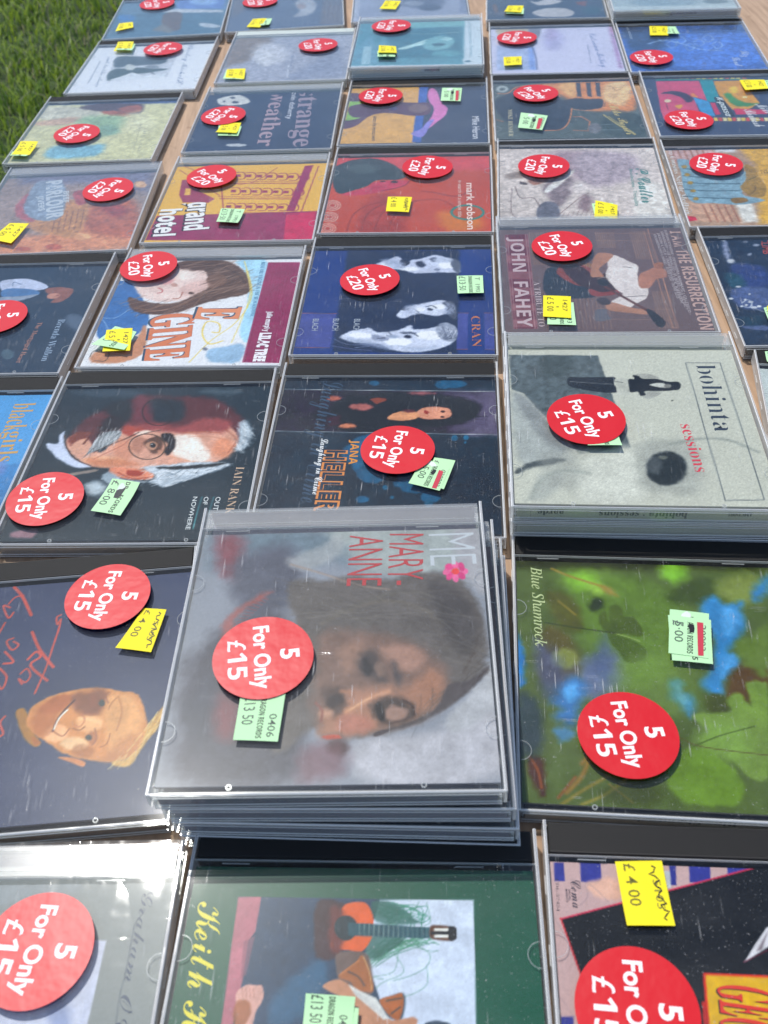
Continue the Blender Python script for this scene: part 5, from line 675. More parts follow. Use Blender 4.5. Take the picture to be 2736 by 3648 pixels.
'c53':{'pos': [10.79,460.07,-6.05,1],'base': '1d3c7c','var': 'b','strip': '202020','mot': 0.07,'ops': [['p','253350',1.51,[-38.2,127.1,39.2,126.6,38.9,4.8,-36.8,6.8],1],['p','444e92',0.29,[-60.3,48.7,-38.6,48.1,-38.6,11.6,-60,12.2],1],['p','444e92',0.28,[38.7,48.4,45,48.2,44.4,9.4,37.9,9.6],1],['p','444e92',0.28,[55,47.9,63.1,47.7,62.9,8.9,54.8,9.1],1],['l','b06048',0.15,[-60.3,49.1,-38.4,48.5],1,0.44],['l','b06048',0.14,[-59.9,11.7,-38.8,11.1],1,0.41],['l','b06048',0.15,[38.7,48.8,45,48.6],1,0.44],['l','b06048',0.13,[37.9,9.6,44.6,9.4],1,0.4],['l','b06048',0.15,[55,48.3,63.1,48.1],1,0.44],['l','b06048',0.13,[54.8,9.1,62.9,8.9],1,0.4],['s','c4cae0',1.15,[-16.7,108.5,-9.5,114.3,-2.8,118.5,2.9,109.7,6.7,113.9,13.6,115.9,22.7,120.4,28.6,117.6,35.5,113.1,39.3,103.4,38.5,97.1,25.5,97.3,9.7,96.5,2.7,100.8,-6.5,102.5],1],['s','343c54',1.15,[9.7,111.2,13.7,112,16.2,106.1,14,104.1,11.1,106.3],1],['s','343c54',1.16,[18.8,115.3,22.2,116.9,24,113.4,21.2,111.3],1],['s','f0f2fa',1.31,[36.7,106.6,35.7,104.2,32.8,102.7,29.3,102.8,26.5,104.4,25.3,106.9,26.4,109.4,29.2,110.9,32.8,110.8,35.6,109.2],1],['s','f0f2fa',1.3,[12.9,102,11.7,100.6,8.3,99.7,4.1,99.9,0.6,100.9,-0.8,102.4,0.5,103.8,3.9,104.7,8.1,104.5,11.6,103.5],1],['s','e8ecf8',1.31,[-4.5,107.8,-5.3,106.3,-7.6,105.4,-10.4,105.5,-12.8,106.5,-13.8,108,-13,109.5,-10.7,110.4,-7.9,110.3,-5.5,109.3],1],['s','30384c',0.66,[-0.2,114.1,5.7,110.7,2.5,105.5,-1.2,109.8],1],['s','8088a0',0.65,[26.4,101,26,100.1,25,99.6,23.7,99.7,22.7,100.2,22.3,101.1,22.6,102,23.7,102.5,24.9,102.4,26,101.9],1],['s','5c6478',0.98,[34.4,115.3,39.6,110.8,39.3,97.1,35.7,100.3,33.3,108.9],1],['s','ccd2e6',1.03,[0.1,46.1,3,52.6,11.3,58,21.9,62.1,29.5,63.3,34.9,57.4,36.6,52.6,31.8,48,24.5,45.4,13.8,48,4.5,43],1],['s','3c4458',0.89,[22.8,53,22.5,52.1,21.5,51.6,20.4,51.6,19.4,52.2,19,53.1,19.3,53.9,20.3,54.5,21.5,54.4,22.4,53.9],1],['s','f4f6fc',1.19,[31.7,55.5,30.8,53.8,28.1,52.8,24.8,52.9,22.1,54,21,55.8,22,57.6,24.7,58.6,28,58.5,30.7,57.4],1],['s','eef0fa',1.18,[17.9,53.1,17.1,51.8,15,51,12.4,51.1,10.2,52,9.3,53.3,10.1,54.6,12.2,55.4,14.9,55.3,17.1,54.4],1],['s','3c4458',0.59,[7.8,53.4,7.4,52.5,6,52,4.3,52,2.8,52.6,2.3,53.5,2.8,54.4,4.1,54.9,5.9,54.9,7.3,54.3],1],['c','6c7488',0.44,[10.4,53.3,13.8,49.5,11.7,47.6],1,0.59],['s','4c5468',0.88,[28.5,60.4,34.9,62.1,37.6,50.7,37.2,41.4,31.9,47.1,32.8,54.6],1],['s','ccd2e6',0.98,[-33.5,21.8,-29.1,27.9,-21,31.2,-15.9,32,-10.3,27.4,1,29.7,9.1,34.9,12.4,30.3,24.8,33,32,37,37.8,31.4,36.3,18.2,27.3,9.9,12.3,6.5,-0.9,8.9,-9.4,15.1,-23.9,16.7],1],['s','242c44',0.84,[10.3,22.8,10,21.6,8.9,21,7.5,21,6.3,21.7,5.8,22.9,6.2,24,7.3,24.7,8.7,24.6,9.9,23.9],1],['s','f4f6fc',1.39,[29.1,23.6,27.6,21,23.5,19.5,18.5,19.6,14.3,21.4,12.7,24.1,14.1,26.8,18.2,28.3,23.3,28.2,27.5,26.4],1],['s','f4f6fc',1.24,[10.9,17.2,9.4,15,5.4,13.7,0.4,13.8,-3.8,15.3,-5.5,17.6,-4.1,19.8,-0,21.1,5.1,21,9.2,19.4],1],['s','f0f2fc',1.12,[-13.2,23.9,-14.4,22.3,-18,21.4,-22.5,21.5,-26.2,22.6,-27.7,24.3,-26.5,25.9,-22.9,26.9,-18.4,26.7,-14.7,25.6],1],['s','6c7488',0.84,[13.1,26.7,12.1,25.9,9.6,25.5,6.4,25.6,3.7,26.2,2.7,27,3.7,27.8,6.2,28.3,9.4,28.2,12,27.6],1],['s','8c94ac',1.11,[-14.3,24.8,-5.8,22.8,-3.6,19.3,-11.7,18.6],1],['l','2c3248',0.42,[-10.4,21.2,-5.7,21.4],1,0.7],['c','5c647c',0.42,[-4.1,28.1,-1.8,23.6,-4.9,23.7],1,0.7],['s','98a0b4',1.12,[24.8,32.7,30.9,37.9,37.8,31.4,36.8,18.2,29.2,20.1],1],['s','a0aac4',2.63,[-14.2,114.5,-2.6,114.1,2.6,103.3,-6.6,104.7],0.8],['s','b8c0d4',1.98,[34.4,113.1,33.1,111.1,29.7,110,25.4,110.1,22,111.4,20.6,113.5,21.9,115.5,25.3,116.7,29.6,116.5,33.1,115.2],0.8],['s','8c96b0',2.07,[30.6,60.3,36,57.3,36.1,48.8,30.8,48],0.8],['s','b0b8d0',2.07,[4.9,56.3,11.3,58,10.6,48.6,5.3,47.8],0.8],['s','98a4c0',2.48,[-28.4,20.8,-13.7,17.8,-1,11.5,-5,9.9,-24,17.2],0.8],['s','a8b4cc',2.18,[0.9,14,15.2,11,27.3,13.3,15.3,7.6],0.7],['c','4c5468',0.7,[5.3,26.1,10.5,26.8,14.2,23.2],1,0.98],['c','4c5468',0.59,[18.4,55.9,22.1,57.1,24.8,54.4],1,0.89],['s','98a4bc',1.25,[2,22.6,1.6,21.6,0.3,21,-1.4,21.1,-2.8,21.7,-3.4,22.8,-2.9,23.8,-1.6,24.4,0.1,24.3,1.4,23.7],1],['l','4a5268',0.21,[25.8,34.4,29.9,36.1],1,0.36],['l','d0d4e4',0.21,[26.3,28.9,30.4,27.7],1,0.35],['l','4a5268',0.21,[26.9,23.4,30.8,19.4],1,0.35],['l','d0d4e4',0.21,[27.1,32.1,31,27.8],1,0.35],['l','4a5268',0.21,[27.6,26.5,31.4,19.6],1,0.35],['l','d0d4e4',0.21,[28.1,21,31.6,28],1,0.35],['l','4a5268',0.21,[28.4,29.7,32,19.7],1,0.35],['l','d0d4e4',0.21,[28.9,24.2,32.2,28.2],1,0.35],['l','4a5268',0.21,[29.1,32.9,32.6,19.9],1,0.35],['l','d0d4e4',0.21,[29.7,27.3,32.8,28.3],1,0.35],['l','4a5268',0.21,[30.2,21.9,33.2,20],1,0.35],['l','d0d4e4',0.21,[30.4,30.5,33.5,28.5],1,0.35],['l','4a5268',0.21,[30.9,25,33.9,20.2],1,0.35],['l','d0d4e4',0.21,[31.2,33.7,34.1,28.6],1,0.35],['l','4a5268',0.21,[31.7,28.2,34.5,20.4],1,0.35],['l','d0d4e4',0.21,[32.2,22.7,34.7,28.8],1,0.35],['l','4a5268',0.21,[32.5,31.4,35.1,20.5],1,0.35],['l','d0d4e4',0.21,[33,25.8,35.3,29],1,0.35],['l','4a5268',0.21,[33.4,20.4,35.7,20.7],1,0.35],['l','d0d4e4',0.21,[33.8,29,35.9,29.1],1,0.35],['l','4a5268',0.21,[34.2,23.5,36.3,20.8],1,0.35],['l','d0d4e4',0.21,[34.5,32.2,36.5,29.3],1,0.35],['l','4a5268',0.21,[35,26.7,36.9,21],1,0.35],['l','d0d4e4',0.21,[35.5,21.2,37.2,29.5],1,0.35],['l','4a5268',0.21,[35.8,29.8,37.5,21.1],1,0.35],['l','d0d4e4',0.21,[36.3,24.3,37.8,29.6],1,0.35],['l','98a0b4',0.22,[29.5,61.3,32.8,59.3],1,0.37],['l','2a3040',0.22,[30.2,58.1,33.3,53.8],1,0.37],['l','98a0b4',0.22,[30.9,54.8,33.7,48.3],1,0.37],['l','2a3040',0.22,[31.6,51.6,34.1,56],1,0.37],['l','98a0b4',0.22,[32.1,59.7,34.6,50.6],1,0.37],['l','2a3040',0.22,[32.8,56.5,34.9,58.3],1,0.37],['l','98a0b4',0.22,[33.5,53.2,35.4,52.8],1,0.37],['l','2a3040',0.22,[34.2,50,35.9,47.3],1,0.37],['l','98a0b4',0.22,[34.7,58.1,36.2,55],1,0.37],['l','2a3040',0.22,[35.4,54.9,36.7,49.6],1,0.37],['l','98a0b4',0.22,[36,51.6,37.1,57.3],1,0.37],['l','2a3040',0.22,[36.6,59.8,37.5,51.8],1,0.37],['l','8890a8',0.56,[26.9,30.8,36.3,23.5],1,0.56],['l','606880',0.42,[28.9,34.3,32.2,20.1],1,0.56],['c','8088a8',0.28,[-36.7,20.2,-27.9,14.7,-10.4,14.3,-23.4,11.2],1,0.41],['c','5a628c',0.68,[-38,13.3,-23.3,9.5,-13,8.4],1,0.68]],'txt': [['sn','BLACH','a8b0bc',-26.4,42.2,-26.1,29.2,3.8,0],['sn','BLACH','a8b0bc',-39.8,42.6,-39.2,29.6,3.8,0],['sn','BLACH','a8b0bc',-52.6,42.4,-51.9,29.4,3.8,0],['se','CRAN','c07048',46.8,44.8,47.4,11.9,5.3,0]],'lab': [['g','g13',[37.4,88.2,54.5,88.5,54.8,65.1,38.3,64.6]]],'st': [-19.4,83.1,-68.5,'20']},
'c54':{'pos': [138,454.04,-5.79,2],'base': '6c585a','var': 'c','strip': '5c5458','mot': 0.06,'ops': [['p','6c2c3c',0.32,[-56.9,120.5,-41.5,121,-41.6,8,-55.6,8.1],1],['p','8a5058',0.35,[-56.9,114.4,-41.3,114.2,-41.5,104.1,-56.9,104.4],1],['p','8a5058',0.33,[-56.6,93.2,-41.4,93,-41.5,83.4,-56.6,83.7],1],['p','8a5058',0.32,[-56.3,73,-41.4,72.8,-41.6,63.7,-56.3,63.9],1],['p','8a5058',0.31,[-56,53.8,-41.5,53.6,-41.6,44.9,-56,45.1],1],['p','8a5058',0.3,[-55.7,35.4,-41.5,35.2,-41.6,27,-55.7,27.1],1],['p','8a5058',0.29,[-55.5,17.9,-41.5,17.8,-41.7,9.9,-55.5,10],1],['l','a87c80',0.16,[-56.9,120.5,-55.4,8.1],1,0.47],['l','a87c80',0.16,[-55.4,120.5,-54,8.1],1,0.47],['l','a87c80',0.16,[-43,121.1,-43,8.1],1,0.47],['l','a87c80',0.16,[-41.5,121,-41.4,8],1,0.47],['l','a88470',0.17,[3.7,122.3,3.4,102],1,0.35],['l','a88470',0.17,[26.4,122.6,26.9,87.1],1,0.34],['l','a08070',0.15,[-16.3,40.8,-17.1,8],1,0.29],['l','a88470',0.15,[31.1,48,29.5,8.2],1,0.29],['l','a08070',0.17,[-40.3,123.4,-39.9,81.1],1,0.34],['l','a88470',0.17,[5.1,122.2,4.8,102],1,0.35],['l','a88470',0.17,[27.8,122.5,28.3,87],1,0.34],['l','a08070',0.15,[-13.9,40.7,-14.8,8],1,0.29],['l','a88470',0.15,[32.3,48,30.6,8.1],1,0.29],['l','a08070',0.17,[-39.1,123.4,-38.8,81.1],1,0.34],['l','a88470',0.17,[6.5,122.1,6.2,101.9],1,0.35],['l','a88470',0.17,[29.3,122.5,29.7,86.9],1,0.34],['l','a08070',0.15,[-11.5,40.6,-12.4,7.9],1,0.29],['l','a88470',0.15,[33.5,47.9,31.8,8.1],1,0.29],['l','a08070',0.17,[-37.9,123.3,-37.6,81],1,0.34],['l','a88470',0.17,[8,122,7.6,101.8],1,0.35],['l','a88470',0.17,[30.7,122.4,31,86.9],1,0.34],['l','a08070',0.15,[-9.1,40.5,-10.1,7.8],1,0.29],['l','a88470',0.15,[34.7,47.9,32.9,8.1],1,0.29],['l','a08070',0.17,[-36.6,123.2,-36.4,81],1,0.34],['l','a88470',0.17,[9.4,122,9,101.8],1,0.35],['l','a88470',0.17,[32.1,122.3,32.4,86.8],1,0.34],['l','a08070',0.15,[-6.6,40.4,-7.8,7.7],1,0.29],['l','a88470',0.15,[36,47.8,34.1,8],1,0.29],['l','a08070',0.17,[-35.4,123.2,-35.2,80.9],1,0.34],['l','a88470',0.17,[10.9,121.9,10.4,101.7],1,0.35],['l','a88470',0.17,[33.5,122.3,33.8,86.8],1,0.34],['l','a08070',0.15,[-4.2,40.3,-5.5,7.6],1,0.29],['l','a88470',0.15,[37.2,47.8,35.2,8],1,0.29],['l','a08070',0.17,[-34.2,123.1,-34.1,80.8],1,0.34],['l','a88470',0.17,[12.3,121.8,11.8,101.6],1,0.35],['l','a88470',0.17,[35,122.2,35.1,86.7],1,0.34],['l','a08070',0.15,[-1.8,40.3,-3.1,7.5],1,0.29],['l','a88470',0.15,[38.4,47.7,36.4,7.9],1,0.29],['l','a08070',0.17,[-32.9,123.1,-32.9,80.8],1,0.34],['l','a88470',0.17,[13.7,121.8,13.2,101.6],1,0.35],['l','a88470',0.17,[36.4,122.1,36.5,86.6],1,0.34],['l','a08070',0.15,[0.6,40.2,-0.8,7.4],1,0.29],['l','a88470',0.15,[39.6,47.7,37.5,7.9],1,0.29],['l','a08070',0.17,[-31.7,123,-31.7,80.7],1,0.34],['l','a88470',0.17,[15.1,121.7,14.6,101.5],1,0.35],['l','a88470',0.17,[37.8,122.1,37.9,86.6],1,0.34],['l','a08070',0.15,[3,40.1,1.5,7.4],1,0.29],['l','a88470',0.15,[40.8,47.6,38.7,7.9],1,0.29],['l','a08070',0.17,[-30.5,122.9,-30.5,80.7],1,0.34],['l','a88470',0.18,[3.6,121.3,52.8,118.9],1,0.36],['l','a88470',0.17,[2.7,111.6,51.4,109.2],1,0.35],['l','a88470',0.15,[-5.3,29.5,39.2,27.7],1,0.29],['l','a88470',0.14,[-6.4,17.9,37.5,16.3],1,0.29],['l','c08a70',0.16,[39,125.7,40,7.8,36.7,7.9,35.9,123.4],1,0.47],['s','5c6878',0.58,[-5.5,27.5,0.6,28.3,0.6,23.4,2.4,17.6,-6.6,16.1],0.6],['s','22303e',0.63,[-32.6,74.1,-24,76,-16.1,69.1,-5.4,49.6,-7.1,41.5,-33.5,43.6],1],['s','38424e',0.65,[-30.1,80.7,-20.5,81.4,-24.2,73.8],1],['s','8c4440',0.64,[-25.6,69.5,-21.5,81.4,-12.8,84.4,-3,75,2.4,66.1,-6.8,55.9,-15.1,56.2],1],['s','b07a4c',0.33,[-16,83.4,-2.3,81.7,-0.9,74.9,-8.9,79.7],0.5],['s','3a2828',0.79,[-21.8,78.1,-11,79.8,-1.7,66.3,7.1,70.2,14.1,59.2,13.2,50.9,6.6,47,-3.9,43.4,-7.2,51.7,-14.9,58.3],1],['s','8a3c3c',0.61,[-7.2,51.7,0.5,47.3,12.2,50.9,8.4,44.9,-1.9,42.9,-6.9,44.5],1],['s','e4d8d4',0.47,[7.6,90.2,13.6,91.8,22.2,82.8,26.3,78.1,24.4,67.3,24.4,54.5,28.7,52.3,26.7,41.1,19.3,34.4,13.7,29.7,4.4,36,12.5,44.7,9.1,51,4.5,66,7.3,77.9],1],['s','b07c64',0.49,[-3.1,79.5,0.9,92.8,5.4,95.4,12.1,92.3,7.4,83.5,1.2,74.8,3.5,66,-0.8,65.1,-4.8,66.4],1],['s','b07c64',0.44,[1.1,33.2,5.4,36,16.7,29.6,25.3,27.3,24.7,22.5,16,23.8,2.5,27.2],1],['s','b47a64',0.63,[25.5,67.2,31.3,72.4,37.1,76.5,42.9,73,41.6,64.4,35,61.5,29.7,52.2,23.7,53.5],1],['s','a06850',0.33,[36.7,81,42.1,81.9,41.1,75.3,37,75.4],1],['l','5c3430',0.3,[3.2,53.4,26,25.3],1,2.11],['s','1c2028',0.43,[24.2,26.4,27.3,27.2,33.5,15.5,31.5,9,28,11],1],['s','1c1c22',0.31,[5.6,57.4,4.5,55.5,2.5,54.9,0.4,55.8,-1.1,57.9,-1.4,60.3,-0.3,62.2,1.7,62.9,3.9,61.9,5.4,59.8],1],['c','c8b8a8',0.16,[-1,63,4.4,64.9,6.4,59.5],1,0.32],['l','3a3030',0.33,[16.3,77.5,22.4,76.1],1,0.49],['l','2a2828',0.3,[12.1,41.7,25.9,43.2],1,0.45],['s','403840',0.6,[-4.3,39.3,1.9,41.1,4.3,35,-0.9,33.2],1]],'txt': [['bc','JOHN  FAHEY','cdb2b4',-53.7,116.7,-53.1,9.9,8.8,0],['se','A TRIBUTE TO','cdb8b8',-41,60.5,-40.7,10.2,3.6,0],['bc','I AM THE RESURRECTION','c8a498',52.8,122.5,52.4,6.1,7.9,0],['bc','SUFJAN STEVENS • DEVENDRA BANHART • CALEXICO •','b8a8a8',49.4,124,48.5,21.6,1.7,0],['bc','GRANDADDY • LEE RANALDO • M. WARD • CUL DE SAC •','b8a8a8',46.7,122.1,47.1,27.4,1.8,0],['bc','JASON LYTLE • IMMERGLUCK, KAPHAN,','b8a8a8',44.1,120.3,45.7,33.4,1.8,0],['bc','KRUMMENACHER & HANKS • PETER CASE • HOWE GELB','b8a8a8',41.4,118.4,44.2,39.4,1.8,0]],'lab': [['g','g13',[-34.4,32,-18.9,31.4,-19.4,6.6,-36.1,7.6]],['y','y5',[-36.5,39.1,-19.9,37.8,-21.9,12.9,-38.2,14.8]]],'st': [-20.8,98,-75,'20']},
'c55':{'pos': [277.97,441.65,-4.93,1],'base': '223248','var': 'b','strip': '202020','mot': 0.14,'ops': [['s','8c94b0',1.72,[-47.3,126.7,-46.1,122.2,-47.2,103.6,-46.3,98,-50.5,98.1,-50.4,112.2],1],['s','b8c0cc',0.89,[-45.2,128.1,-45.8,126.8,-46.9,126,-48,126.1,-48.7,126.9,-48.8,128.2,-48.2,129.5,-47.1,130.3,-46,130.2,-45.3,129.4],1],['s','c0c4cc',1.06,[-45.9,100,-46.6,98.6,-47.8,97.7,-49.1,97.8,-50,98.7,-50.1,100.2,-49.4,101.6,-48.1,102.5,-46.8,102.5,-46,101.5],1],['s','34457a',3.07,[-50,93.9,-34.4,94.8,-27.5,86.3,-31.9,68,-50,68.6],1],['s','2c5064',2.52,[-54.8,84.6,-45.8,81.6,-46,68.4,-55.4,68.7],1],['s','4c5c88',1.94,[-54.6,66.1,-32.5,65.4,-38,43.1,-55,46],1],['s','c8ccd4',0.48,[-56.4,54.7,-56.8,54.1,-57.6,53.7,-58.4,53.7,-59,54.1,-59.1,54.8,-58.7,55.5,-57.9,55.8,-57.1,55.8,-56.5,55.4],1],['s','c8ccd4',0.5,[-48.3,68.5,-48.8,67.8,-49.7,67.4,-50.8,67.5,-51.6,67.9,-51.8,68.6,-51.3,69.3,-50.3,69.7,-49.2,69.6,-48.5,69.2],1],['s','c8ccd4',0.48,[-49.2,47.1,-49.6,46.4,-50.1,46,-50.7,46,-51,46.5,-51.1,47.1,-50.7,47.7,-50.2,48.1,-49.6,48.1,-49.3,47.7],1],['s','c8ccd4',0.48,[-45.2,50.6,-45.7,50,-46.5,49.6,-47.4,49.6,-48,50.1,-48.1,50.7,-47.7,51.4,-46.9,51.8,-46,51.7,-45.3,51.3],1],['s','c8ccd4',0.48,[-44.2,44.5,-44.7,43.8,-45.8,43.5,-47,43.5,-47.9,43.9,-48.1,44.6,-47.6,45.2,-46.5,45.6,-45.3,45.5,-44.4,45.1],1],['s','c8ccd4',0.48,[-48.6,53.2,-48.9,52.6,-49.4,52.2,-49.9,52.2,-50.2,52.6,-50.2,53.3,-49.9,53.9,-49.4,54.3,-48.9,54.3,-48.6,53.9],1],['s','c8ccd4',0.48,[-52,45.9,-52.3,45.3,-53,44.9,-53.6,44.9,-54,45.3,-54.1,46,-53.8,46.6,-53.1,47,-52.5,47,-52.1,46.6],1],['s','c8ccd4',0.48,[-41.3,45.6,-41.7,45,-42.4,44.6,-43.2,44.6,-43.8,45,-43.9,45.7,-43.5,46.3,-42.7,46.7,-41.9,46.7,-41.3,46.2],1],['s','c8ccd4',0.49,[-44.7,59.4,-44.9,58.8,-45.4,58.4,-45.8,58.4,-46,58.8,-46,59.5,-45.7,60.1,-45.3,60.5,-44.9,60.5,-44.6,60.1],1],['c','b0b8c8',0.48,[-52.2,49.6,-48.1,53.2,-46.3,49.4,-48.7,44.6,-52.4,45.9],1,0.77],['l','a0a8b8',0.47,[-47.4,44.5,-43.1,40.8,-39.1,38.2],1,0.57],['s','8890a4',0.86,[-32.6,108,-33.2,107,-34.1,106.4,-35,106.5,-35.7,107.1,-35.7,108.1,-35.2,109.1,-34.3,109.7,-33.3,109.6,-32.7,109],1],['s','8890a4',0.88,[-25,119.9,-25.7,118.8,-26.9,118.1,-28.2,118.1,-29.1,118.9,-29.3,120.1,-28.6,121.3,-27.3,122,-26,121.9,-25.1,121.1],1],['s','70788c',0.89,[-31.5,124.6,-32.1,123.7,-33,123.2,-34.1,123.3,-34.8,123.9,-35,124.7,-34.5,125.6,-33.5,126.1,-32.4,126,-31.7,125.5],1],['s','56648c',1.27,[-57.2,24.5,-42.6,24.1,-43.7,19.5,-54.8,21],1],['s','203c50',2.77,[-41.7,30,-44,26.6,-48.4,24.6,-53.1,24.7,-56.5,26.9,-57.2,30.4,-54.9,33.8,-50.5,35.9,-45.7,35.7,-42.4,33.5],1],['n',0.12,3.2,[]],['n',0.07,1.6,[]]],'txt': [['sn','CLIMB','b84838',-22.2,128.7,-25.2,108.4,4.9,0]],'lab': [['g','',[-42.1,39.6,-33.2,41.1,-35.1,25.7,-42.6,26.5]],['y','y5',[-40.3,39.9,-31.2,41.1,-32.3,26.8,-41.8,25.9]]],'st': None},
'c61':{'pos': [-258.7,323.5,-4.6,1],'base': '5098d0','var': 'b','strip': '202020','mot': 0.05,'ops': [['p','4080b8',1.7,[36.2,62.4,59.1,67.2,64,33.1,49.8,24],1],['s','8088c0',2.7,[37.5,78.9,44,80.9,53,62.2,46.4,57.2],0.6],['p','2c3c5c',0.41,[3.4,133.1,59.4,133.1,60.3,128.8,5,128.8],1]],'txt': [['sb','black','d0a050',40,119.3,41.1,94,12.6,-0.005],['sb','girls','d0a050',43.4,93.9,45.4,68.4,10.7,-0.005],['sb','& co','d0a050',32.3,91.9,34.7,72.7,9.3,0]],'lab': [],'st': None},
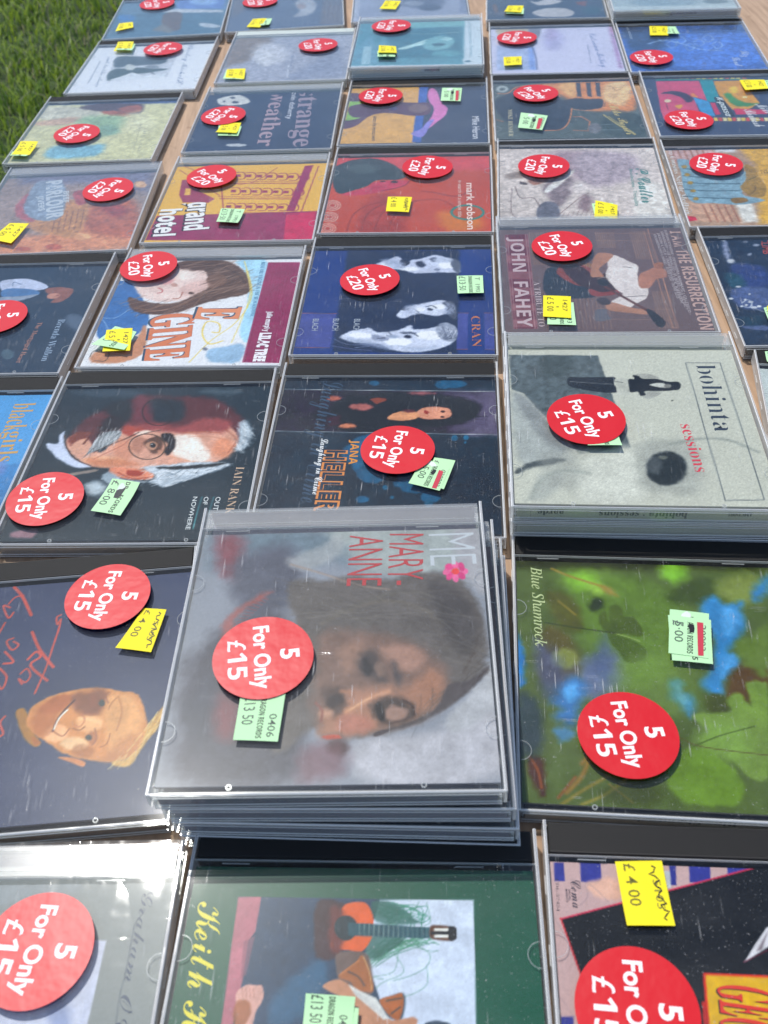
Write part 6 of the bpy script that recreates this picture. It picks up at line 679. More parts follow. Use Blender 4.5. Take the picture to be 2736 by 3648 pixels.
'c62':{'pos': [-131.17,318.35,-4.46,1],'base': '22323f','var': 'b','strip': '202020','mot': 0.08,'ops': [['s','5a3038',2.73,[-46.3,83.7,-42.4,98.2,-33.1,108.4,-22.5,113.8,-14.8,119.7,2.2,119.7,27.7,116.8,43.5,104.2,50.1,92.3,48.9,75.4,38.3,82.7,18.4,87.5,3.6,89.4,-17.1,82.9,-30.8,76.2,-43.7,78],1],['s','1f2a34',3.2,[-31.9,111.4,-20.9,115.6,-15.1,107.7,-18.3,95.9,-28.6,102.2],1],['s','26303c',3.17,[-8.8,115.2,9,116,14.9,100.7,5.3,95.1,-7.8,101.5],1],['s','6a3440',3.19,[-17.2,117,-11.8,119.9,-2.9,96.9,-12,94.2],1],['s','b4c0ca',1.66,[47,93.8,51.6,95.1,55,85,53.8,73.9,47.9,70,48.3,79.6],1],['s','c8ccd0',0.83,[49.2,92.3,52.1,82.3,49.1,74,52,79.5],1],['s','dca28c',1.07,[-47.3,82.4,-39.4,87.1,-32.6,77.7,-25.5,70.6,-19.4,84.4,-18,90.8,-8.6,92,3.3,90.6,16.3,88.3,26.7,94.4,40.5,92.6,48.4,79.6,45,67.4,37.3,60.9,24,58,10.3,57.3,-3.4,56.3,-17.7,58,-30.3,59.8,-38.7,66.8,-45,73.8],1],['s','984a4c',2.94,[-17.7,93.7,-2.4,94.7,15.6,91.9,25.9,98.9,41,95.4,40.5,86.8,28.2,85.8,13.8,86.2,-1.1,88.8,-14.3,87.1],1],['s','f4e6dc',2.1,[12.5,83.4,23,83.1,30.3,74.6,35.5,66.3,31.1,59.7,21,63.9,12.8,72.3],1],['s','dc9070',2.56,[46.5,72.7,46.2,68,43.9,65.1,40.4,65.2,37.1,68.2,35.2,73.1,35.5,77.9,37.8,80.9,41.3,80.8,44.7,77.6],1],['s','eab08c',2.11,[-10.6,63.4,-12.2,61.1,-17.5,59.7,-24.4,59.9,-30.5,61.5,-33.3,63.9,-31.7,66.3,-26.4,67.6,-19.4,67.5,-13.3,65.8],1],['s','a84a40',1.48,[-19.2,91.6,-11.5,92,-6.2,89.7,-9.7,84.1,-16.8,85.7],1],['s','f0d0c0',0.98,[-2,87.9,-2.5,86.7,-4.5,85.6,-7.3,84.9,-9.8,84.9,-11,85.7,-10.5,87,-8.4,88.1,-5.7,88.8,-3.2,88.7],1],['s','7a3c34',1.48,[-46.8,82.3,-42.6,87.9,-35.7,87.7,-34,84.8,-39.7,80.7,-43.3,76.6],1],['s','d8a088',1.21,[-43.3,76.6,-38.1,82.1,-34.1,77.7,-35.1,70.8,-40.8,71],1],['c','5a2820',0.74,[-37,77.8,-35,84.8,-34.5,90.6],1,1.11],['s','2c2024',1.99,[-30.5,97.8,-24.5,101.3,-18.8,95.9,-19.2,89.4,-25,87.4,-28.8,83.2,-31.1,84.7],1],['s','98a0a4',0.61,[-32.9,69.7,-31.5,79.1,-27.7,86.8,-20.4,88.7,-18,87.2,-18.7,81.5,-24.7,74.7,-29.5,71.3],1],['l','d0d4d8',0.24,[-31.7,70.7,-31.4,80.5],1,0.36],['l','5a5c60',0.24,[-31.3,71.4,-30.6,79.7],1,0.24],['l','d0d4d8',0.24,[-30.7,71.9,-30.3,81.1],1,0.36],['l','5a5c60',0.24,[-30.2,72.6,-29.5,80.4],1,0.24],['l','d0d4d8',0.24,[-29.7,73.1,-29.3,81.8],1,0.36],['l','5a5c60',0.24,[-29.2,73.8,-28.4,81.1],1,0.24],['l','d0d4d8',0.24,[-28.7,74.4,-28.2,82.5],1,0.36],['l','5a5c60',0.24,[-28.2,75.1,-27.3,81.8],1,0.24],['l','d0d4d8',0.24,[-27.7,75.6,-27.1,83.2],1,0.36],['l','5a5c60',0.24,[-27.2,76.3,-26.2,82.4],1,0.24],['l','d0d4d8',0.24,[-26.6,76.8,-26,83.9],1,0.36],['l','5a5c60',0.24,[-26.2,77.5,-25.2,83.1],1,0.24],['l','d0d4d8',0.24,[-25.6,78.1,-24.9,84.5],1,0.37],['l','5a5c60',0.24,[-25.1,78.7,-24.1,83.8],1,0.24],['l','d0d4d8',0.24,[-24.6,79.3,-23.8,85.2],1,0.37],['l','5a5c60',0.24,[-24.1,80,-23,84.5],1,0.24],['l','d0d4d8',0.24,[-23.6,80.5,-22.8,85.9],1,0.37],['l','5a5c60',0.24,[-23.1,81.2,-21.9,85.2],1,0.24],['l','d0d4d8',0.24,[-22.5,81.8,-21.7,86.6],1,0.37],['l','5a5c60',0.24,[-22,82.5,-20.8,85.8],1,0.24],['l','d0d4d8',0.24,[-21.5,83,-20.6,87.3],1,0.37],['l','5a5c60',0.24,[-21,83.7,-19.7,86.5],1,0.24],['l','d0d4d8',0.25,[-20.4,84.3,-19.5,88],1,0.37],['l','5a5c60',0.25,[-19.9,85,-18.6,87.2],1,0.25],['c','3a2420',0.6,[-29.4,70.7,-23.1,76,-14.8,81.4,-8.4,86.9],0.7,0.97],['s','c8d0e6',0.84,[-50.6,88.9,-49.8,82.4,-45.5,73.9,-38.4,65.4,-28.3,59.5,-33.6,58.3,-41.9,61.2,-52,69.9,-58.3,78.4,-51.5,78.2,-52.5,85.4],1],['c','4a3028',0.36,[-49.6,85.3,-45.8,75.3,-38.4,65.4,-28.4,59.8],1,0.72],['s','2a2426',0.83,[4.9,85.4,11.5,84.6,14.5,75,12.1,67.7,9.2,70.7,10.1,76.5,6.7,79.9],1],['s','5c4038',0.95,[-3.8,79,2.4,83.7,6.9,78.7,7,70.8,3.1,69.3,-0.9,73.8],1],['s','b88870',0.59,[-2.2,76.8,0.9,79.3,4.3,76.7,3.8,72.5,0.5,72.6],1],['s','20242c',0.36,[3.6,75.8,3.5,74.6,2.9,73.9,1.9,73.9,0.9,74.7,0.3,75.9,0.4,77.2,1,77.9,2,77.9,3,77.1],1],['s','d8d8d8',0.18,[1.6,76.7,1.5,76.5,1.4,76.3,1.2,76.3,0.9,76.5,0.8,76.8,0.8,77,1,77.1,1.2,77.1,1.4,77],1],['s','c08870',0.7,[9.1,70.3,9,69.2,8.3,68.5,7.2,68.6,6.2,69.3,5.7,70.4,5.7,71.5,6.4,72.2,7.5,72.2,8.5,71.5],1],['s','8a5848',1.43,[-9.4,82.7,-3.3,81.1,-3.7,70,-9,72.9],0.5],['s','c87c5c',2.09,[-31.7,65.3,-14.7,64.8,-2.5,60.5,-13.2,58.8,-26.5,59.8],0.8],['s','c4785a',1.9,[-18.7,81.5,-10,77.1,-9,64.7,-17.2,67.6],0.45],['c','a85c48',0.6,[-27.9,65.2,-21.7,70.5,-15.4,75.8,-12,81.3],0.7,0.6],['c','d89878',0.57,[13,66.8,25,62.5,34.4,61.6],1,0.69],['c','b86c50',0.48,[16.7,86.1,26.2,86.6,37.8,85.5],1,0.48],['c','b87058',0.48,[20.3,82.5,30.7,82.9,41.6,79.8],0.6,0.48],['c','98503c',0.71,[40.2,88.3,47.3,79.6,44.3,68.7],0.6,0.71],['c','3c3430',0.24,[9.2,74.4,9.2,70.5,7.8,67.1,5,65,1.4,64.3,-2.7,65.2,-6.4,67.5,-9.4,71,-11.1,75,-11.2,79,-9.8,82.5,-7.1,84.7,-3.3,85.5,0.9,84.5,4.6,82.1,7.6,78.5,9.2,74.4],1,0.71],['c','181c24',0.38,[8.1,103.9,8.3,99.4,7.1,95.8,4.7,93.4,1.4,92.6,-2.2,93.6,-5.7,96.2,-8.4,100,-10.1,104.5,-10.5,109.1,-9.3,112.9,-6.9,115.4,-3.5,116.2,0.2,115.1,3.7,112.4,6.5,108.5,8.1,103.9],0.8,0.63],['c','5a4a44',0.24,[-11,81.3,-4.4,86.1,3.7,88.7],1,0.61],['s','e08a6c',0.79,[-17.6,57.6,-7.4,57.7,5.3,54.8,7.6,49.2,-1.6,48.5,-13.2,50.9],1],['s','a03c30',0.79,[-7.8,55.4,-3.3,55.9,1.8,53.8,-0.3,51,-6.1,52],1],['c','a84838',0.45,[-12.1,54.1,-3.6,49.4,5.4,50.1],1,0.68],['s','bcc6d0',0.9,[0.9,58.1,14.4,59.8,27.9,61.8,45.7,60.4,43.6,56.5,34.3,51.8,27.7,48.1,20.9,45.7,14.3,42.5,8.1,46,-1,46.1,-8.1,45.3,-15.7,46.4,-19.1,51.7,-16.4,52.9,-5,47.5,6,47.3,8.9,51.1],1],['l','e8ecf0',0.34,[6.4,53.7,11.3,56.9],1,0.34],['l','5c6874',0.34,[7.8,51.7,12.2,54.6],1,0.34],['l','e8ecf0',0.34,[9.5,52.2,14.1,55.6],1,0.34],['l','5c6874',0.34,[10.8,50.6,15,53.5],1,0.34],['l','e8ecf0',0.34,[12.6,50.7,17,54.4],1,0.34],['l','5c6874',0.34,[13.8,49.6,17.8,52.4],1,0.34],['l','e8ecf0',0.34,[14.5,54.7,19.8,53.2],1,0.34],['l','5c6874',0.34,[15.8,53.1,20.6,51.3],1,0.34],['l','e8ecf0',0.34,[17.6,53.2,21.4,58.2],1,0.34],['l','5c6874',0.34,[18.7,52,22.2,56.5],1,0.34],['l','e8ecf0',0.34,[20.6,51.7,24.2,57],1,0.34],['l','5c6874',0.34,[21.7,50.9,25,55.4],1,0.34],['l','e8ecf0',0.34,[22.6,55.7,27,55.7],1,0.34],['l','5c6874',0.34,[23.8,54.5,27.7,54.3],1,0.34],['l','e8ecf0',0.34,[25.6,54.2,29.8,54.5],1,0.34],['l','5c6874',0.34,[26.7,53.4,30.5,53.2],1,0.34],['l','e8ecf0',0.34,[28.7,52.7,31.5,59.6],1,0.34],['l','5c6874',0.34,[29.7,52.3,32.1,58.4],1,0.34],['l','e8ecf0',0.34,[30.7,56.7,34.3,58.3],1,0.34],['l','5c6874',0.34,[31.8,55.9,34.9,57.3],1,0.34],['l','e8ecf0',0.34,[33.7,55.2,37.1,57.1],1,0.34],['l','5c6874',0.34,[34.7,54.8,37.7,56.2],1,0.34],['l','e8ecf0',0.34,[36.7,53.7,39.8,55.8],1,0.34],['l','5c6874',0.34,[37.6,53.7,40.4,55],1,0.34],['l','e8ecf0',0.34,[38.8,57.7,41.6,60.9],1,0.34],['l','5c6874',0.34,[39.8,57.3,42.1,60.2],1,0.34],['l','e8ecf0',0.34,[41.8,56.2,44.3,59.7],1,0.34],['l','5c6874',0.34,[42.7,56.2,44.9,59.1],1,0.34],['h','eef0f4','8090a0',[0.9,58.1,14.4,59.8,27.9,61.8,45.7,60.4,43.6,56.5,34.3,51.8,27.7,48.1,20.9,45.7,14.3,42.5,8.1,46,-1,46.1,-8.1,45.3,-15.7,46.4,-16.4,52.9,6,47.3],0.8,150,29,5.7,0.34],['h','e8ecf0','707c88',[47,93.8,51.6,95.1,55,85,53.8,73.9,47.9,70,48.3,79.6],0.7,40,-51,7.3,0.36],['h','dcdee2','606468',[-32.9,69.7,-31.5,79.1,-27.7,86.8,-20.4,88.7,-18,87.2,-18.7,81.5,-24.7,74.7,-29.5,71.3],0.8,70,83,7.9,0.36],['h','c8a090','8c5040',[11.5,83.5,36.9,91.2,45.9,82.4,35.9,63.6,5,60.3,-4,67.3],0.25,30,-13,7.1,0.47],['s','141c24',0.91,[7.5,57.6,19.3,58.7,32.9,59.7,44.7,60.7,37.8,58.2,19.8,56],1],['s','b8c4cc',2.68,[-15.3,42,-15.6,38.9,-18,37,-21.5,37.1,-24.8,39,-26.7,42.2,-26.5,45.3,-24.1,47.3,-20.6,47.2,-17.2,45.2],1],['s','98a8b4',1.59,[-12.1,50.2,-12.2,48,-13.7,46.6,-16,46.6,-18.2,48.1,-19.5,50.4,-19.4,52.7,-17.9,54.1,-15.6,54,-13.3,52.6],1],['s','a89488',0.58,[-41.4,52.8,-25.8,56.8,-24.4,55.1,-39.2,51.5],0.8],['s','b0808c',1.26,[-55.7,10.5,-47.6,12.7,-43,12.1,-44.1,6.9,-53.7,7],0.8],['s','4c5c6c',3.2,[-14.4,122.4,-17.7,120.1,-27.5,119,-40.1,119.5,-50.7,121.4,-55.3,124,-52,126.3,-42.1,127.4,-29.4,126.9,-18.8,125],0.5],['s','5c6c78',2.6,[43.7,122.4,41.6,120.8,35.8,120.1,28.4,120.4,22.2,121.6,19.6,123.4,21.6,125,27.4,125.7,34.9,125.4,41.1,124.2],0.6],['l','4fb0b8',0.1,[42.1,34.7,41.8,17.4],1,0.37],['l','4fb0b8',0.1,[36,34.8,35.6,12.2],1,0.37]],'txt': [['se','IAIN RANKIN','ccac90',50.6,57.6,49.6,14.9,4.3,0],['sn','OUT','e0e4e4',43.5,34.7,43.3,25,2.5,0],['sn','OF','e0e4e4',37.4,34.8,37.5,29,2.3,0],['sn','NOWHERE','e0e4e4',31.6,34.9,31.9,11.5,2.3,0]],'lab': [['g','gb',[-11.9,45,3.4,41.7,-1.9,19.1,-17.9,22.7]]],'st': [-43.7,31.2,-83.6,'15']},  # two soft pale ovals along the far edge are painted sky reflections
'c63':{'pos': [-4.76,312.22,-5.73,1],'base': '1c3040','var': 'b','strip': '202020','mot': 0.09,'ops': [['p','2a2236',0.36,[-60.2,118.7,61.2,116.4,60.4,79.1,-61.1,81.8],1],['p','8c84a0',5.84,[54.8,115.1,61.2,114.9,60.5,80.2,47,80.4],1],['p','544c68',7.02,[33,115.5,61.2,115.7,60.3,80.2,38,80.6],1],['s','1a1a26',2.12,[-30.3,105.9,-10,114.3,13.9,115.2,37.7,111.7,50,107.1,51.7,98.4,47.1,91.5,33.4,86.2,15.1,86.5,-7.6,81.5,-26.3,84.5],1],['h','3a3444','0c0c14',[-30.3,105.9,-10,114.3,13.9,115.2,37.7,111.7,50,107.1,51.7,98.4,47.1,91.5,33.4,86.2,15.1,86.5,-7.6,81.5,-26.3,84.5],0.6,90,-7,12.2,0.47],['s','dc9478',0.59,[16.1,96.3,19.1,101.2,26.6,102.9,34.1,101.3,36,97.3,34.2,93.1,26.8,91.9,19.4,92.7],1],['s','d8946c',0.59,[0.5,92.4,5.3,97.9,13.6,99.2,18.4,95.5,15.8,92.1,7.5,90.6],1],['s','8c3430',0.35,[21.1,99.8,23.4,98.3,22.6,96.2,20.7,97.6],1],['s','3a2420',0.35,[32.5,98.5,32.2,97.9,31.6,97.6,30.8,97.6,30.1,98,29.9,98.6,30.1,99.2,30.7,99.5,31.5,99.5,32.2,99.1],1],['s','3a2420',0.35,[32.1,93.9,31.9,93.4,31.3,93.1,30.6,93.1,30.1,93.4,29.8,93.9,30,94.4,30.6,94.7,31.3,94.7,31.8,94.4],1],['s','8a4438',0.97,[-9.7,109.8,-3.1,111.2,-1,108.2,-6.5,105.4],1],['s','c87858',1.16,[-16.2,86,-17,84.9,-19.3,84.2,-22.1,84.3,-24.5,85,-25.5,86.2,-24.7,87.3,-22.5,88,-19.6,87.9,-17.2,87.2],1],['s','b06050',1.22,[-26.9,110.2,-27.6,109,-29.4,108.3,-31.8,108.3,-33.8,109.1,-34.6,110.4,-34,111.6,-32.2,112.3,-29.8,112.2,-27.8,111.4],1],['s','a05c58',1.44,[-8.2,102.5,-9.3,100.8,-12.5,99.9,-16.6,100,-20,101.1,-21.5,102.8,-20.3,104.5,-17.1,105.5,-13,105.4,-9.6,104.2],1],['s','5a2c34',1.18,[9.8,100.7,15.5,99.9,13.7,97.8,9,98.6],1],['s','98585c',1.71,[26.3,114.9,24.9,114.1,21.1,113.6,16.4,113.8,12.5,114.4,11,115.3,12.5,116.1,16.3,116.6,21,116.5,24.8,115.9],1],['p','402838',1.41,[-32.7,93,-25.5,95.7,-24.7,87.3,-31,86],1],['l','c8ccd0',0.12,[-60.4,119,61.3,116.5],1,0.37],['l','c8ccd0',0.11,[-61.3,81.5,60.4,78.8],1,0.34],['s','1a587c',0.99,[44.4,123.5,42.7,121.3,38.4,119.9,33.1,120.1,28.8,121.6,27.1,123.9,28.7,126.2,33,127.6,38.4,127.5,42.7,125.9],1],['s','1a587c',0.89,[2.2,70.5,0.6,65.9,-4.1,63.1,-10.2,63.2,-15.3,66.2,-17.6,70.9,-16.1,75.5,-11.4,78.4,-5.1,78.3,0,75.3],1],['s','1a587c',0.88,[-0.9,62.7,-2.5,57.4,-7.6,54.3,-14.1,54.4,-19.7,57.7,-22.3,63.1,-20.8,68.4,-15.6,71.7,-8.9,71.6,-3.3,68.1],1],['s','1a587c',0.86,[5,53.6,3.3,48.5,-1.7,45.4,-8.2,45.5,-13.7,48.7,-16.1,54,-14.5,59.2,-9.5,62.4,-2.9,62.3,2.7,58.9],1],['s','1a587c',0.85,[2.7,47.4,1.5,43.1,-2.2,40.4,-7,40.5,-11.1,43.2,-12.9,47.6,-11.8,52,-8.1,54.7,-3.2,54.7,1,51.8],1],['s','1a587c',0.84,[16.7,44.7,16,42.1,13.9,40.6,11.3,40.6,9,42.2,8.1,44.8,8.8,47.5,10.9,49.1,13.5,49,15.8,47.4],1],['s','1a587c',0.82,[25.5,37.3,24.1,34.5,20.4,32.8,15.7,32.9,11.8,34.6,10.2,37.5,11.5,40.3,15.3,42,20.1,42,24,40.2],1],['s','1a587c',0.81,[30.7,30.1,29.8,27.7,27.3,26.3,24.2,26.3,21.7,27.8,20.6,30.2,21.5,32.5,24,34,27.2,33.9,29.7,32.4],1],['s','1a587c',0.81,[-5.4,28.1,-5.9,26.6,-7.5,25.7,-9.6,25.7,-11.4,26.7,-12.1,28.2,-11.6,29.7,-10,30.7,-7.9,30.6,-6.1,29.7],1],['s','1a587c',0.83,[11.8,39.9,11.3,38.5,10.1,37.6,8.5,37.6,7.2,38.5,6.6,40,7,41.4,8.3,42.3,9.9,42.2,11.2,41.3],1],['s','1a587c',0.99,[35.8,123,34.9,120.7,32.5,119.3,29.5,119.4,27.1,120.9,26.1,123.2,27,125.5,29.4,126.9,32.4,126.8,34.8,125.3],1],['s','1a587c',1,[-5.9,124.7,-6.4,123.3,-7.8,122.4,-9.6,122.5,-11.1,123.4,-11.8,124.8,-11.3,126.3,-9.9,127.1,-8.1,127.1,-6.6,126.2],1],['s','1f5e80',0.34,[39.4,75.9,39.1,74.4,38.2,73.6,37.1,73.6,36.2,74.5,35.8,75.9,36.2,77.3,37.1,78.2,38.2,78.2,39.1,77.3],1],['s','1f5e80',0.34,[45.3,76.3,45,75.1,44.3,74.4,43.3,74.4,42.6,75.1,42.3,76.3,42.6,77.5,43.3,78.3,44.3,78.3,45.1,77.5],1],['s','1f5e80',0.33,[-22.2,56.6,-22.3,55.7,-22.9,55.1,-23.7,55.1,-24.4,55.7,-24.7,56.6,-24.5,57.6,-24,58.2,-23.2,58.2,-22.5,57.6],1],['s','1f5e80',0.31,[3.9,37,3.7,36,3,35.3,2.2,35.3,1.5,36,1.1,37,1.3,38,2,38.7,2.8,38.6,3.6,38],1],['s','1f5e80',0.3,[7.4,29.8,7.2,29,6.7,28.6,6.1,28.6,5.6,29,5.3,29.8,5.5,30.5,6,31,6.6,31,7.1,30.5],1],['s','1f5e80',0.3,[27.1,25.4,26.8,23.8,25.7,22.8,24.4,22.9,23.3,23.9,22.8,25.5,23.2,27.1,24.2,28,25.6,28,26.7,27],1],['s','1f5e80',0.33,[44.1,72.4,43.9,71.9,43.6,71.5,43.1,71.5,42.8,71.9,42.6,72.5,42.8,73,43.1,73.4,43.6,73.4,43.9,73],1],['n',0.1,4,[]]],'txt': [['sc','Laughing in Crime','33485e',-38.5,127,-39.9,25.6,11.9,0],['bo','JANA','e8942c',-17.9,74.1,-17.8,54.5,4.5,0],['bc','HELLER','e08a40',-31.1,65.8,-32.1,18.6,11.6,0.035],['bc','HELLER','1c2c40',-30.5,65.5,-31.6,18.8,10.6,-0.01],['sc','Laughing in Crime','f0f0f0',-34.3,75.2,-34.4,31.3,3.9,0.01]],'lab': [['g','',[27.2,57,38.1,54.7,32.4,32.7,21.3,37]],['g','gr',[21.5,56.8,35.1,48.4,30.3,31.3,14.4,36.8]]],'st': [7.8,62.6,-98.8,'15']},
'c64':{'pos': [120.75,299.02,-6.41,3],'base': 'c6c6b8','var': 'c','strip': 'b4b8a8','mot': 0.04,'ops': [['s','a8aca8',3.17,[-59.9,88.3,-47.3,71.6,-36.3,53.1,-29.8,38.1,-48,32,-59.2,38.1],1],['p','5a656a',0.56,[-60.2,122.5,-11.8,122.1,-9.4,102.2,-2.8,44.7,-13.2,42.9,-28.1,39.3,-36.1,57,-47.1,75,-53.3,87.5,-59.8,91.2],1],['n',0.22,3,[-60.2,122.5,-11.8,122.1,-2.8,44.7,-28.1,39.3,-36.1,57,-47.1,75,-53.3,87.5,-59.8,91.2]],['s','3a4648',2.41,[-42.7,119.2,-27.9,120.5,-26.8,109.8,-38.1,101.1,-42.3,107],0.6],['s','8c9090',2.7,[-59,86.9,-52.1,84,-38.5,58.3,-31.2,41.8,-39.3,43,-50.2,60.9],1],['p','9ca09c',2.91,[-55.2,6.6,-48.3,22.6,-40.1,28.4,-32.2,26.1,-39.1,16.8,-46.7,6.6],0.6],['s','b8b8ac',2.97,[-35.4,40.5,-14.8,42.9,10.4,50.3,29.6,42.8,27.3,14.6,-2.7,7.8,-33.4,7.7],0.7],['s','4c5458',1.2,[-59.4,27.3,-51.1,33.9,-39.6,36.6,-34.8,35.4,-41.5,32,-51.3,29.7,-58.7,24.9],1],['s','343c42',1.09,[22,32.7,19.9,25,14.9,19.4,9,17.9,4.2,21,2.4,27.7,4.3,35.5,9.3,41.3,15.5,42.9,20.4,39.6],1],['s','20282e',1.58,[21.8,28.4,20,23.6,16.8,20.6,13.5,20.6,11.2,23.6,10.8,28.4,12.5,33.3,15.7,36.3,19.1,36.3,21.4,33.3],1],['s','5c6064',1.59,[10.8,31.9,9.5,27.8,7.2,25.2,4.8,25.2,3.2,27.8,2.9,32,4.2,36.2,6.5,38.8,9,38.8,10.6,36.2],1],['s','70746c',0.81,[14.5,38.6,13.9,37.7,12.7,37.2,11.2,37.2,10.1,37.7,9.7,38.6,10.3,39.4,11.6,39.9,13.1,39.9,14.2,39.4],1],['s','d4d4c8',4.9,[-23.3,38,-1.8,42.9,-2.4,10,-28.8,7.8],0.8],['s','a4a69e',3.96,[2,47.8,25.1,50.3,29.2,35.5,23.5,14.6,14.9,13.4,-1.4,19.1],0.7],['s','2a3238',1.09,[21.7,32.6,19.7,25.2,14.9,19.8,9.1,18.3,4.5,21.3,2.7,27.7,4.6,35.2,9.4,40.9,15.4,42.4,20.1,39.2],1],['s','5c6266',1.59,[10.4,31.9,9.2,28.2,7.2,25.9,5,25.9,3.6,28.2,3.4,32,4.5,35.8,6.6,38.1,8.8,38.1,10.2,35.7],0.7],['s','70746c',0.81,[13.9,37.9,13.3,37.2,12.2,36.7,10.8,36.7,9.7,37.2,9.4,38,9.9,38.7,11.1,39.2,12.5,39.2,13.6,38.7],0.8],['s','9ea09a',3.97,[-47.7,38.1,-34.6,39.3,-27.5,26.1,-34.6,14.5,-45.3,19.1],0.5],['c','989c94',1.24,[16.6,47.8,31.1,52.1,44.7,51.4,57.4,42.7],1,1.45],['c','a0a49c',1.36,[-52.8,7.7,-48.5,19.1,-38.5,27.3,-24.3,26.1],1,1.56],['s','2c323c',0.35,[-29.1,101.7,-21.9,102,-9.4,102.4,-4.4,102.1,-5.6,96.3,-4,89.8,-11.5,88.9,-22.7,91.5,-29.5,94.8],1],['l','70747a',0.23,[-28.4,98.3,-6.5,96],1,0.47],['s','c0c0b4',0.35,[-4.5,100.6,2.8,100.5,2.4,88.4,-4.2,87.7,-4.7,96.3],1],['s','20262e',0.35,[2.4,100.5,5.5,100.8,5,104.2,8.4,103.4,9.9,101.2,17,101.1,22,98.8,28,98,28.6,95.2,27.1,91.9,20.8,90.6,15.6,90.3,9.5,90.1,10,86.9,6.9,86.2,6,89.7,2,89.3,2,94.8],1],['s','a8a8a0',0.24,[5.8,104.9,13.1,105.5,18.8,101.5,10,101.6,8,103.7],1],['s','a8a8a0',0.23,[7.3,86.2,11.3,83.7,18,88.9,11.2,89.7,9.5,86.9],1],['s','c4c4bc',0.35,[12.8,95.8,17.4,97.5,20.8,96.7,21.2,93.4,16.9,93.9],1],['s','7c7c78',0.35,[24,94.8,23.5,93.8,22.5,93.2,21.3,93.2,20.4,93.8,20.2,94.8,20.7,95.8,21.7,96.5,22.9,96.4,23.8,95.8],1],['l','20262e',0.12,[-4.7,98.4,-1,97.7],1,0.35],['s','1c2228',0.35,[23.6,98.1,28,98.5,28.9,95.2,27,91.6,23.6,91.9,24.9,95.2],1],['l','3a4654',0.11,[34.6,115.7,52.8,115.4,53.4,9.3,35.6,8.5,34.6,115.7],1,0.38],['s','50544c',0.22,[23.1,82.4,22.9,82,22.6,81.8,22.3,81.8,22.1,82,22,82.4,22.2,82.8,22.5,83.1,22.8,83.1,23,82.8],1]],'txt': [['sb','bohinta','343e4c',39.3,113.4,39.7,57.8,10.4,-0.015],['sb','sessions','dc3c4c',23.5,63.1,25.4,27.7,6.3,-0.01]],'lab': [['g','',[-23.6,48.6,-8.6,52.1,-7.7,42.6,-24.3,42.3]]],'st': [-23.4,62.8,-72.1,'15']},
'c65':{'pos': [251.6,291,-12,1],'base': 'c4ccca','var': 'b','strip': '202020','mot': 0.1,'ops': [['p','a8b8c0',0.52,[-56.1,148.2,-30.6,150.8,-32.5,137.6,-56.8,134.1],1]],'txt': [],'lab': [['g','',[-56.7,140.5,-44.5,141.7,-46,130.3,-56.8,129.2]]],'st': None},
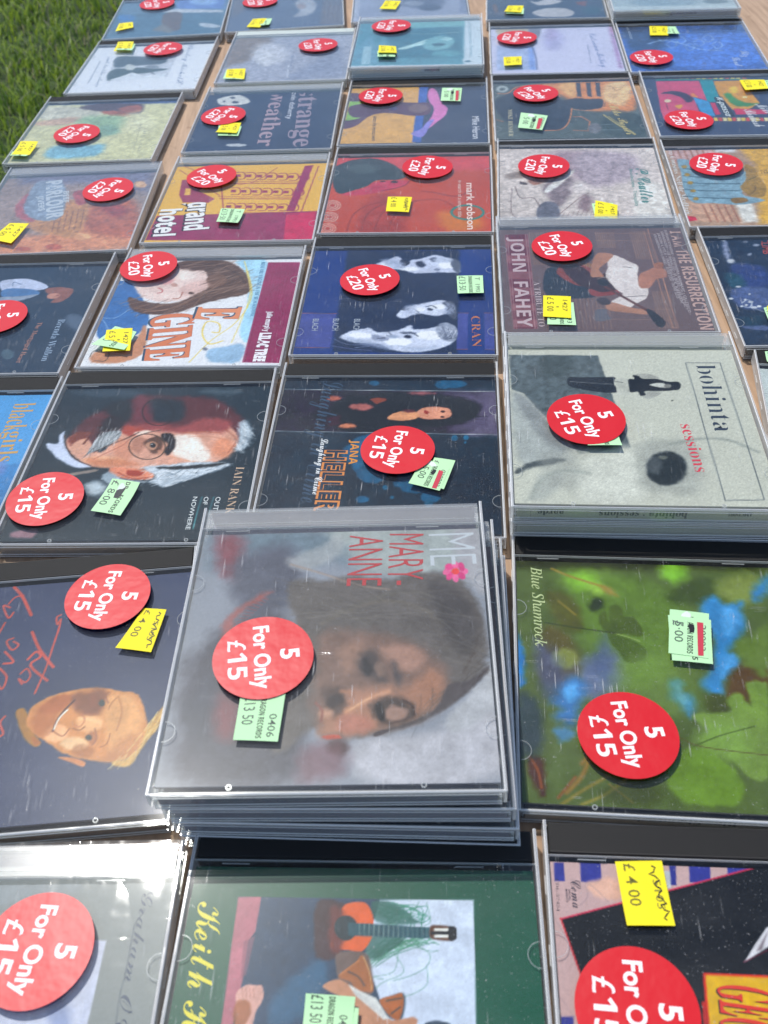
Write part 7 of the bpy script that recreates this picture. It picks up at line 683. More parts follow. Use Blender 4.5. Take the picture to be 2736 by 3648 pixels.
'c71':{'pos': [-149.83,170.23,1.45,1],'base': '27375c','var': 'b','strip': '202020','mot': 0.1,'ops': [['s','a8702c',0.62,[-7.5,55.9,-3.5,57.1,2.3,45.1,6.1,39.9,3.5,39,-1.6,43.9],1],['s','cc844c',0.62,[-2,51.2,-0.4,58.9,8,63.6,18.4,65.3,27.1,64.9,34.6,62.6,43.1,60,47.7,48.6,49.3,40.3,45.4,32,39.1,28.7,29.5,29.6,18.1,33.6,8.8,40,1.5,45.9],1],['s','804a38',1.91,[13.2,62.2,21.5,63.9,27.1,65.1,30.5,61.3,29.9,55.4,26.2,51.6,20.4,53,15.4,57.7],1],['s','dc9c62',2,[30.6,60.4,40.8,58.5,46.2,48.7,45,35.2,35.9,32.2,31.4,44.5],1],['s','e8aa74',1.08,[19.4,50.7,27.8,50.6,29.9,45.5,24.7,43.6,20.2,45.7],1],['s','b06038',0.96,[8.1,62.7,14.7,62.1,13,55.5,7.5,54.3,2.2,56.5],1],['s','ecac7c',1.23,[17.1,43.6,16.4,41.3,13.9,40.1,10.4,40.5,7.4,42.2,5.9,44.7,6.5,47,9,48.2,12.5,47.9,15.6,46.1],1],['s','e8b888',1.06,[25.5,37.9,24.8,36.2,22.2,35.3,18.8,35.7,15.8,37.1,14.4,39.1,15.2,40.9,17.8,41.7,21.2,41.4,24.2,39.9],1],['s','a85c34',2.04,[0.2,55.9,6.6,59.5,10.7,52.4,8.1,43.7,2.2,45.9],0.7],['s','b06c40',2.23,[36.6,36.8,44.3,40.8,47.7,35.7,41.7,29.3,32.2,29.5],0.6],['s','8c4c2c',1.04,[22.1,38.3,28.7,35.3,26.5,31.6,19.3,34.7],0.5],['c','94502e',0.55,[34.9,60,37.4,52.1,36.4,43.2],0.5,0.63],['c','f4c890',0.93,[20.1,50.6,25.2,49.2,28.8,48],0.8,1.09],['c','8c4c2c',0.38,[18.1,45.9,21,44.8,22.9,46.2],1,0.54],['c','7c3c24',0.3,[33.9,41.9,33.2,37.2,30.6,35.9],0.7,0.45],['c','7c3c24',0.32,[34.3,59.2,32.5,56.8,31.6,53.6],0.5,0.48],['c','4a2828',0.31,[16.5,59.7,13.3,55.4,11,50.7,10,45.5],1,0.94],['c','f4e4d4',0.23,[14.4,55.3,11.6,51.4,10.3,46.3],1,0.7],['c','8a4830',0.31,[10.6,45,14.5,42.6,16.7,46],1,0.46],['c','b46c48',0.54,[20.4,53,22.4,49.5,20.8,46.4,18.5,47.5],1,0.62],['s','28343c',0.4,[29.6,57.1,29.5,56.1,28.9,55.6,28,55.7,27.2,56.4,26.8,57.4,26.9,58.4,27.5,59,28.4,58.9,29.2,58.2],1],['s','28343c',0.38,[26.8,40.7,26.7,39.9,26.1,39.5,25.2,39.6,24.4,40.1,24,41,24.2,41.9,24.8,42.3,25.6,42.2,26.4,41.6],1],['s','7a4434',0.72,[28.2,57.3,28,54.8,26.8,53.4,25.1,53.6,23.4,55.3,22.5,57.9,22.6,60.3,23.8,61.8,25.6,61.6,27.3,59.9],1],['s','28343c',0.32,[29.5,56.9,29.4,56.1,28.8,55.6,28.1,55.7,27.4,56.3,27,57.1,27.1,58,27.7,58.4,28.4,58.4,29.1,57.8],1],['c','8c5440',0.4,[31.1,57,29.1,60.6,27.4,62.5],1,0.56],['c','8c5440',0.38,[27.2,45,28.7,40,27.1,37],1,0.45],['s','9c5c44',0.76,[28.9,40.4,28.8,38.5,28,37.5,26.7,37.6,25.5,38.9,24.8,40.8,24.9,42.7,25.7,43.7,27,43.6,28.3,42.3],0.6],['s','28343c',0.3,[26.6,40.8,26.5,40.1,26.1,39.7,25.4,39.8,24.8,40.2,24.5,41,24.6,41.7,25.1,42.1,25.7,42,26.3,41.5],1],['s','cc9c54',0.75,[48.6,42.8,52.3,49.8,54.5,52.9,55.5,49.4,52.5,41.6,47.8,34.1,46.8,31.1,43.4,26.1,38,26.7,36.4,28.7,41.7,29.3,47.1,35],1],['s','d08050',0.37,[14.2,32.9,19.7,32.3,25.5,29.8,25.1,27.6,20.1,30],1],['s','a8602c',0.46,[1.6,43.5,5.9,40.7,4.2,38.9],1],['h','e8cc88','8c6030',[48.6,42.8,52.3,49.8,54.5,52.9,55.5,49.4,52.5,41.6,47.8,34.1,46.8,31.1,43.4,26.1,38,26.7,36.4,28.7,41.7,29.3,47.1,35],0.7,60,56,6.3,0.3],['h','b86c44','ecb480',[30.2,63.1,45.9,57.2,48.5,40.4,42.9,30,29.4,30.6,17.9,34.8,32.8,44.4],0.2,40,-18,3.8,0.3],['l','e8cc88',0.22,[39.1,28.4,42.1,31.6],1,0.29],['l','e8cc88',0.22,[41.9,32.8,44.5,36.2],1,0.3],['l','e8cc88',0.23,[44.8,37.2,47.1,40.8],1,0.3],['l','e8cc88',0.23,[47.7,41.7,49.6,45.6],1,0.31],['l','e8cc88',0.23,[50.6,46.2,52.3,50.4],1,0.31],['c','c04640',0.18,[2.5,107.3,0.8,106,1.9,101.9,2.9,104.8,3,99.8,2,88.5,1.1,77.5,-1.2,65],1,0.88],['c','c04640',0.17,[-8.9,98.6,-4,89.1,1.9,81.1,4.3,78.1],1,1.38],['c','c04640',0.17,[-7.8,83.4,-4.8,87.3,-2.4,84.3,-6,80,3,71.1],1,1.19],['c','c04640',0.17,[-9.5,75.9,-7.1,78.4,-4.9,74.5,-6.4,71.1,-9.7,73.3,-7.7,70.4],1,0.83],['c','c04640',0.19,[-22.8,126.8,-18.1,121.1,-14.4,114.6,-11.3,108.7],1,1.5],['c','c04640',0.19,[-17.2,121,-21,120.4,-23.3,116.5],1,0.75],['c','c04640',0.18,[-22.1,114.3,-25.5,115.7,-21.6,108.2,-19.9,111.1],1,0.92],['c','c04640',0.18,[-22.5,105.4,-24.1,98.7],1,0.9],['c','c04640',0.18,[-16.3,94.1,-13.6,91.9,-16,89.4,-19.4,94.4,-16.7,96],1,0.88],['c','c04640',0.17,[-18.9,88.7,-13.9,82.7,-18.2,82.2],1,1.03],['c','c04640',0.17,[-19.1,79.6,-15.1,74.7,-15.9,68.6,-18.9,72.4],1,1],['c','c04640',0.16,[-11.5,54.6,-12.9,51.5,-10.4,46.3,-12.1,44.9],1,0.94]],'txt': [],'lab': [['y','y4',[41.1,104.9,51.6,103,47.2,79.3,31.2,83.4]]],'st': [23.8,113.5,-97.9,'15']},
'c72':{'pos': [-26.27,161.72,-3.1,4],'base': '8e929c','var': 'c','strip': '3c4664','mot': 0.05,'ops': [['p','70808c',7.04,[-58.3,129.9,11.2,130.8,11.7,110.3,-55.3,106.8],1],['p','a0a6a4',5.75,[-8.6,131.4,59.4,129.4,60.7,99.9,11.9,101.2],1],['s','84505a',5.23,[-53.8,125.6,-45.9,126.1,-41.7,114.3,-41.4,102.6,-48.1,102.7,-53.4,114.7],1],['s','5c5e6c',5.54,[-43.5,113.1,-21.6,119.2,-15.7,90.6,-31.4,79,-43.9,91.3],1],['s','50505c',6.53,[-57,59.3,-31.9,83.8,-12.3,67.1,-10.3,37.6,-12.8,6.1,-52.1,6.7,-56.5,28.7],1],['s','a85c58',1.7,[-45.9,70.1,-43.7,81.7,-32.6,91.7,-27.2,93.4,-30.6,89.8,-39.9,81.6,-42.3,70.1],0.75],['s','8c4a52',3.66,[-44.2,43.2,-34.9,38,-35.7,23.6,-43,28.4],0.7],['s','a8a8a8',2.31,[-21.1,112.5,-7.9,118.8,-2.4,125.5,1.7,121.3,-1.8,111.9,-12,105.7,-20.7,107.2],0.7],['s','b4b2b8',3.44,[10.5,21.8,38.3,25.1,61.1,36.2,59.8,6.3,14.2,5.2],1],['s','a4a2a6',2.7,[49.5,126.9,60.2,126.6,61.1,91.2,55.8,95,50.6,104],1],['s','b0b0b4',1.64,[42.6,30.7,55.8,46.4,59.8,54.7,61.1,36.2,46.5,24.9],1],['s','686261',1.94,[-21.8,97,-6.9,99.1,8.2,100.6,21.4,99,35.5,102.5,47.6,100.2,56.4,88.8,59.7,74.6,59.3,57.9,55,47.4,47.9,40.4,38.5,33.7,30.1,28.1,18.6,24.5,9.6,23.7,-0.2,23.7,-6.3,27.8,-14,20.4,-20.4,18.7,-20.4,37.8,-12.7,47.8,-14.2,69.4],1],['c','a08c80',0.78,[-20.8,108.5,-7.1,102.9,8.3,96.2,21.4,93.4],0.8,0.89],['c','706862',1.46,[-5.6,76.1,7.7,84,21.5,87.3,35.2,82.2,43.9,72.6],1,1.46],['c','6a6460',1.27,[-0.4,80.6,12.2,87.5,30.7,91.9,48.9,84.2],1,1.48],['c','5c5452',1.01,[49.1,91.5,54.1,79.3,56,65.6,50.1,50.6],1,1.21],['s','545052',3.1,[38.2,96.7,51,91.4,57.3,72.3,51.3,59.1,43,72.7],1],['s','80675f',3.8,[-4.7,70.9,10.8,71.8,25.3,68.2,35.5,62.2,43.2,51.5,43.9,43.2,39.8,35.8,32.5,30.9,20.6,26.7,11.1,25.2,-0.7,24.9,-6.7,36.1,-6.8,53.8],1],['s','a87a66',3.18,[0.9,40.5,8.1,43.9,18.5,44.9,28.3,44.7,36.8,52.9,42.1,48.6,40.9,39.8,33,32,20.6,27.8,8.8,25,-2.6,24.6,-3.1,32.6],1],['s','9c7a6c',2.55,[2.4,63,8.9,66.6,12.1,62.1,9.3,54.7,4.4,52.3],1],['s','a88274',2.53,[18.2,63.2,30.4,63.6,35.4,57.2,31.3,51.8,25.3,54.4],1],['s','544c4e',2.79,[9.6,59.6,15.2,62,18.3,55.7,20.4,48.4,16.4,48.5,11.4,51.6],1],['s','3c3a40',1.23,[14.8,55,14.8,52.4,14.1,50.7,12.9,50.5,11.6,51.8,10.8,54.2,10.8,56.8,11.5,58.6,12.7,58.8,14,57.4],1],['s','806a62',1.22,[20.3,53.2,20,51.1,19,49.8,17.8,49.8,16.8,51.2,16.3,53.3,16.7,55.5,17.7,56.8,18.9,56.8,19.9,55.4],1],['s','565054',1.93,[25.7,51.9,26.4,48.8,26.2,46.7,25.4,46.3,24.1,47.8,22.9,50.7,22.3,53.9,22.4,56.1,23.3,56.5,24.6,54.9],1],['s','5a4a48',2.13,[-3.2,44.1,2.2,45.2,5.8,40.4,5.5,35.9,2.2,32.5,-1.7,34.9],1],['s','40383c',1.17,[4.6,41.3,4.7,39.6,3.7,37.8,1.9,36.6,0.1,36.5,-1.2,37.4,-1.3,39.1,-0.4,40.9,1.4,42.2,3.3,42.3],1],['c','b07c64',1.08,[3.7,43.4,7.2,42.7],1,1.4],['s','4c4242',2.09,[14.7,36.3,18.5,40.2,25.3,41.2,30.2,37.1,31.6,32,28.7,29.3,22.5,28.3,18.7,28.9],1],['c','cc9474',1.49,[6,34.4,10.8,37.5,15.6,40.8,21.4,42.8],1,1.81],['c','e0ac88',0.74,[7,35,10.8,37.8,14.1,40],1,0.64],['s','9c7c70',1.25,[28.2,33.2,27.4,31.3,25.4,30.2,22.9,30.2,20.9,31.4,20.1,33.3,20.8,35.2,22.9,36.4,25.4,36.3,27.5,35.1],1],['s','2c2a30',0.68,[19.9,34.6,20.2,32.1,19.7,30.4,18.8,30.2,17.6,31.4,16.8,33.8,16.5,36.3,17,38,18,38.3,19.1,37],1],['c','3a3034',0.63,[26.8,38.9,30.2,36.5,30.9,32.6],1,0.84],['c','5a4848',0.31,[20.6,28.9,25.4,29.9,29.7,31.5],1,0.41],['s','b47868',2.06,[3.7,31.9,13.3,32.3,14.9,26.8,5.4,25.3],1],['s','544e52',0.85,[44.5,45.5,52.4,47.7,59.2,53.6,59.5,51.2,52.2,43,44.7,36.3,34.9,30.3,25.4,26.6,22.5,27.2,30.1,29.8,38.8,35.2],1],['s','c89880',1.57,[0.7,33.7,0.3,32.7,-0.9,32.1,-2.3,32.1,-3.6,32.8,-4.1,33.8,-3.7,34.8,-2.5,35.4,-1,35.3,0.2,34.7],1],['c','8c5650',0.63,[-5.8,38.4,-3.2,34.9,-3.4,30.4],1,0.74],['s','d85c50',0.41,[-2.1,24.1,3.1,24.5,3.6,23.4,-0.6,22.8],1],['s','4c4044',2,[7.1,19.4,6.4,17.5,4.6,16.4,2.3,16.4,0.4,17.6,-0.5,19.5,0.2,21.4,2,22.5,4.3,22.5,6.3,21.3],1],['s','50484e',0.3,[15.9,24.6,18.7,26.2,22.5,26.6,20.6,25,16.9,23.5],1],['h','807a74','565254',[-19.9,96.9,-6.9,99.1,8.2,100.6,21.4,99,35.5,102.5,47.6,100.2,56.4,88.8,59.7,74.6,59.3,57.9,55,47.4,43.4,57.1,37.6,68.3,21.5,75.5,3.4,78.2,-10.9,73.9],0.35,90,-18,24.4,0.52],['h','6c6664','484648',[55.5,72.4,59.1,57.9,54.2,47.4,38.5,33.7,21.9,25.4,30.2,32.9,43,42.6,47.8,57],0.4,40,54,14,0.47],['s','c85848',0.53,[-2.7,23.9,2.2,24.3,4.7,23.1,-1,23],1],['s','7a5660',4.25,[-8.9,18.5,4.8,21,6,11,-1.7,6.8,-9.7,6.9],0.7],['s','4e5260',3.73,[-54.7,38.4,-44.5,59,-42.6,38.2,-47.5,19.1],0.6],['l','a04c4c',0.31,[-44.8,70.1,-42.4,71.2],0.6,0.41],['l','a04c4c',0.31,[-43.9,71.7,-41.4,72.5],0.6,0.41],['l','a04c4c',0.31,[-43,73.3,-40.3,73.9],0.6,0.41],['l','a04c4c',0.31,[-42.1,74.8,-39.3,75.2],0.6,0.42],['l','a04c4c',0.31,[-41.2,76.4,-38.3,76.6],0.6,0.42],['l','a04c4c',0.31,[-40.3,78.1,-37.2,78],0.6,0.42],['l','a04c4c',0.32,[-39.4,79.7,-36.2,79.4],0.6,0.42],['l','a04c4c',0.32,[-38.4,81.3,-35.2,80.8],0.6,0.42],['l','a04c4c',0.32,[-37.5,82.9,-34.1,82.2],0.6,0.42],['l','a04c4c',0.32,[-36.6,84.6,-33,83.6],0.6,0.43],['l','a04c4c',0.32,[-35.6,86.3,-32,85],0.6,0.43],['l','a04c4c',0.32,[-34.7,87.9,-30.9,86.4],0.6,0.43],['l','a04c4c',0.32,[-33.8,89.6,-29.8,87.8],0.6,0.43],['l','a04c4c',0.32,[-32.8,91.3,-28.8,89.2],0.6,0.43],['s','f070a0',0.22,[54.6,102.4,54.2,101.3,53.3,100.7,52.1,100.7,51.2,101.4,50.9,102.5,51.3,103.5,52.3,104.1,53.4,104.1,54.3,103.4],1],['s','d84c84',0.22,[53.1,98.4,52.3,97.9,51.3,98.1,50.4,99,50,100.3,50.2,101.4,50.9,102,52,101.7,52.9,100.8,53.3,99.5],1],['s','f070a0',0.22,[49.5,96.5,48.7,96.7,48,97.7,47.7,99.2,47.9,100.6,48.6,101.4,49.4,101.2,50.1,100.2,50.4,98.7,50.2,97.3],1],['s','d84c84',0.22,[45.9,97.7,45.3,98.5,45.2,99.9,45.6,101.3,46.4,102.3,47.3,102.5,47.9,101.6,48,100.2,47.6,98.8,46.8,97.8],1],['s','f070a0',0.22,[44.1,101.1,43.9,102.3,44.5,103.5,45.4,104.5,46.5,104.7,47.2,104.1,47.3,102.9,46.8,101.7,45.8,100.8,44.8,100.6],1],['s','d84c84',0.22,[44.9,105.2,45.3,106.2,46.2,106.9,47.4,106.8,48.3,106.1,48.7,105.1,48.3,104,47.3,103.4,46.1,103.4,45.2,104.1],1],['s','f070a0',0.22,[47.9,107.7,48.6,108.2,49.7,108,50.6,107,51,105.7,50.8,104.5,50,104,49,104.3,48.1,105.2,47.7,106.5],1],['s','d84c84',0.22,[51.3,107.5,52.2,107.3,52.9,106.2,53.2,104.7,53,103.3,52.3,102.5,51.5,102.7,50.8,103.7,50.5,105.2,50.7,106.7],1],['s','e85050',0.22,[50.9,102.5,50.5,101.4,49.7,100.8,48.6,100.8,47.8,101.5,47.5,102.5,47.9,103.6,48.7,104.2,49.8,104.2,50.6,103.5],1],['s','d0d0d4',1,[37.7,72.8,44,74.9,47.2,63.6,43.4,57.1],0]],'txt': [['sn','ME','c4c8cc',38,124.4,38.4,105.9,20.6,-0.02],['sn','MARY-','bc4444',21.4,125.2,20.5,95.7,15.1,-0.01],['sn','ANNE','bc4444',3.9,124.7,3.4,95.6,14.9,-0.01]],'lab': [['g','g0',[-33.9,39.7,-17,41.3,-18.1,20.4,-34.4,21.4]]],'st': [-27.1,57.5,-82.1,'15']},
'c73':{'pos': [104.6,159.53,-7.13,1],'base': '55663a','var': 'b','strip': '202020','mot': 0.05,'ops': [['p','343c20',2.76,[-62.1,130.7,55.3,135.1,53.5,126.1,-62.2,121.6],1],['s','64803a',5.91,[-43,118.7,-19.7,122.7,2.3,115.4,14.5,96.3,3.5,68.7,-18.2,59.1,-30.8,75.9,-36.2,103.8],1],['s','84c03c',3.62,[17.2,122.6,15.6,118.9,12.2,116.6,8.5,116.4,5.8,118.5,5.1,122.1,6.7,125.9,10.1,128.3,13.9,128.4,16.6,126.3],1],['s','88bc40',3.59,[-24,116.4,-25.6,112.7,-29.2,110.4,-33.4,110.2,-36.7,112.3,-37.8,115.8,-36.2,119.5,-32.6,121.9,-28.3,122.1,-25,120],1],['s','8cb048',2.65,[-20.7,108.4,-22.2,107.4,-24.6,107.9,-26.8,109.6,-28.2,112,-28.1,114.2,-26.6,115.2,-24.3,114.7,-22,112.9,-20.7,110.5],1],['s','5a5c2c',2.57,[-47.3,108.3,-36.1,105.8,-32.8,88.6,-41.5,88.2],1],['s','7c8a48',3.53,[50.4,114.3,47.3,109,41.2,105.5,34.4,105.2,29.4,108.2,28.1,113.4,31.2,118.9,37.4,122.4,44.4,122.7,49.4,119.6],1],['s','303c28',2.63,[21.6,119.2,27.5,118.4,25.5,106.4,14.2,104,5.1,107.5],0.5],['s','34402a',1.9,[-22.9,102.4,-23.7,100.1,-25.2,98.6,-27.1,98.5,-28.5,99.9,-28.9,102.1,-28.1,104.5,-26.5,106,-24.7,106.1,-23.3,104.7],1],['s','5c5032',3.2,[-49.6,87.8,-38.8,84.6,-34.2,66.9,-43.8,57.9,-52.6,64.3],0.8],['s','8c9450',1.92,[-35.3,72.1,-36.6,68.9,-39.5,66.9,-43,66.7,-45.7,68.5,-46.7,71.5,-45.4,74.7,-42.5,76.8,-38.9,77,-36.2,75.2],1],['s','6a74a0',4.67,[-34,70.4,-19.4,76.4,-18.2,59.1,-29.8,51.9,-36.2,58.2],0.8],['s','4e5890',3.91,[-53.4,82.1,-43.1,71.7,-39,58.1,-47.7,49.4,-52.9,57.4],0.6],['s','4c5c84',4.8,[-31.4,67,-22.7,87.2,-20.8,76.3,-23.4,63.1],0.6],['s','4478b0',3.3,[-46.2,52.7,-43.1,58.7,-37.3,62.4,-33.4,58.4,-35.3,51.6,-37,46.7,-38.7,40.2,-41.5,38.5,-44.1,40.7,-46.6,43,-43.8,46.3,-47,49.4],1],['s','3c84bc',2.57,[0.4,60.9,4.2,63.6,7.1,62.1,6.2,57.9,9.3,56.4,9.6,51.5,7.1,45.8,4.8,48,3.2,51.2,0.8,53.5],1],['s','2c78bc',1.59,[-61.4,83.6,-59.3,80,-57.7,71,-58.6,63.1,-58.1,58,-60.9,56.6,-62.1,65.5],1],['s','3c84bc',2.76,[20.1,104.2,26.7,109.4,31.8,104.7,38.8,106.9,37,101.1,37.4,93.5,33.7,86.9,27.4,79.5,31.5,75.2,29.6,68.2,23.3,63.7,22,57.8,18.5,55.2,13.3,60.7,16.1,65,19.8,71.2,22.5,83.7,21.6,91,20.3,96.6],1],['s','3c84bc',3,[43.4,112,47.1,116.2,50.9,120.4,52.8,122.5,50.9,113.3,47.2,109.2,43.2,107.1],1],['s','529cd4',2.52,[28.4,101.7,35.1,102.9,35.2,95.3,30.3,87.7,28.1,91.3],1],['s','529cd4',2.37,[25.3,74.9,29.8,76.9,27.8,69.9,22.3,65.3],1],['s','5aa4e0',1.83,[-42.5,56.2,-37.5,59,-37.2,53.2,-40.8,49.7],1],['s','5aa4e0',1.51,[3.8,60.2,5.4,57,7.5,53,4.7,52],1],['s','4a8cd0',1.81,[-48.3,36.6,-43.5,38.4,-39,35.5,-44.5,31.4],0.7],['n',0.1,6,[]],['s','50612f',0.76,[-20.8,92.9,-20.2,99.6,-16.9,102.6,-14.3,99.8,-14.3,96,-9.6,95.3,-6.8,87.9,-8.5,84.8,-12.8,85.8,-17.8,86,-21.4,85.4,-24.6,90.8,-24.9,95.5,-21.8,98.4],1],['s','4e622f',0.73,[-21.4,85.4,-16.5,84.7,-10.3,82.2,-6.5,77.9,-7.7,73.4,-11.5,71,-15.6,71.3,-18,76.5,-21.1,80.8],1],['c','3a4424',0.25,[-48.7,90.9,-34.2,88.5,-18.4,86.4],1,0.58],['c','a8b870',0.16,[-18.5,86.2,-11.5,83.8,-8.8,82.3],1,0.25],['s','5a4424',2.31,[30.2,71.7,42.9,74,40.5,62,28.2,53.2,22.1,56.2],1],['s','48502c',1.5,[15.4,56.7,23.1,54.6,22,48.1,14.2,49.3],1],['s','748f44',1.03,[31.8,61.6,34.2,64.1,38.2,63.6,40,59.5,32.1,20.6,22.6,22.5,18.1,33.2,12.9,40.6,7.6,45,10.7,47.5,17.3,47.9,23.5,49,22.8,53.8,24.9,57.1,28.4,57.7,31.9,51.8],1],['s','7c9c4a',4.98,[13.2,42.9,26,41.3,27.8,30,16.8,25.8,8.4,32.7],1],['c','4c6030',0.21,[1.5,29.3,16.2,36.9,31.4,42.3],1,0.5],['s','687f3c',2.41,[32.5,84.2,38.8,88.1,46.6,92.1,41.4,66.3,35.4,70.2,32.2,75.3],1],['s','6c8c38',1.36,[-1.9,28.4,11.3,30.6,21.9,18.9,18.7,8.3,1.4,7.3,-6.2,15.1],1],['c','5a4c30',0.21,[1.1,36.1,9.6,32,34,29.6],1,0.35],['s','9c8848',1.76,[-15.6,107.6,-16.7,107.3,-18.8,108.2,-21,110,-22.6,112,-22.9,113.3,-21.8,113.6,-19.7,112.7,-17.4,110.9,-15.8,109],1],['c','9c8440',0.72,[-44.3,122.8,-35.3,118,-20.6,112.4],1,1.08],['c','8c7c3c',0.69,[-42.2,103.5,-35.2,96],1,0.86],['s','76924a',6.91,[13.3,60.7,8.5,50.8,-1,44.5,-11.7,44,-19.9,49.4,-22.4,58.9,-18,69.2,-8.1,76,3.2,76.6,11.4,70.6],0.5],['s','48542c',5.61,[0.7,28.6,-3,23.2,-11,19.6,-20.5,19,-27.9,21.8,-30.5,26.9,-27,32.4,-18.8,36.1,-9,36.7,-1.5,33.7],0.5],['c','8c7c3c',0.94,[-46,4.5,-38.1,10.5,-27.4,17.5],1,1.07],['c','94703a',1.1,[-43.8,9.5,-37.6,16.9,-34.5,25.1,-37.3,22],1,1.51],['c','90843e',0.8,[-38.5,4.9,-29.3,9.6,-19.1,18],1,1.07],['l','90583a',0.81,[-47.1,7.2,-40.2,16.1],1,0.94],['s','4c3020',1.51,[-58,23.1,-52.2,22.7,-52.1,6.9,-57.6,15.1],1],['c','8c4c30',0.55,[-57.3,23.9,-54.3,18.2,-53.2,11],1,0.96],['c','a88c50',0.33,[-27.7,13.9,-19.6,6.7],1,0.53],['s','3c4424',2.66,[-29.1,12.4,-10,14.9,-11,6.5,-29.7,5.4],0.6],['s','1c2c58',2.91,[-61.3,52,-53.2,49.1,-51.7,33.3,-54,25.6,-61.2,25.2],0.6]],'txt': [['si','Blue Shamrock','ccd89c',-53.9,123.5,-53.3,77.7,4.9,0]],'lab': [['g','',[4.1,94.6,22,92.6,19.3,69.8,2.9,71]],['g','gr',[5.3,97.7,21.7,95.9,17.8,72.4,1.8,74.5]]],'st': [-19.1,34,-82.1,'15']},
'c81':{'pos': [-150.4,25,-2.8,1],'base': '868c8a','var': 'c','strip': '98a09c','mot': 0.03,'ops': [['p','c6cade',0.17,[33.4,107.6,40.5,107.2,40,80.9,37.9,67.5,-1.2,67.8,-10.2,94.4,6,98.3],1],['s','8c9cc8',2.05,[25.1,88.5,30.7,90,34.6,81,28.6,78.5],0.8],['s','98a0a8',1.89,[-8,129.1,22.7,129.6,24.3,123.1,-5.1,119.9],0.5],['c','4c5c68',0.14,[-3.3,129.1,6,129.3,14.7,128.3],1,0.19],['c','4c5c68',0.14,[16.2,129.6,20.2,128.5,23.6,127.7],1,0.19],['c','38465a',0.09,[51.6,116.5,49.3,112.1,49.4,102.8,49.4,98.6,49,91.8,49,87.9,49.2,80.9],1,0.26]],'txt': [['sc',"Graham O'C",'38465a',50.1,124,49,76.1,4.2,0]],'lab': [],'st': [18,103.4,-94.8,'15']},
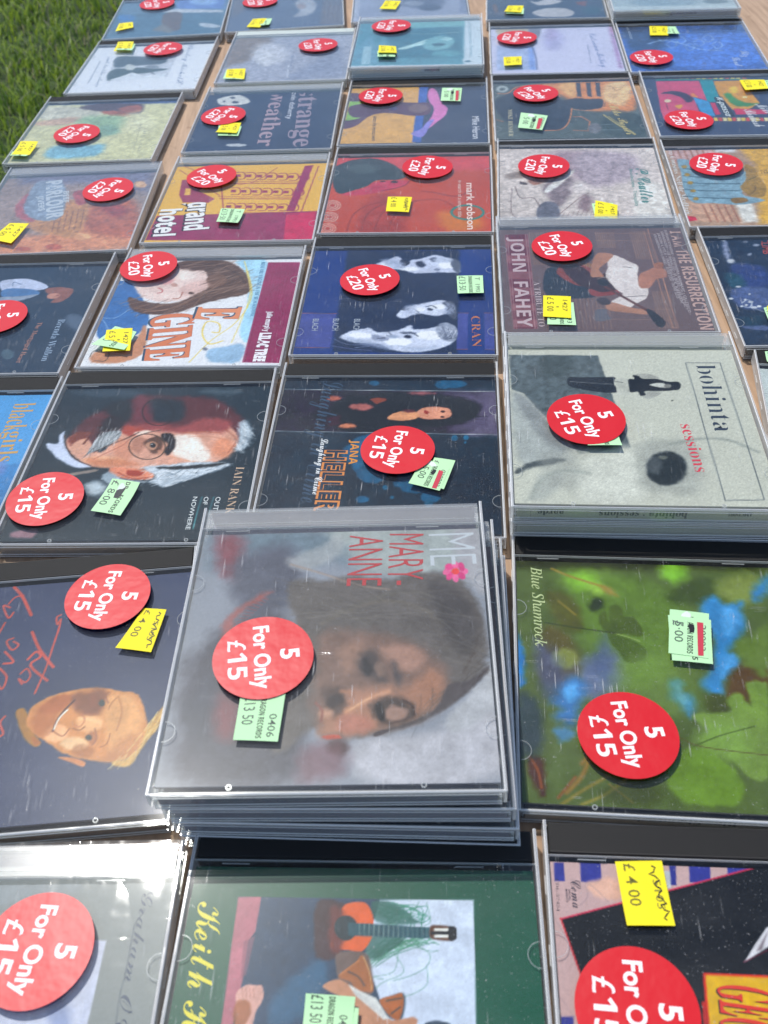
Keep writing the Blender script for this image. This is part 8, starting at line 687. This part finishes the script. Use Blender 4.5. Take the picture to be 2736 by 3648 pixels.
'c82':{'pos': [-25.66,23.04,-4.56,1],'base': '235a4a','var': 'b','strip': '202020','mot': 0.04,'ops': [['p','28425f',0.13,[-43.7,116.3,-5.9,116.5,11.9,116.1,11.3,66.6,-43.1,65.3],1],['p','b46878',0.17,[-43.8,116.2,-35.6,116.4,-36,104.6,-38,101.2,-38.3,88.1,-39.6,74.5,-43.5,65.3,-43.1,65.3],1],['p','8a5468',0.34,[-36,102.9,-39.7,101.1,-38.9,89.6,-37.3,90.1],0.7],['s','2c6488',2.02,[-15.2,94.6,-10.9,94.2,-10.7,86.7,-17.7,76.9,-27.8,75.4,-26.8,84.4],0.7],['p','ccd6e8',0.12,[6.5,116.1,39.2,116.6,38.6,67.2,12.7,66.6,7.2,85.1,2.1,96.9,3.8,105.3],1],['c','2f8064',0.09,[3.8,115.3,8,111.4,9.8,108],1,0.22],['c','2f8064',0.09,[4.1,114.1,8.5,114,10.3,106.9],1,0.22],['c','2f8064',0.09,[4.5,112.9,9.2,109.9,10.6,106.9],1,0.22],['c','2f8064',0.09,[4.8,111.7,9.8,110,10.7,107.9],1,0.22],['c','2f8064',0.09,[5.1,110.4,10.3,114,10.7,109],1,0.22],['c','2f8064',0.09,[5.2,115.4,11,111.3,10.6,109.3],1,0.22],['c','2f8064',0.09,[5.5,114.1,11.7,109.1,10.7,108.4],1,0.22],['c','2f8064',0.09,[5.8,112.9,12.2,113.3,10.9,107.2],1,0.22],['c','2f8064',0.09,[6.1,111.7,12.8,112.8,11.3,106.7],1,0.22],['c','2f8064',0.09,[6.4,110.5,13.6,109,11.9,107.5],1,0.22],['c','2f8064',0.09,[6.5,115.4,14.1,111.9,12.7,108.7],1,0.22],['c','2f8064',0.09,[6.8,114.1,14.7,113.9,13.7,109.4],1,0.22],['c','2f8064',0.09,[7.1,112.9,15.4,109.7,14.9,108.8],1,0.22],['c','2f8064',0.09,[7.4,111.7,16,110.5,16.2,107.6],1,0.22],['c','2f8064',0.09,[7.7,110.5,16.5,114.2,17.4,106.9],1,0.22],['c','2f8064',0.09,[7.8,115.4,17.2,111,18.6,107.3],1,0.22],['c','2f8064',0.09,[8.1,114.2,17.8,109.4,19.5,108.6],1,0.22],['c','2f8064',0.09,[8.4,112.9,18.4,113.6,20.2,109.4],1,0.22],['c','2f8064',0.09,[8.7,111.7,19,112.6,20.7,109.2],1,0.22],['c','2f8064',0.09,[9,110.5,19.7,109,20.9,108],1,0.22],['c','2f8064',0.09,[9.1,115.4,20.2,112.4,21.1,107.1],1,0.22],['c','2f8064',0.09,[9.5,114.2,20.8,113.8,21,107.1],1,0.22],['c','2f8064',0.09,[9.8,113,21.5,109.6,21,108.2],1,0.22],['c','2f8064',0.09,[10.1,111.7,22.1,111,21.1,109.3],1,0.22],['c','2f8064',0.09,[10.4,110.5,22.7,114.3,21.2,109.4],1,0.22],['c','2f8064',0.09,[10.5,115.5,23.3,110.8,21.6,108.4],1,0.22],['c','3f9068',0.08,[2.8,98.6,8.3,102,13.4,102.6],1,0.21],['c','2f7058',0.08,[3.1,97.6,9,101,14.1,100.9],1,0.21],['c','3f9068',0.08,[3.3,96.6,9.6,103.3,14.8,101.7],1,0.21],['c','2f7058',0.08,[3.5,95.7,10.4,101.7,15.4,103.8],1,0.21],['c','3f9068',0.08,[3.7,94.7,11.1,101.3,16,104.1],1,0.21],['c','2f7058',0.08,[3.9,93.7,11.7,103.4,16.7,102.2],1,0.21],['c','3f9068',0.08,[3.9,98.6,12.4,101.4,17.3,101],1,0.21],['c','2f7058',0.08,[4.1,97.6,13.1,101.8,18,102.1],1,0.21],['c','3f9068',0.08,[4.3,96.7,13.8,103.3,18.6,104],1,0.21],['c','2f7058',0.08,[4.5,95.7,14.5,101.2,19.2,103.9],1,0.21],['c','3f9068',0.08,[4.7,94.7,15.2,102.2,19.9,102],1,0.21],['c','2f7058',0.08,[4.9,93.7,15.8,103.2,20.6,101.1],1,0.21],['c','3f9068',0.08,[4.9,98.6,16.6,101,21.2,102.5],1,0.21],['c','2f7058',0.08,[5.1,97.7,17.2,102.6,21.8,104.3],1,0.21],['c','3f9068',0.08,[5.3,96.7,17.9,102.9,22.5,103.7],1,0.21],['c','2f7058',0.08,[5.5,95.7,18.6,101,23.1,101.7],1,0.21],['c','3f9068',0.08,[5.8,94.7,19.3,103,23.8,101.2],1,0.21],['c','2f7058',0.08,[6,93.8,20,102.6,24.4,102.9],1,0.21],['c','3f9068',0.08,[5.9,98.7,20.7,101.1,25.1,104.4],1,0.21],['c','2f7058',0.08,[6.1,97.7,21.4,103.3,25.7,103.5],1,0.21],['c','3f9068',0.08,[6.4,96.7,22.1,102.3,26.3,101.5],1,0.21],['c','2f7058',0.08,[6.6,95.7,22.7,101.3,27,101.4],1,0.21],['s','2c5f58',0.61,[3.8,115.3,11.4,115,17.6,110.7,20.3,108.2,9,107.6,4.5,109.6],0.8],['s','2c5f58',0.59,[3.9,103.6,15.2,103.2,11.8,99.6,5.9,96.2,2.5,97],0.8],['c','3f7c60',0.08,[18.6,101.4,23.8,98.2,22.9,94.1,17.9,91.2,12.1,89.5],1,0.17],['c','3f7c60',0.08,[13.5,99.2,12,92.3,5.3,90.5,8.7,89.8],1,0.16],['c','3f7c60',0.08,[22.9,94.1,23,88.5,18,85.3,14.7,84.8],1,0.16],['c','3f7c60',0.08,[11.9,98,15.4,92.3,8.8,89,6.3,87],1,0.16],['c','3f7c60',0.08,[19.5,100.2,24.2,99,26.8,99.3],1,0.17],['c','3f7c60',0.09,[20.2,115.6,17.6,111.6,13.3,109.8],1,0.18],['c','3f7c60',0.09,[22.9,115.2,24.2,109.1,22,107.4],1,0.17],['s','3f2c38',0.87,[-15.7,114.6,-8.2,115.1,-4.4,111.2,-5.7,98.4,-14.2,96.6],1],['s','e06034',0.17,[-6.7,112.9,-2.4,115.1,1.6,114.8,3.9,111.4,4.7,107.5,4.3,103.6,2.6,100.1,0.3,98.3,-3.6,98.9,-7.1,99.2,-9.8,100.9],1],['s','6a3438',1.3,[-10.7,112.9,-6.1,111.2,-5.8,98.9,-9.7,99.6],1],['s','1c3440',0.22,[-0.8,106.3,-1.5,103.8,-3.4,102.2,-5.8,102.2,-7.9,103.7,-8.9,106.2,-8.3,108.7,-6.4,110.3,-3.9,110.4,-1.7,108.8],1],['p','24505e',0.13,[-4.2,108.1,23.8,106.9,23.8,103.2,-3.9,103.6],1],['l','9cb0a8',0.04,[-0.2,107.8,0,103.7],1,0.17],['l','9cb0a8',0.04,[1.4,107.8,1.7,103.6],1,0.17],['l','9cb0a8',0.04,[3.1,107.7,3.3,103.6],1,0.17],['l','9cb0a8',0.04,[4.8,107.6,4.9,103.6],1,0.17],['l','9cb0a8',0.04,[6.4,107.6,6.6,103.6],1,0.17],['l','9cb0a8',0.04,[8.1,107.5,8.2,103.6],1,0.17],['l','9cb0a8',0.04,[9.8,107.4,9.9,103.6],1,0.17],['l','9cb0a8',0.04,[11.4,107.4,11.5,103.6],1,0.17],['l','9cb0a8',0.04,[13.1,107.3,13.2,103.6],1,0.17],['l','9cb0a8',0.04,[14.7,107.2,14.8,103.5],1,0.17],['l','9cb0a8',0.04,[16.4,107.2,16.4,103.5],1,0.17],['l','9cb0a8',0.04,[18,107.1,18.1,103.5],1,0.17],['l','9cb0a8',0.04,[19.7,107.1,19.7,103.5],1,0.17],['l','9cb0a8',0.04,[21.3,107,21.4,103.5],1,0.17],['l','9cb0a8',0.04,[23,106.9,23,103.5],1,0.17],['s','5c3a2c',0.13,[24.1,107.2,26.4,107.7,30.7,107.5,32.8,106.9,33.1,104.2,32.3,102.8,28.9,102.6,24.2,103.3],1],['s','20222c',0.13,[30.3,107.2,32.6,107.2,33.1,105.9,32.8,103.1,30.4,102.9],1],['p','ece8e0',0.04,[25.4,106.6,30.3,106.8,30.2,105.8,25.4,105.6],1],['p','ece8e0',0.04,[25.4,104.4,30.2,104.6,30.2,103.5,25.4,103.6],1],['p','20222c',0.04,[24.2,105.6,30.7,105.8,30.7,104.6,24.2,104.4],1],['s','6c5a58',0.49,[-7.8,96.8,-3.6,98.5,2,98.2,4.3,94.5,5.5,85.8,1.4,85,-5,87.2],1],['s','b06840',0.25,[-6.4,90.3,-3.2,93.2,-0.8,94.8,0.8,97.3,2.6,95.7,4.5,90.9,5.5,86.2,2.6,85.8,-0.7,86.5,-2.1,88.8],0.9],['c','e0c088',0.12,[1.6,96.9,4,91.7,4.9,86.6],1,0.21],['c','2c3c4c',0.2,[-3.2,92,0.3,90.4,2.5,87.7],1,0.41],['c','e08a50',0.17,[-5.7,91.1,-2,94,0.4,95.7],1,0.25],['s','3a5060',0.4,[5.6,85,7.7,83.5,15.5,85.6,15.3,78.4,12.4,77.6,7.8,80.1],1],['s','a85c34',0.16,[7.7,83.5,12.2,85,14.9,85.6,15.4,81.8,14.1,77.6,11.6,78.3,9,80.9],1],['l','3c4444',0.24,[9.8,83.2,14.7,84.1],1,0.48],['l','344048',0.24,[11.6,79.4,14.4,81.4],1,0.47],['s','c48a6c',0.24,[-11.3,87.4,-6.8,89.5,-2.9,88,1.5,83.8,6.6,80.1,11.6,77.5,15.7,78,18.9,78.5,19.8,76.5,14.2,70.2,1.4,70,-0,81.1,-8.6,85.5],1],['p','dcdcd8',0.16,[-2.9,88,1.4,85.9,6.5,83.9,10.8,77.9,9.2,77.5,4.9,80.8,-0.2,84.5],1],['l','90909a',0.08,[-0.7,86.5,0.4,84.4],1,0.12],['l','90909a',0.08,[0.7,85.5,1.9,83.4],1,0.12],['l','90909a',0.08,[2.2,84.5,3.3,82.4],1,0.12],['l','90909a',0.08,[3.7,83.5,4.8,81.4],1,0.12],['l','90909a',0.08,[5.1,82.6,6.2,80.5],1,0.12],['l','90909a',0.08,[6.6,81.6,7.7,79.5],1,0.12],['l','90909a',0.08,[8,80.6,9.1,78.6],1,0.12],['l','90909a',0.08,[9.4,79.7,10.5,77.6],1,0.12],['s','3c4c60',0.19,[22.2,76.3,24.6,77.5,27.9,77.5,30.7,76.5,26.2,74.2],1],['s','dca498',0.16,[-39.7,84.5,-38.4,86.1,-36.1,87.3,-33.5,87,-31.6,87,-30.6,84.3,-31.1,81.6,-32.4,79.2,-33.1,74.7,-34.7,65.5,-38.7,65.4,-38.7,76.4,-39.5,81.8],1],['s','9c5838',0.48,[-39.5,81.8,-35.4,82.2,-34.1,79.2,-35.9,74.6,-39.2,74.6],0.8],['l','a86c60',0.12,[-38,86.1,-37.3,83.2],1,0.2],['l','a86c60',0.12,[-36.7,86.1,-36.1,83.2],1,0.2],['l','a86c60',0.12,[-35.5,86.1,-34.8,83.2],1,0.2],['l','a86c60',0.12,[-34.3,86.2,-33.6,83.2],1,0.2]],'txt': [['sc','Keith H','e8d830',-57.4,114.3,-56,70.1,8.8,0.004]],'lab': [['g','',[-3.4,80.5,1.2,79.9,0.9,69.2,-7.5,69.7]],['g','g0',[-16.2,83.7,-0,83,-0.9,70.6,-16.4,71]]],'st': None},
'c83':{'pos': [98.9,15.4,-5.8,1],'base': 'ccaaa8','var': 'b','strip': '202020','mot': 0.06,'ops': [['p','3a4092',0.09,[-59.3,127,-55.7,127.1,-55.9,120.2,-59.5,120.1],1],['p','3a4092',0.09,[-50,127.3,-42.7,127.6,-43.1,120.4,-50.3,120.2],1],['p','3a4092',0.09,[-18.6,128.5,-16.3,128.5,-17.3,120.3,-19.5,120.2],1],['p','3a4092',0.09,[-11.7,128.7,-4.3,129,-5.3,121.6,-12.6,121.4],1],['p','3a4092',0.09,[1.6,129.2,10.7,129.5,9.8,123.5,0.8,123.2],1],['p','3a4092',0.08,[-61.7,76.1,-56.5,76.3,-57.5,69.4,-63,69.2],1],['s','e0b09c',1.34,[-47.5,120,-38.5,121.3,-38,114.1,-45.7,115.6],1],['c','9c8890',0.13,[-60.3,107.2,-56.6,99.7,-55.3,94.8,-52.6,87.8],1,0.17],['c','9c8890',0.13,[-54,120.7,-47.5,119.6,-41.6,113.6],1,0.18],['c','9c8890',0.12,[-61.2,82.7,-58.3,79,-56.6,75.3],1,0.16],['c','9c8890',0.13,[-51.3,111.9,-48.3,115.5,-48.9,119.1],1,0.18],['p','1c222c',0.08,[-58.2,107.1,11.2,127.7,46.2,137.9,32.9,65.1,-50.1,61.3,-52.8,87.9],1],['l','d83c5c',0.05,[-58.2,107.1,11.2,127.7,46.2,137.9],1,0.54],['l','d8303c',0.04,[-58.4,107.3,-52.8,87.7,-48.9,72,-46.6,61.4],1,0.47],['p','d8d4d8',0.13,[0.7,95.4,5.5,101.4,10.4,106.9,17.1,108.5,11.3,101.6],1],['p','8c8088',0.34,[5.3,98.9,10.5,105.7,9.2,103.2,7.1,99.4],1],['l','b83c5c',0.04,[0.7,95.4,9.1,99.5],1,0.17],['p','e03a28',0.06,[-13.5,91.3,17,91.4,13.2,64.2,-16.9,62.8,-15.3,82.4,-14.3,82.6],1],['p','dfae20',0.06,[-12.7,90.7,16.8,90.7,12.4,64.1,-15.4,62.9],1],['p','b82c20',0.06,[-15.3,82.6,-14,82.6,-15,62.9,-17.7,62.8],1],['p','c8ccd0',0.09,[-20.9,125.4,-18.8,125.3,-19.3,119.2,-21.3,119.1],1]],'txt': [['se','CDL-57424','3c3c44',-59.1,121,-59.5,109.6,1,0],['sn','SPECIAL','44404c',-55,117.4,-55,113.4,0.7,0],['sn','MARKETS','44404c',-56,117.4,-56,112.9,0.7,0],['sc','Cema','44404c',-54,120.7,-54,110.9,3.5,0],['sb','GEORGE','2a2420',-9.8,88.3,-12.6,58.9,17.1,0],['sb','GEORGE','e03a28',-9.3,88.5,-12.2,59.1,16.9,0]],'lab': [['y','y4',[-38.1,126.8,-21.7,127.7,-20.8,104.8,-36.8,104.3]]],'st': [-36.9,78,-92.2,'15']}
}
LABELS = {
 'c11': 'case with blue sea and sky cover and brown stump, far left beside the lawn',
 'c12': 'shrink-wrapped case with dark striped cover and pale figures, far row right of the sea cover',
 'c13': 'pale grey cover half hidden behind the raised teal case in the far row',
 'c14': 'dark cover with two white feathery fans and one yellow label, far row',
 'c15': 'pale top case of the far right stack with its printed spine facing the viewer',
 'c21': 'white cover with small black and white photo and handwritten words, near the lawn',
 'c22': 'grey misty reed cover in a case with a white hinge strip',
 'c23': 'teal portrait cover with pale border, top of its stack in the second row',
 'c24': 'pale lilac seaside cover with sand and blue water at its left edge',
 'c25': 'bright blue swirled cover with small white writing, right end of the second row',
 'c31': 'yellow and blue watercolour cover with a dark haired head, left edge beside the grass',
 'c32': 'dark slate cover with huge condensed serif words and a small white mask face',
 'c33': 'cover with orange panel, purple arm, pink shape and blue stripe on navy',
 'c34': 'dark cover with glowing orange outlines, guitar silhouette and gold handwriting',
 'c35': 'cover of red, turquoise and orange painted blocks with white scrawled writing',
 'c41': 'shrink-wrapped case with hazy orange cover and grey oval badge, left edge of the table',
 'c42': 'yellow and crimson cover with printed arcaded building and large white words',
 'c43': 'red and orange cover with dark haired head and concentric rings',
 'c44': 'pale winter landscape cover with green handwriting and a yellow label near its bottom',
 'c45': 'orange and pink cover with a group of blue robed figures, right edge',
 'c51': 'dark blue cover with a small curly haired figure in white shirt and jeans',
 'c52': 'bright cover with brown haired smiling woman, orange block letters and maroon band',
 'c53': 'dark blue cover with three white lit faces turned sideways',
 'c54': 'shrink-wrapped brown cover with painted guitarist in white shirt',
 'c55': 'dark blue black cover with misty white splashes, right edge beside the guitarist cover',
 'c61': 'sky blue cover with curly gold letters cut by the left edge',
 'c62': 'dark cover with large face of grey moustached man in round glasses',
 'c63': 'dark teal cover with dark haired woman in a framed band and orange outlined letters',
 'c64': 'black and white cover with boxed title and walking figure, top of its stack',
 'c65': 'case at the right edge beside the black and white cover, mostly out of view',
 'c71': 'dark navy cover with red handwriting and smiling orange toned face',
 'c72': 'grey portrait cover with red thin letters and pink flower, top of the tallest stack',
 'c73': 'green leaf cover with blue patches and slim italic title beside the tallest stack',
 'c81': 'shrink-wrapped grey cover with dark handwriting and large sticker, bottom left corner',
 'c82': 'green cover with yellow script, bare foot and guitar neck, bottom middle',
 'c83': 'black and pink marbled cover with yellow boxed red letters, bottom right corner'}
SPINES = {'c64': ('c8c8b4', [('aarde', -50, -38, 3.4), ('bohinta : sessions', -22, 18, 4.2), ('AMCD001', 36, 47, 2.2)], '343c40'),
          'c23': ('c0ccd0', [('precious', 8, 22, 3.0)], '283840'), 'c15': ('b4a490', [('records', -10, 20, 2.6)], '705040'),
          'c73': ('c4b8a8', [('Blue Shamrock', -20, 18, 3.4)], '343438'), 'c71': ('705038', [], '000000'), 'c72': ('5c5870', [], '000000'),
          'c62': ('8c8c88', [], '000000'), 'c21': ('dfe2e4', [], '000000')}
NEAR = {'7': 250, '8': 290, '6': 200, '5': 180, '4': 150, '3': 130, '2': 110, '1': 96}
for i, (k, d) in enumerate(DATA.items()):
    x_, y_, a_, lv = d['pos']; nx = NEAR[k[1]]
    if k == 'c72': nx = 290
    cd_case((x_ * MM, y_ * MM, (lv - 1) * 10.42 * MM), math.radians(a_), LABELS[k], d, seed=11 + i, nx=nx, ny=nx, var=d['var'], strip=d['strip'],
            shrink=k in ('c12', 'c41', 'c54', 'c81'), spine=SPINES.get(k))
# the cases hidden lower down in each stack
def under(k, level, dx, dy, da, base, var, strip, text):
    x_, y_, a_, lv = DATA[k]['pos']
    cd_case(((x_ + dx) * MM, (y_ + dy) * MM, (level - 1) * 10.42 * MM), math.radians(a_ + da), text, None, seed=200 + level + int(x_), nx=24, ny=24, var=var, strip=strip, base=base)
under('c15', 1, 1, 2, 0.4, '404858', 'b', '202020', 'case directly under the pale top case of the far right stack')
under('c23', 1, -0.5, 1.5, 0.3, '404858', 'b', '202020', 'case directly under the teal portrait cover')
under('c54', 1, 0.8, 1, -0.3, '383c50', 'b', '303030', 'case directly under the shrink-wrapped brown guitarist cover')
under('c64', 2, 0.4, 0.5, 0.2, 'c0c0b4', 'c', 'c4c4b4', 'pale middle case of the three under the boxed title cover')
under('c64', 1, 1, 1, -0.3, '303848', 'b', 'ccc4b4', 'lowest case of the stack of three with a black hinge strip')
under('c72', 3, 3.4, -0.6, -0.8, '5c5458', 'c', '6c6a80', 'second case down in the tallest stack, pushed out to the right')
under('c72', 2, 4.8, -1.6, -1.9, '4c4458', 'c', '585870', 'third case down in the tallest stack')
under('c72', 1, 5.6, -2.2, -2.4, '2c3040', 'b', '2c3040', 'lowest case of the tallest stack, resting on the table')
print('tris', sum(len(o.data.polygons) * 2 for o in SC.objects if o.type == 'MESH'))
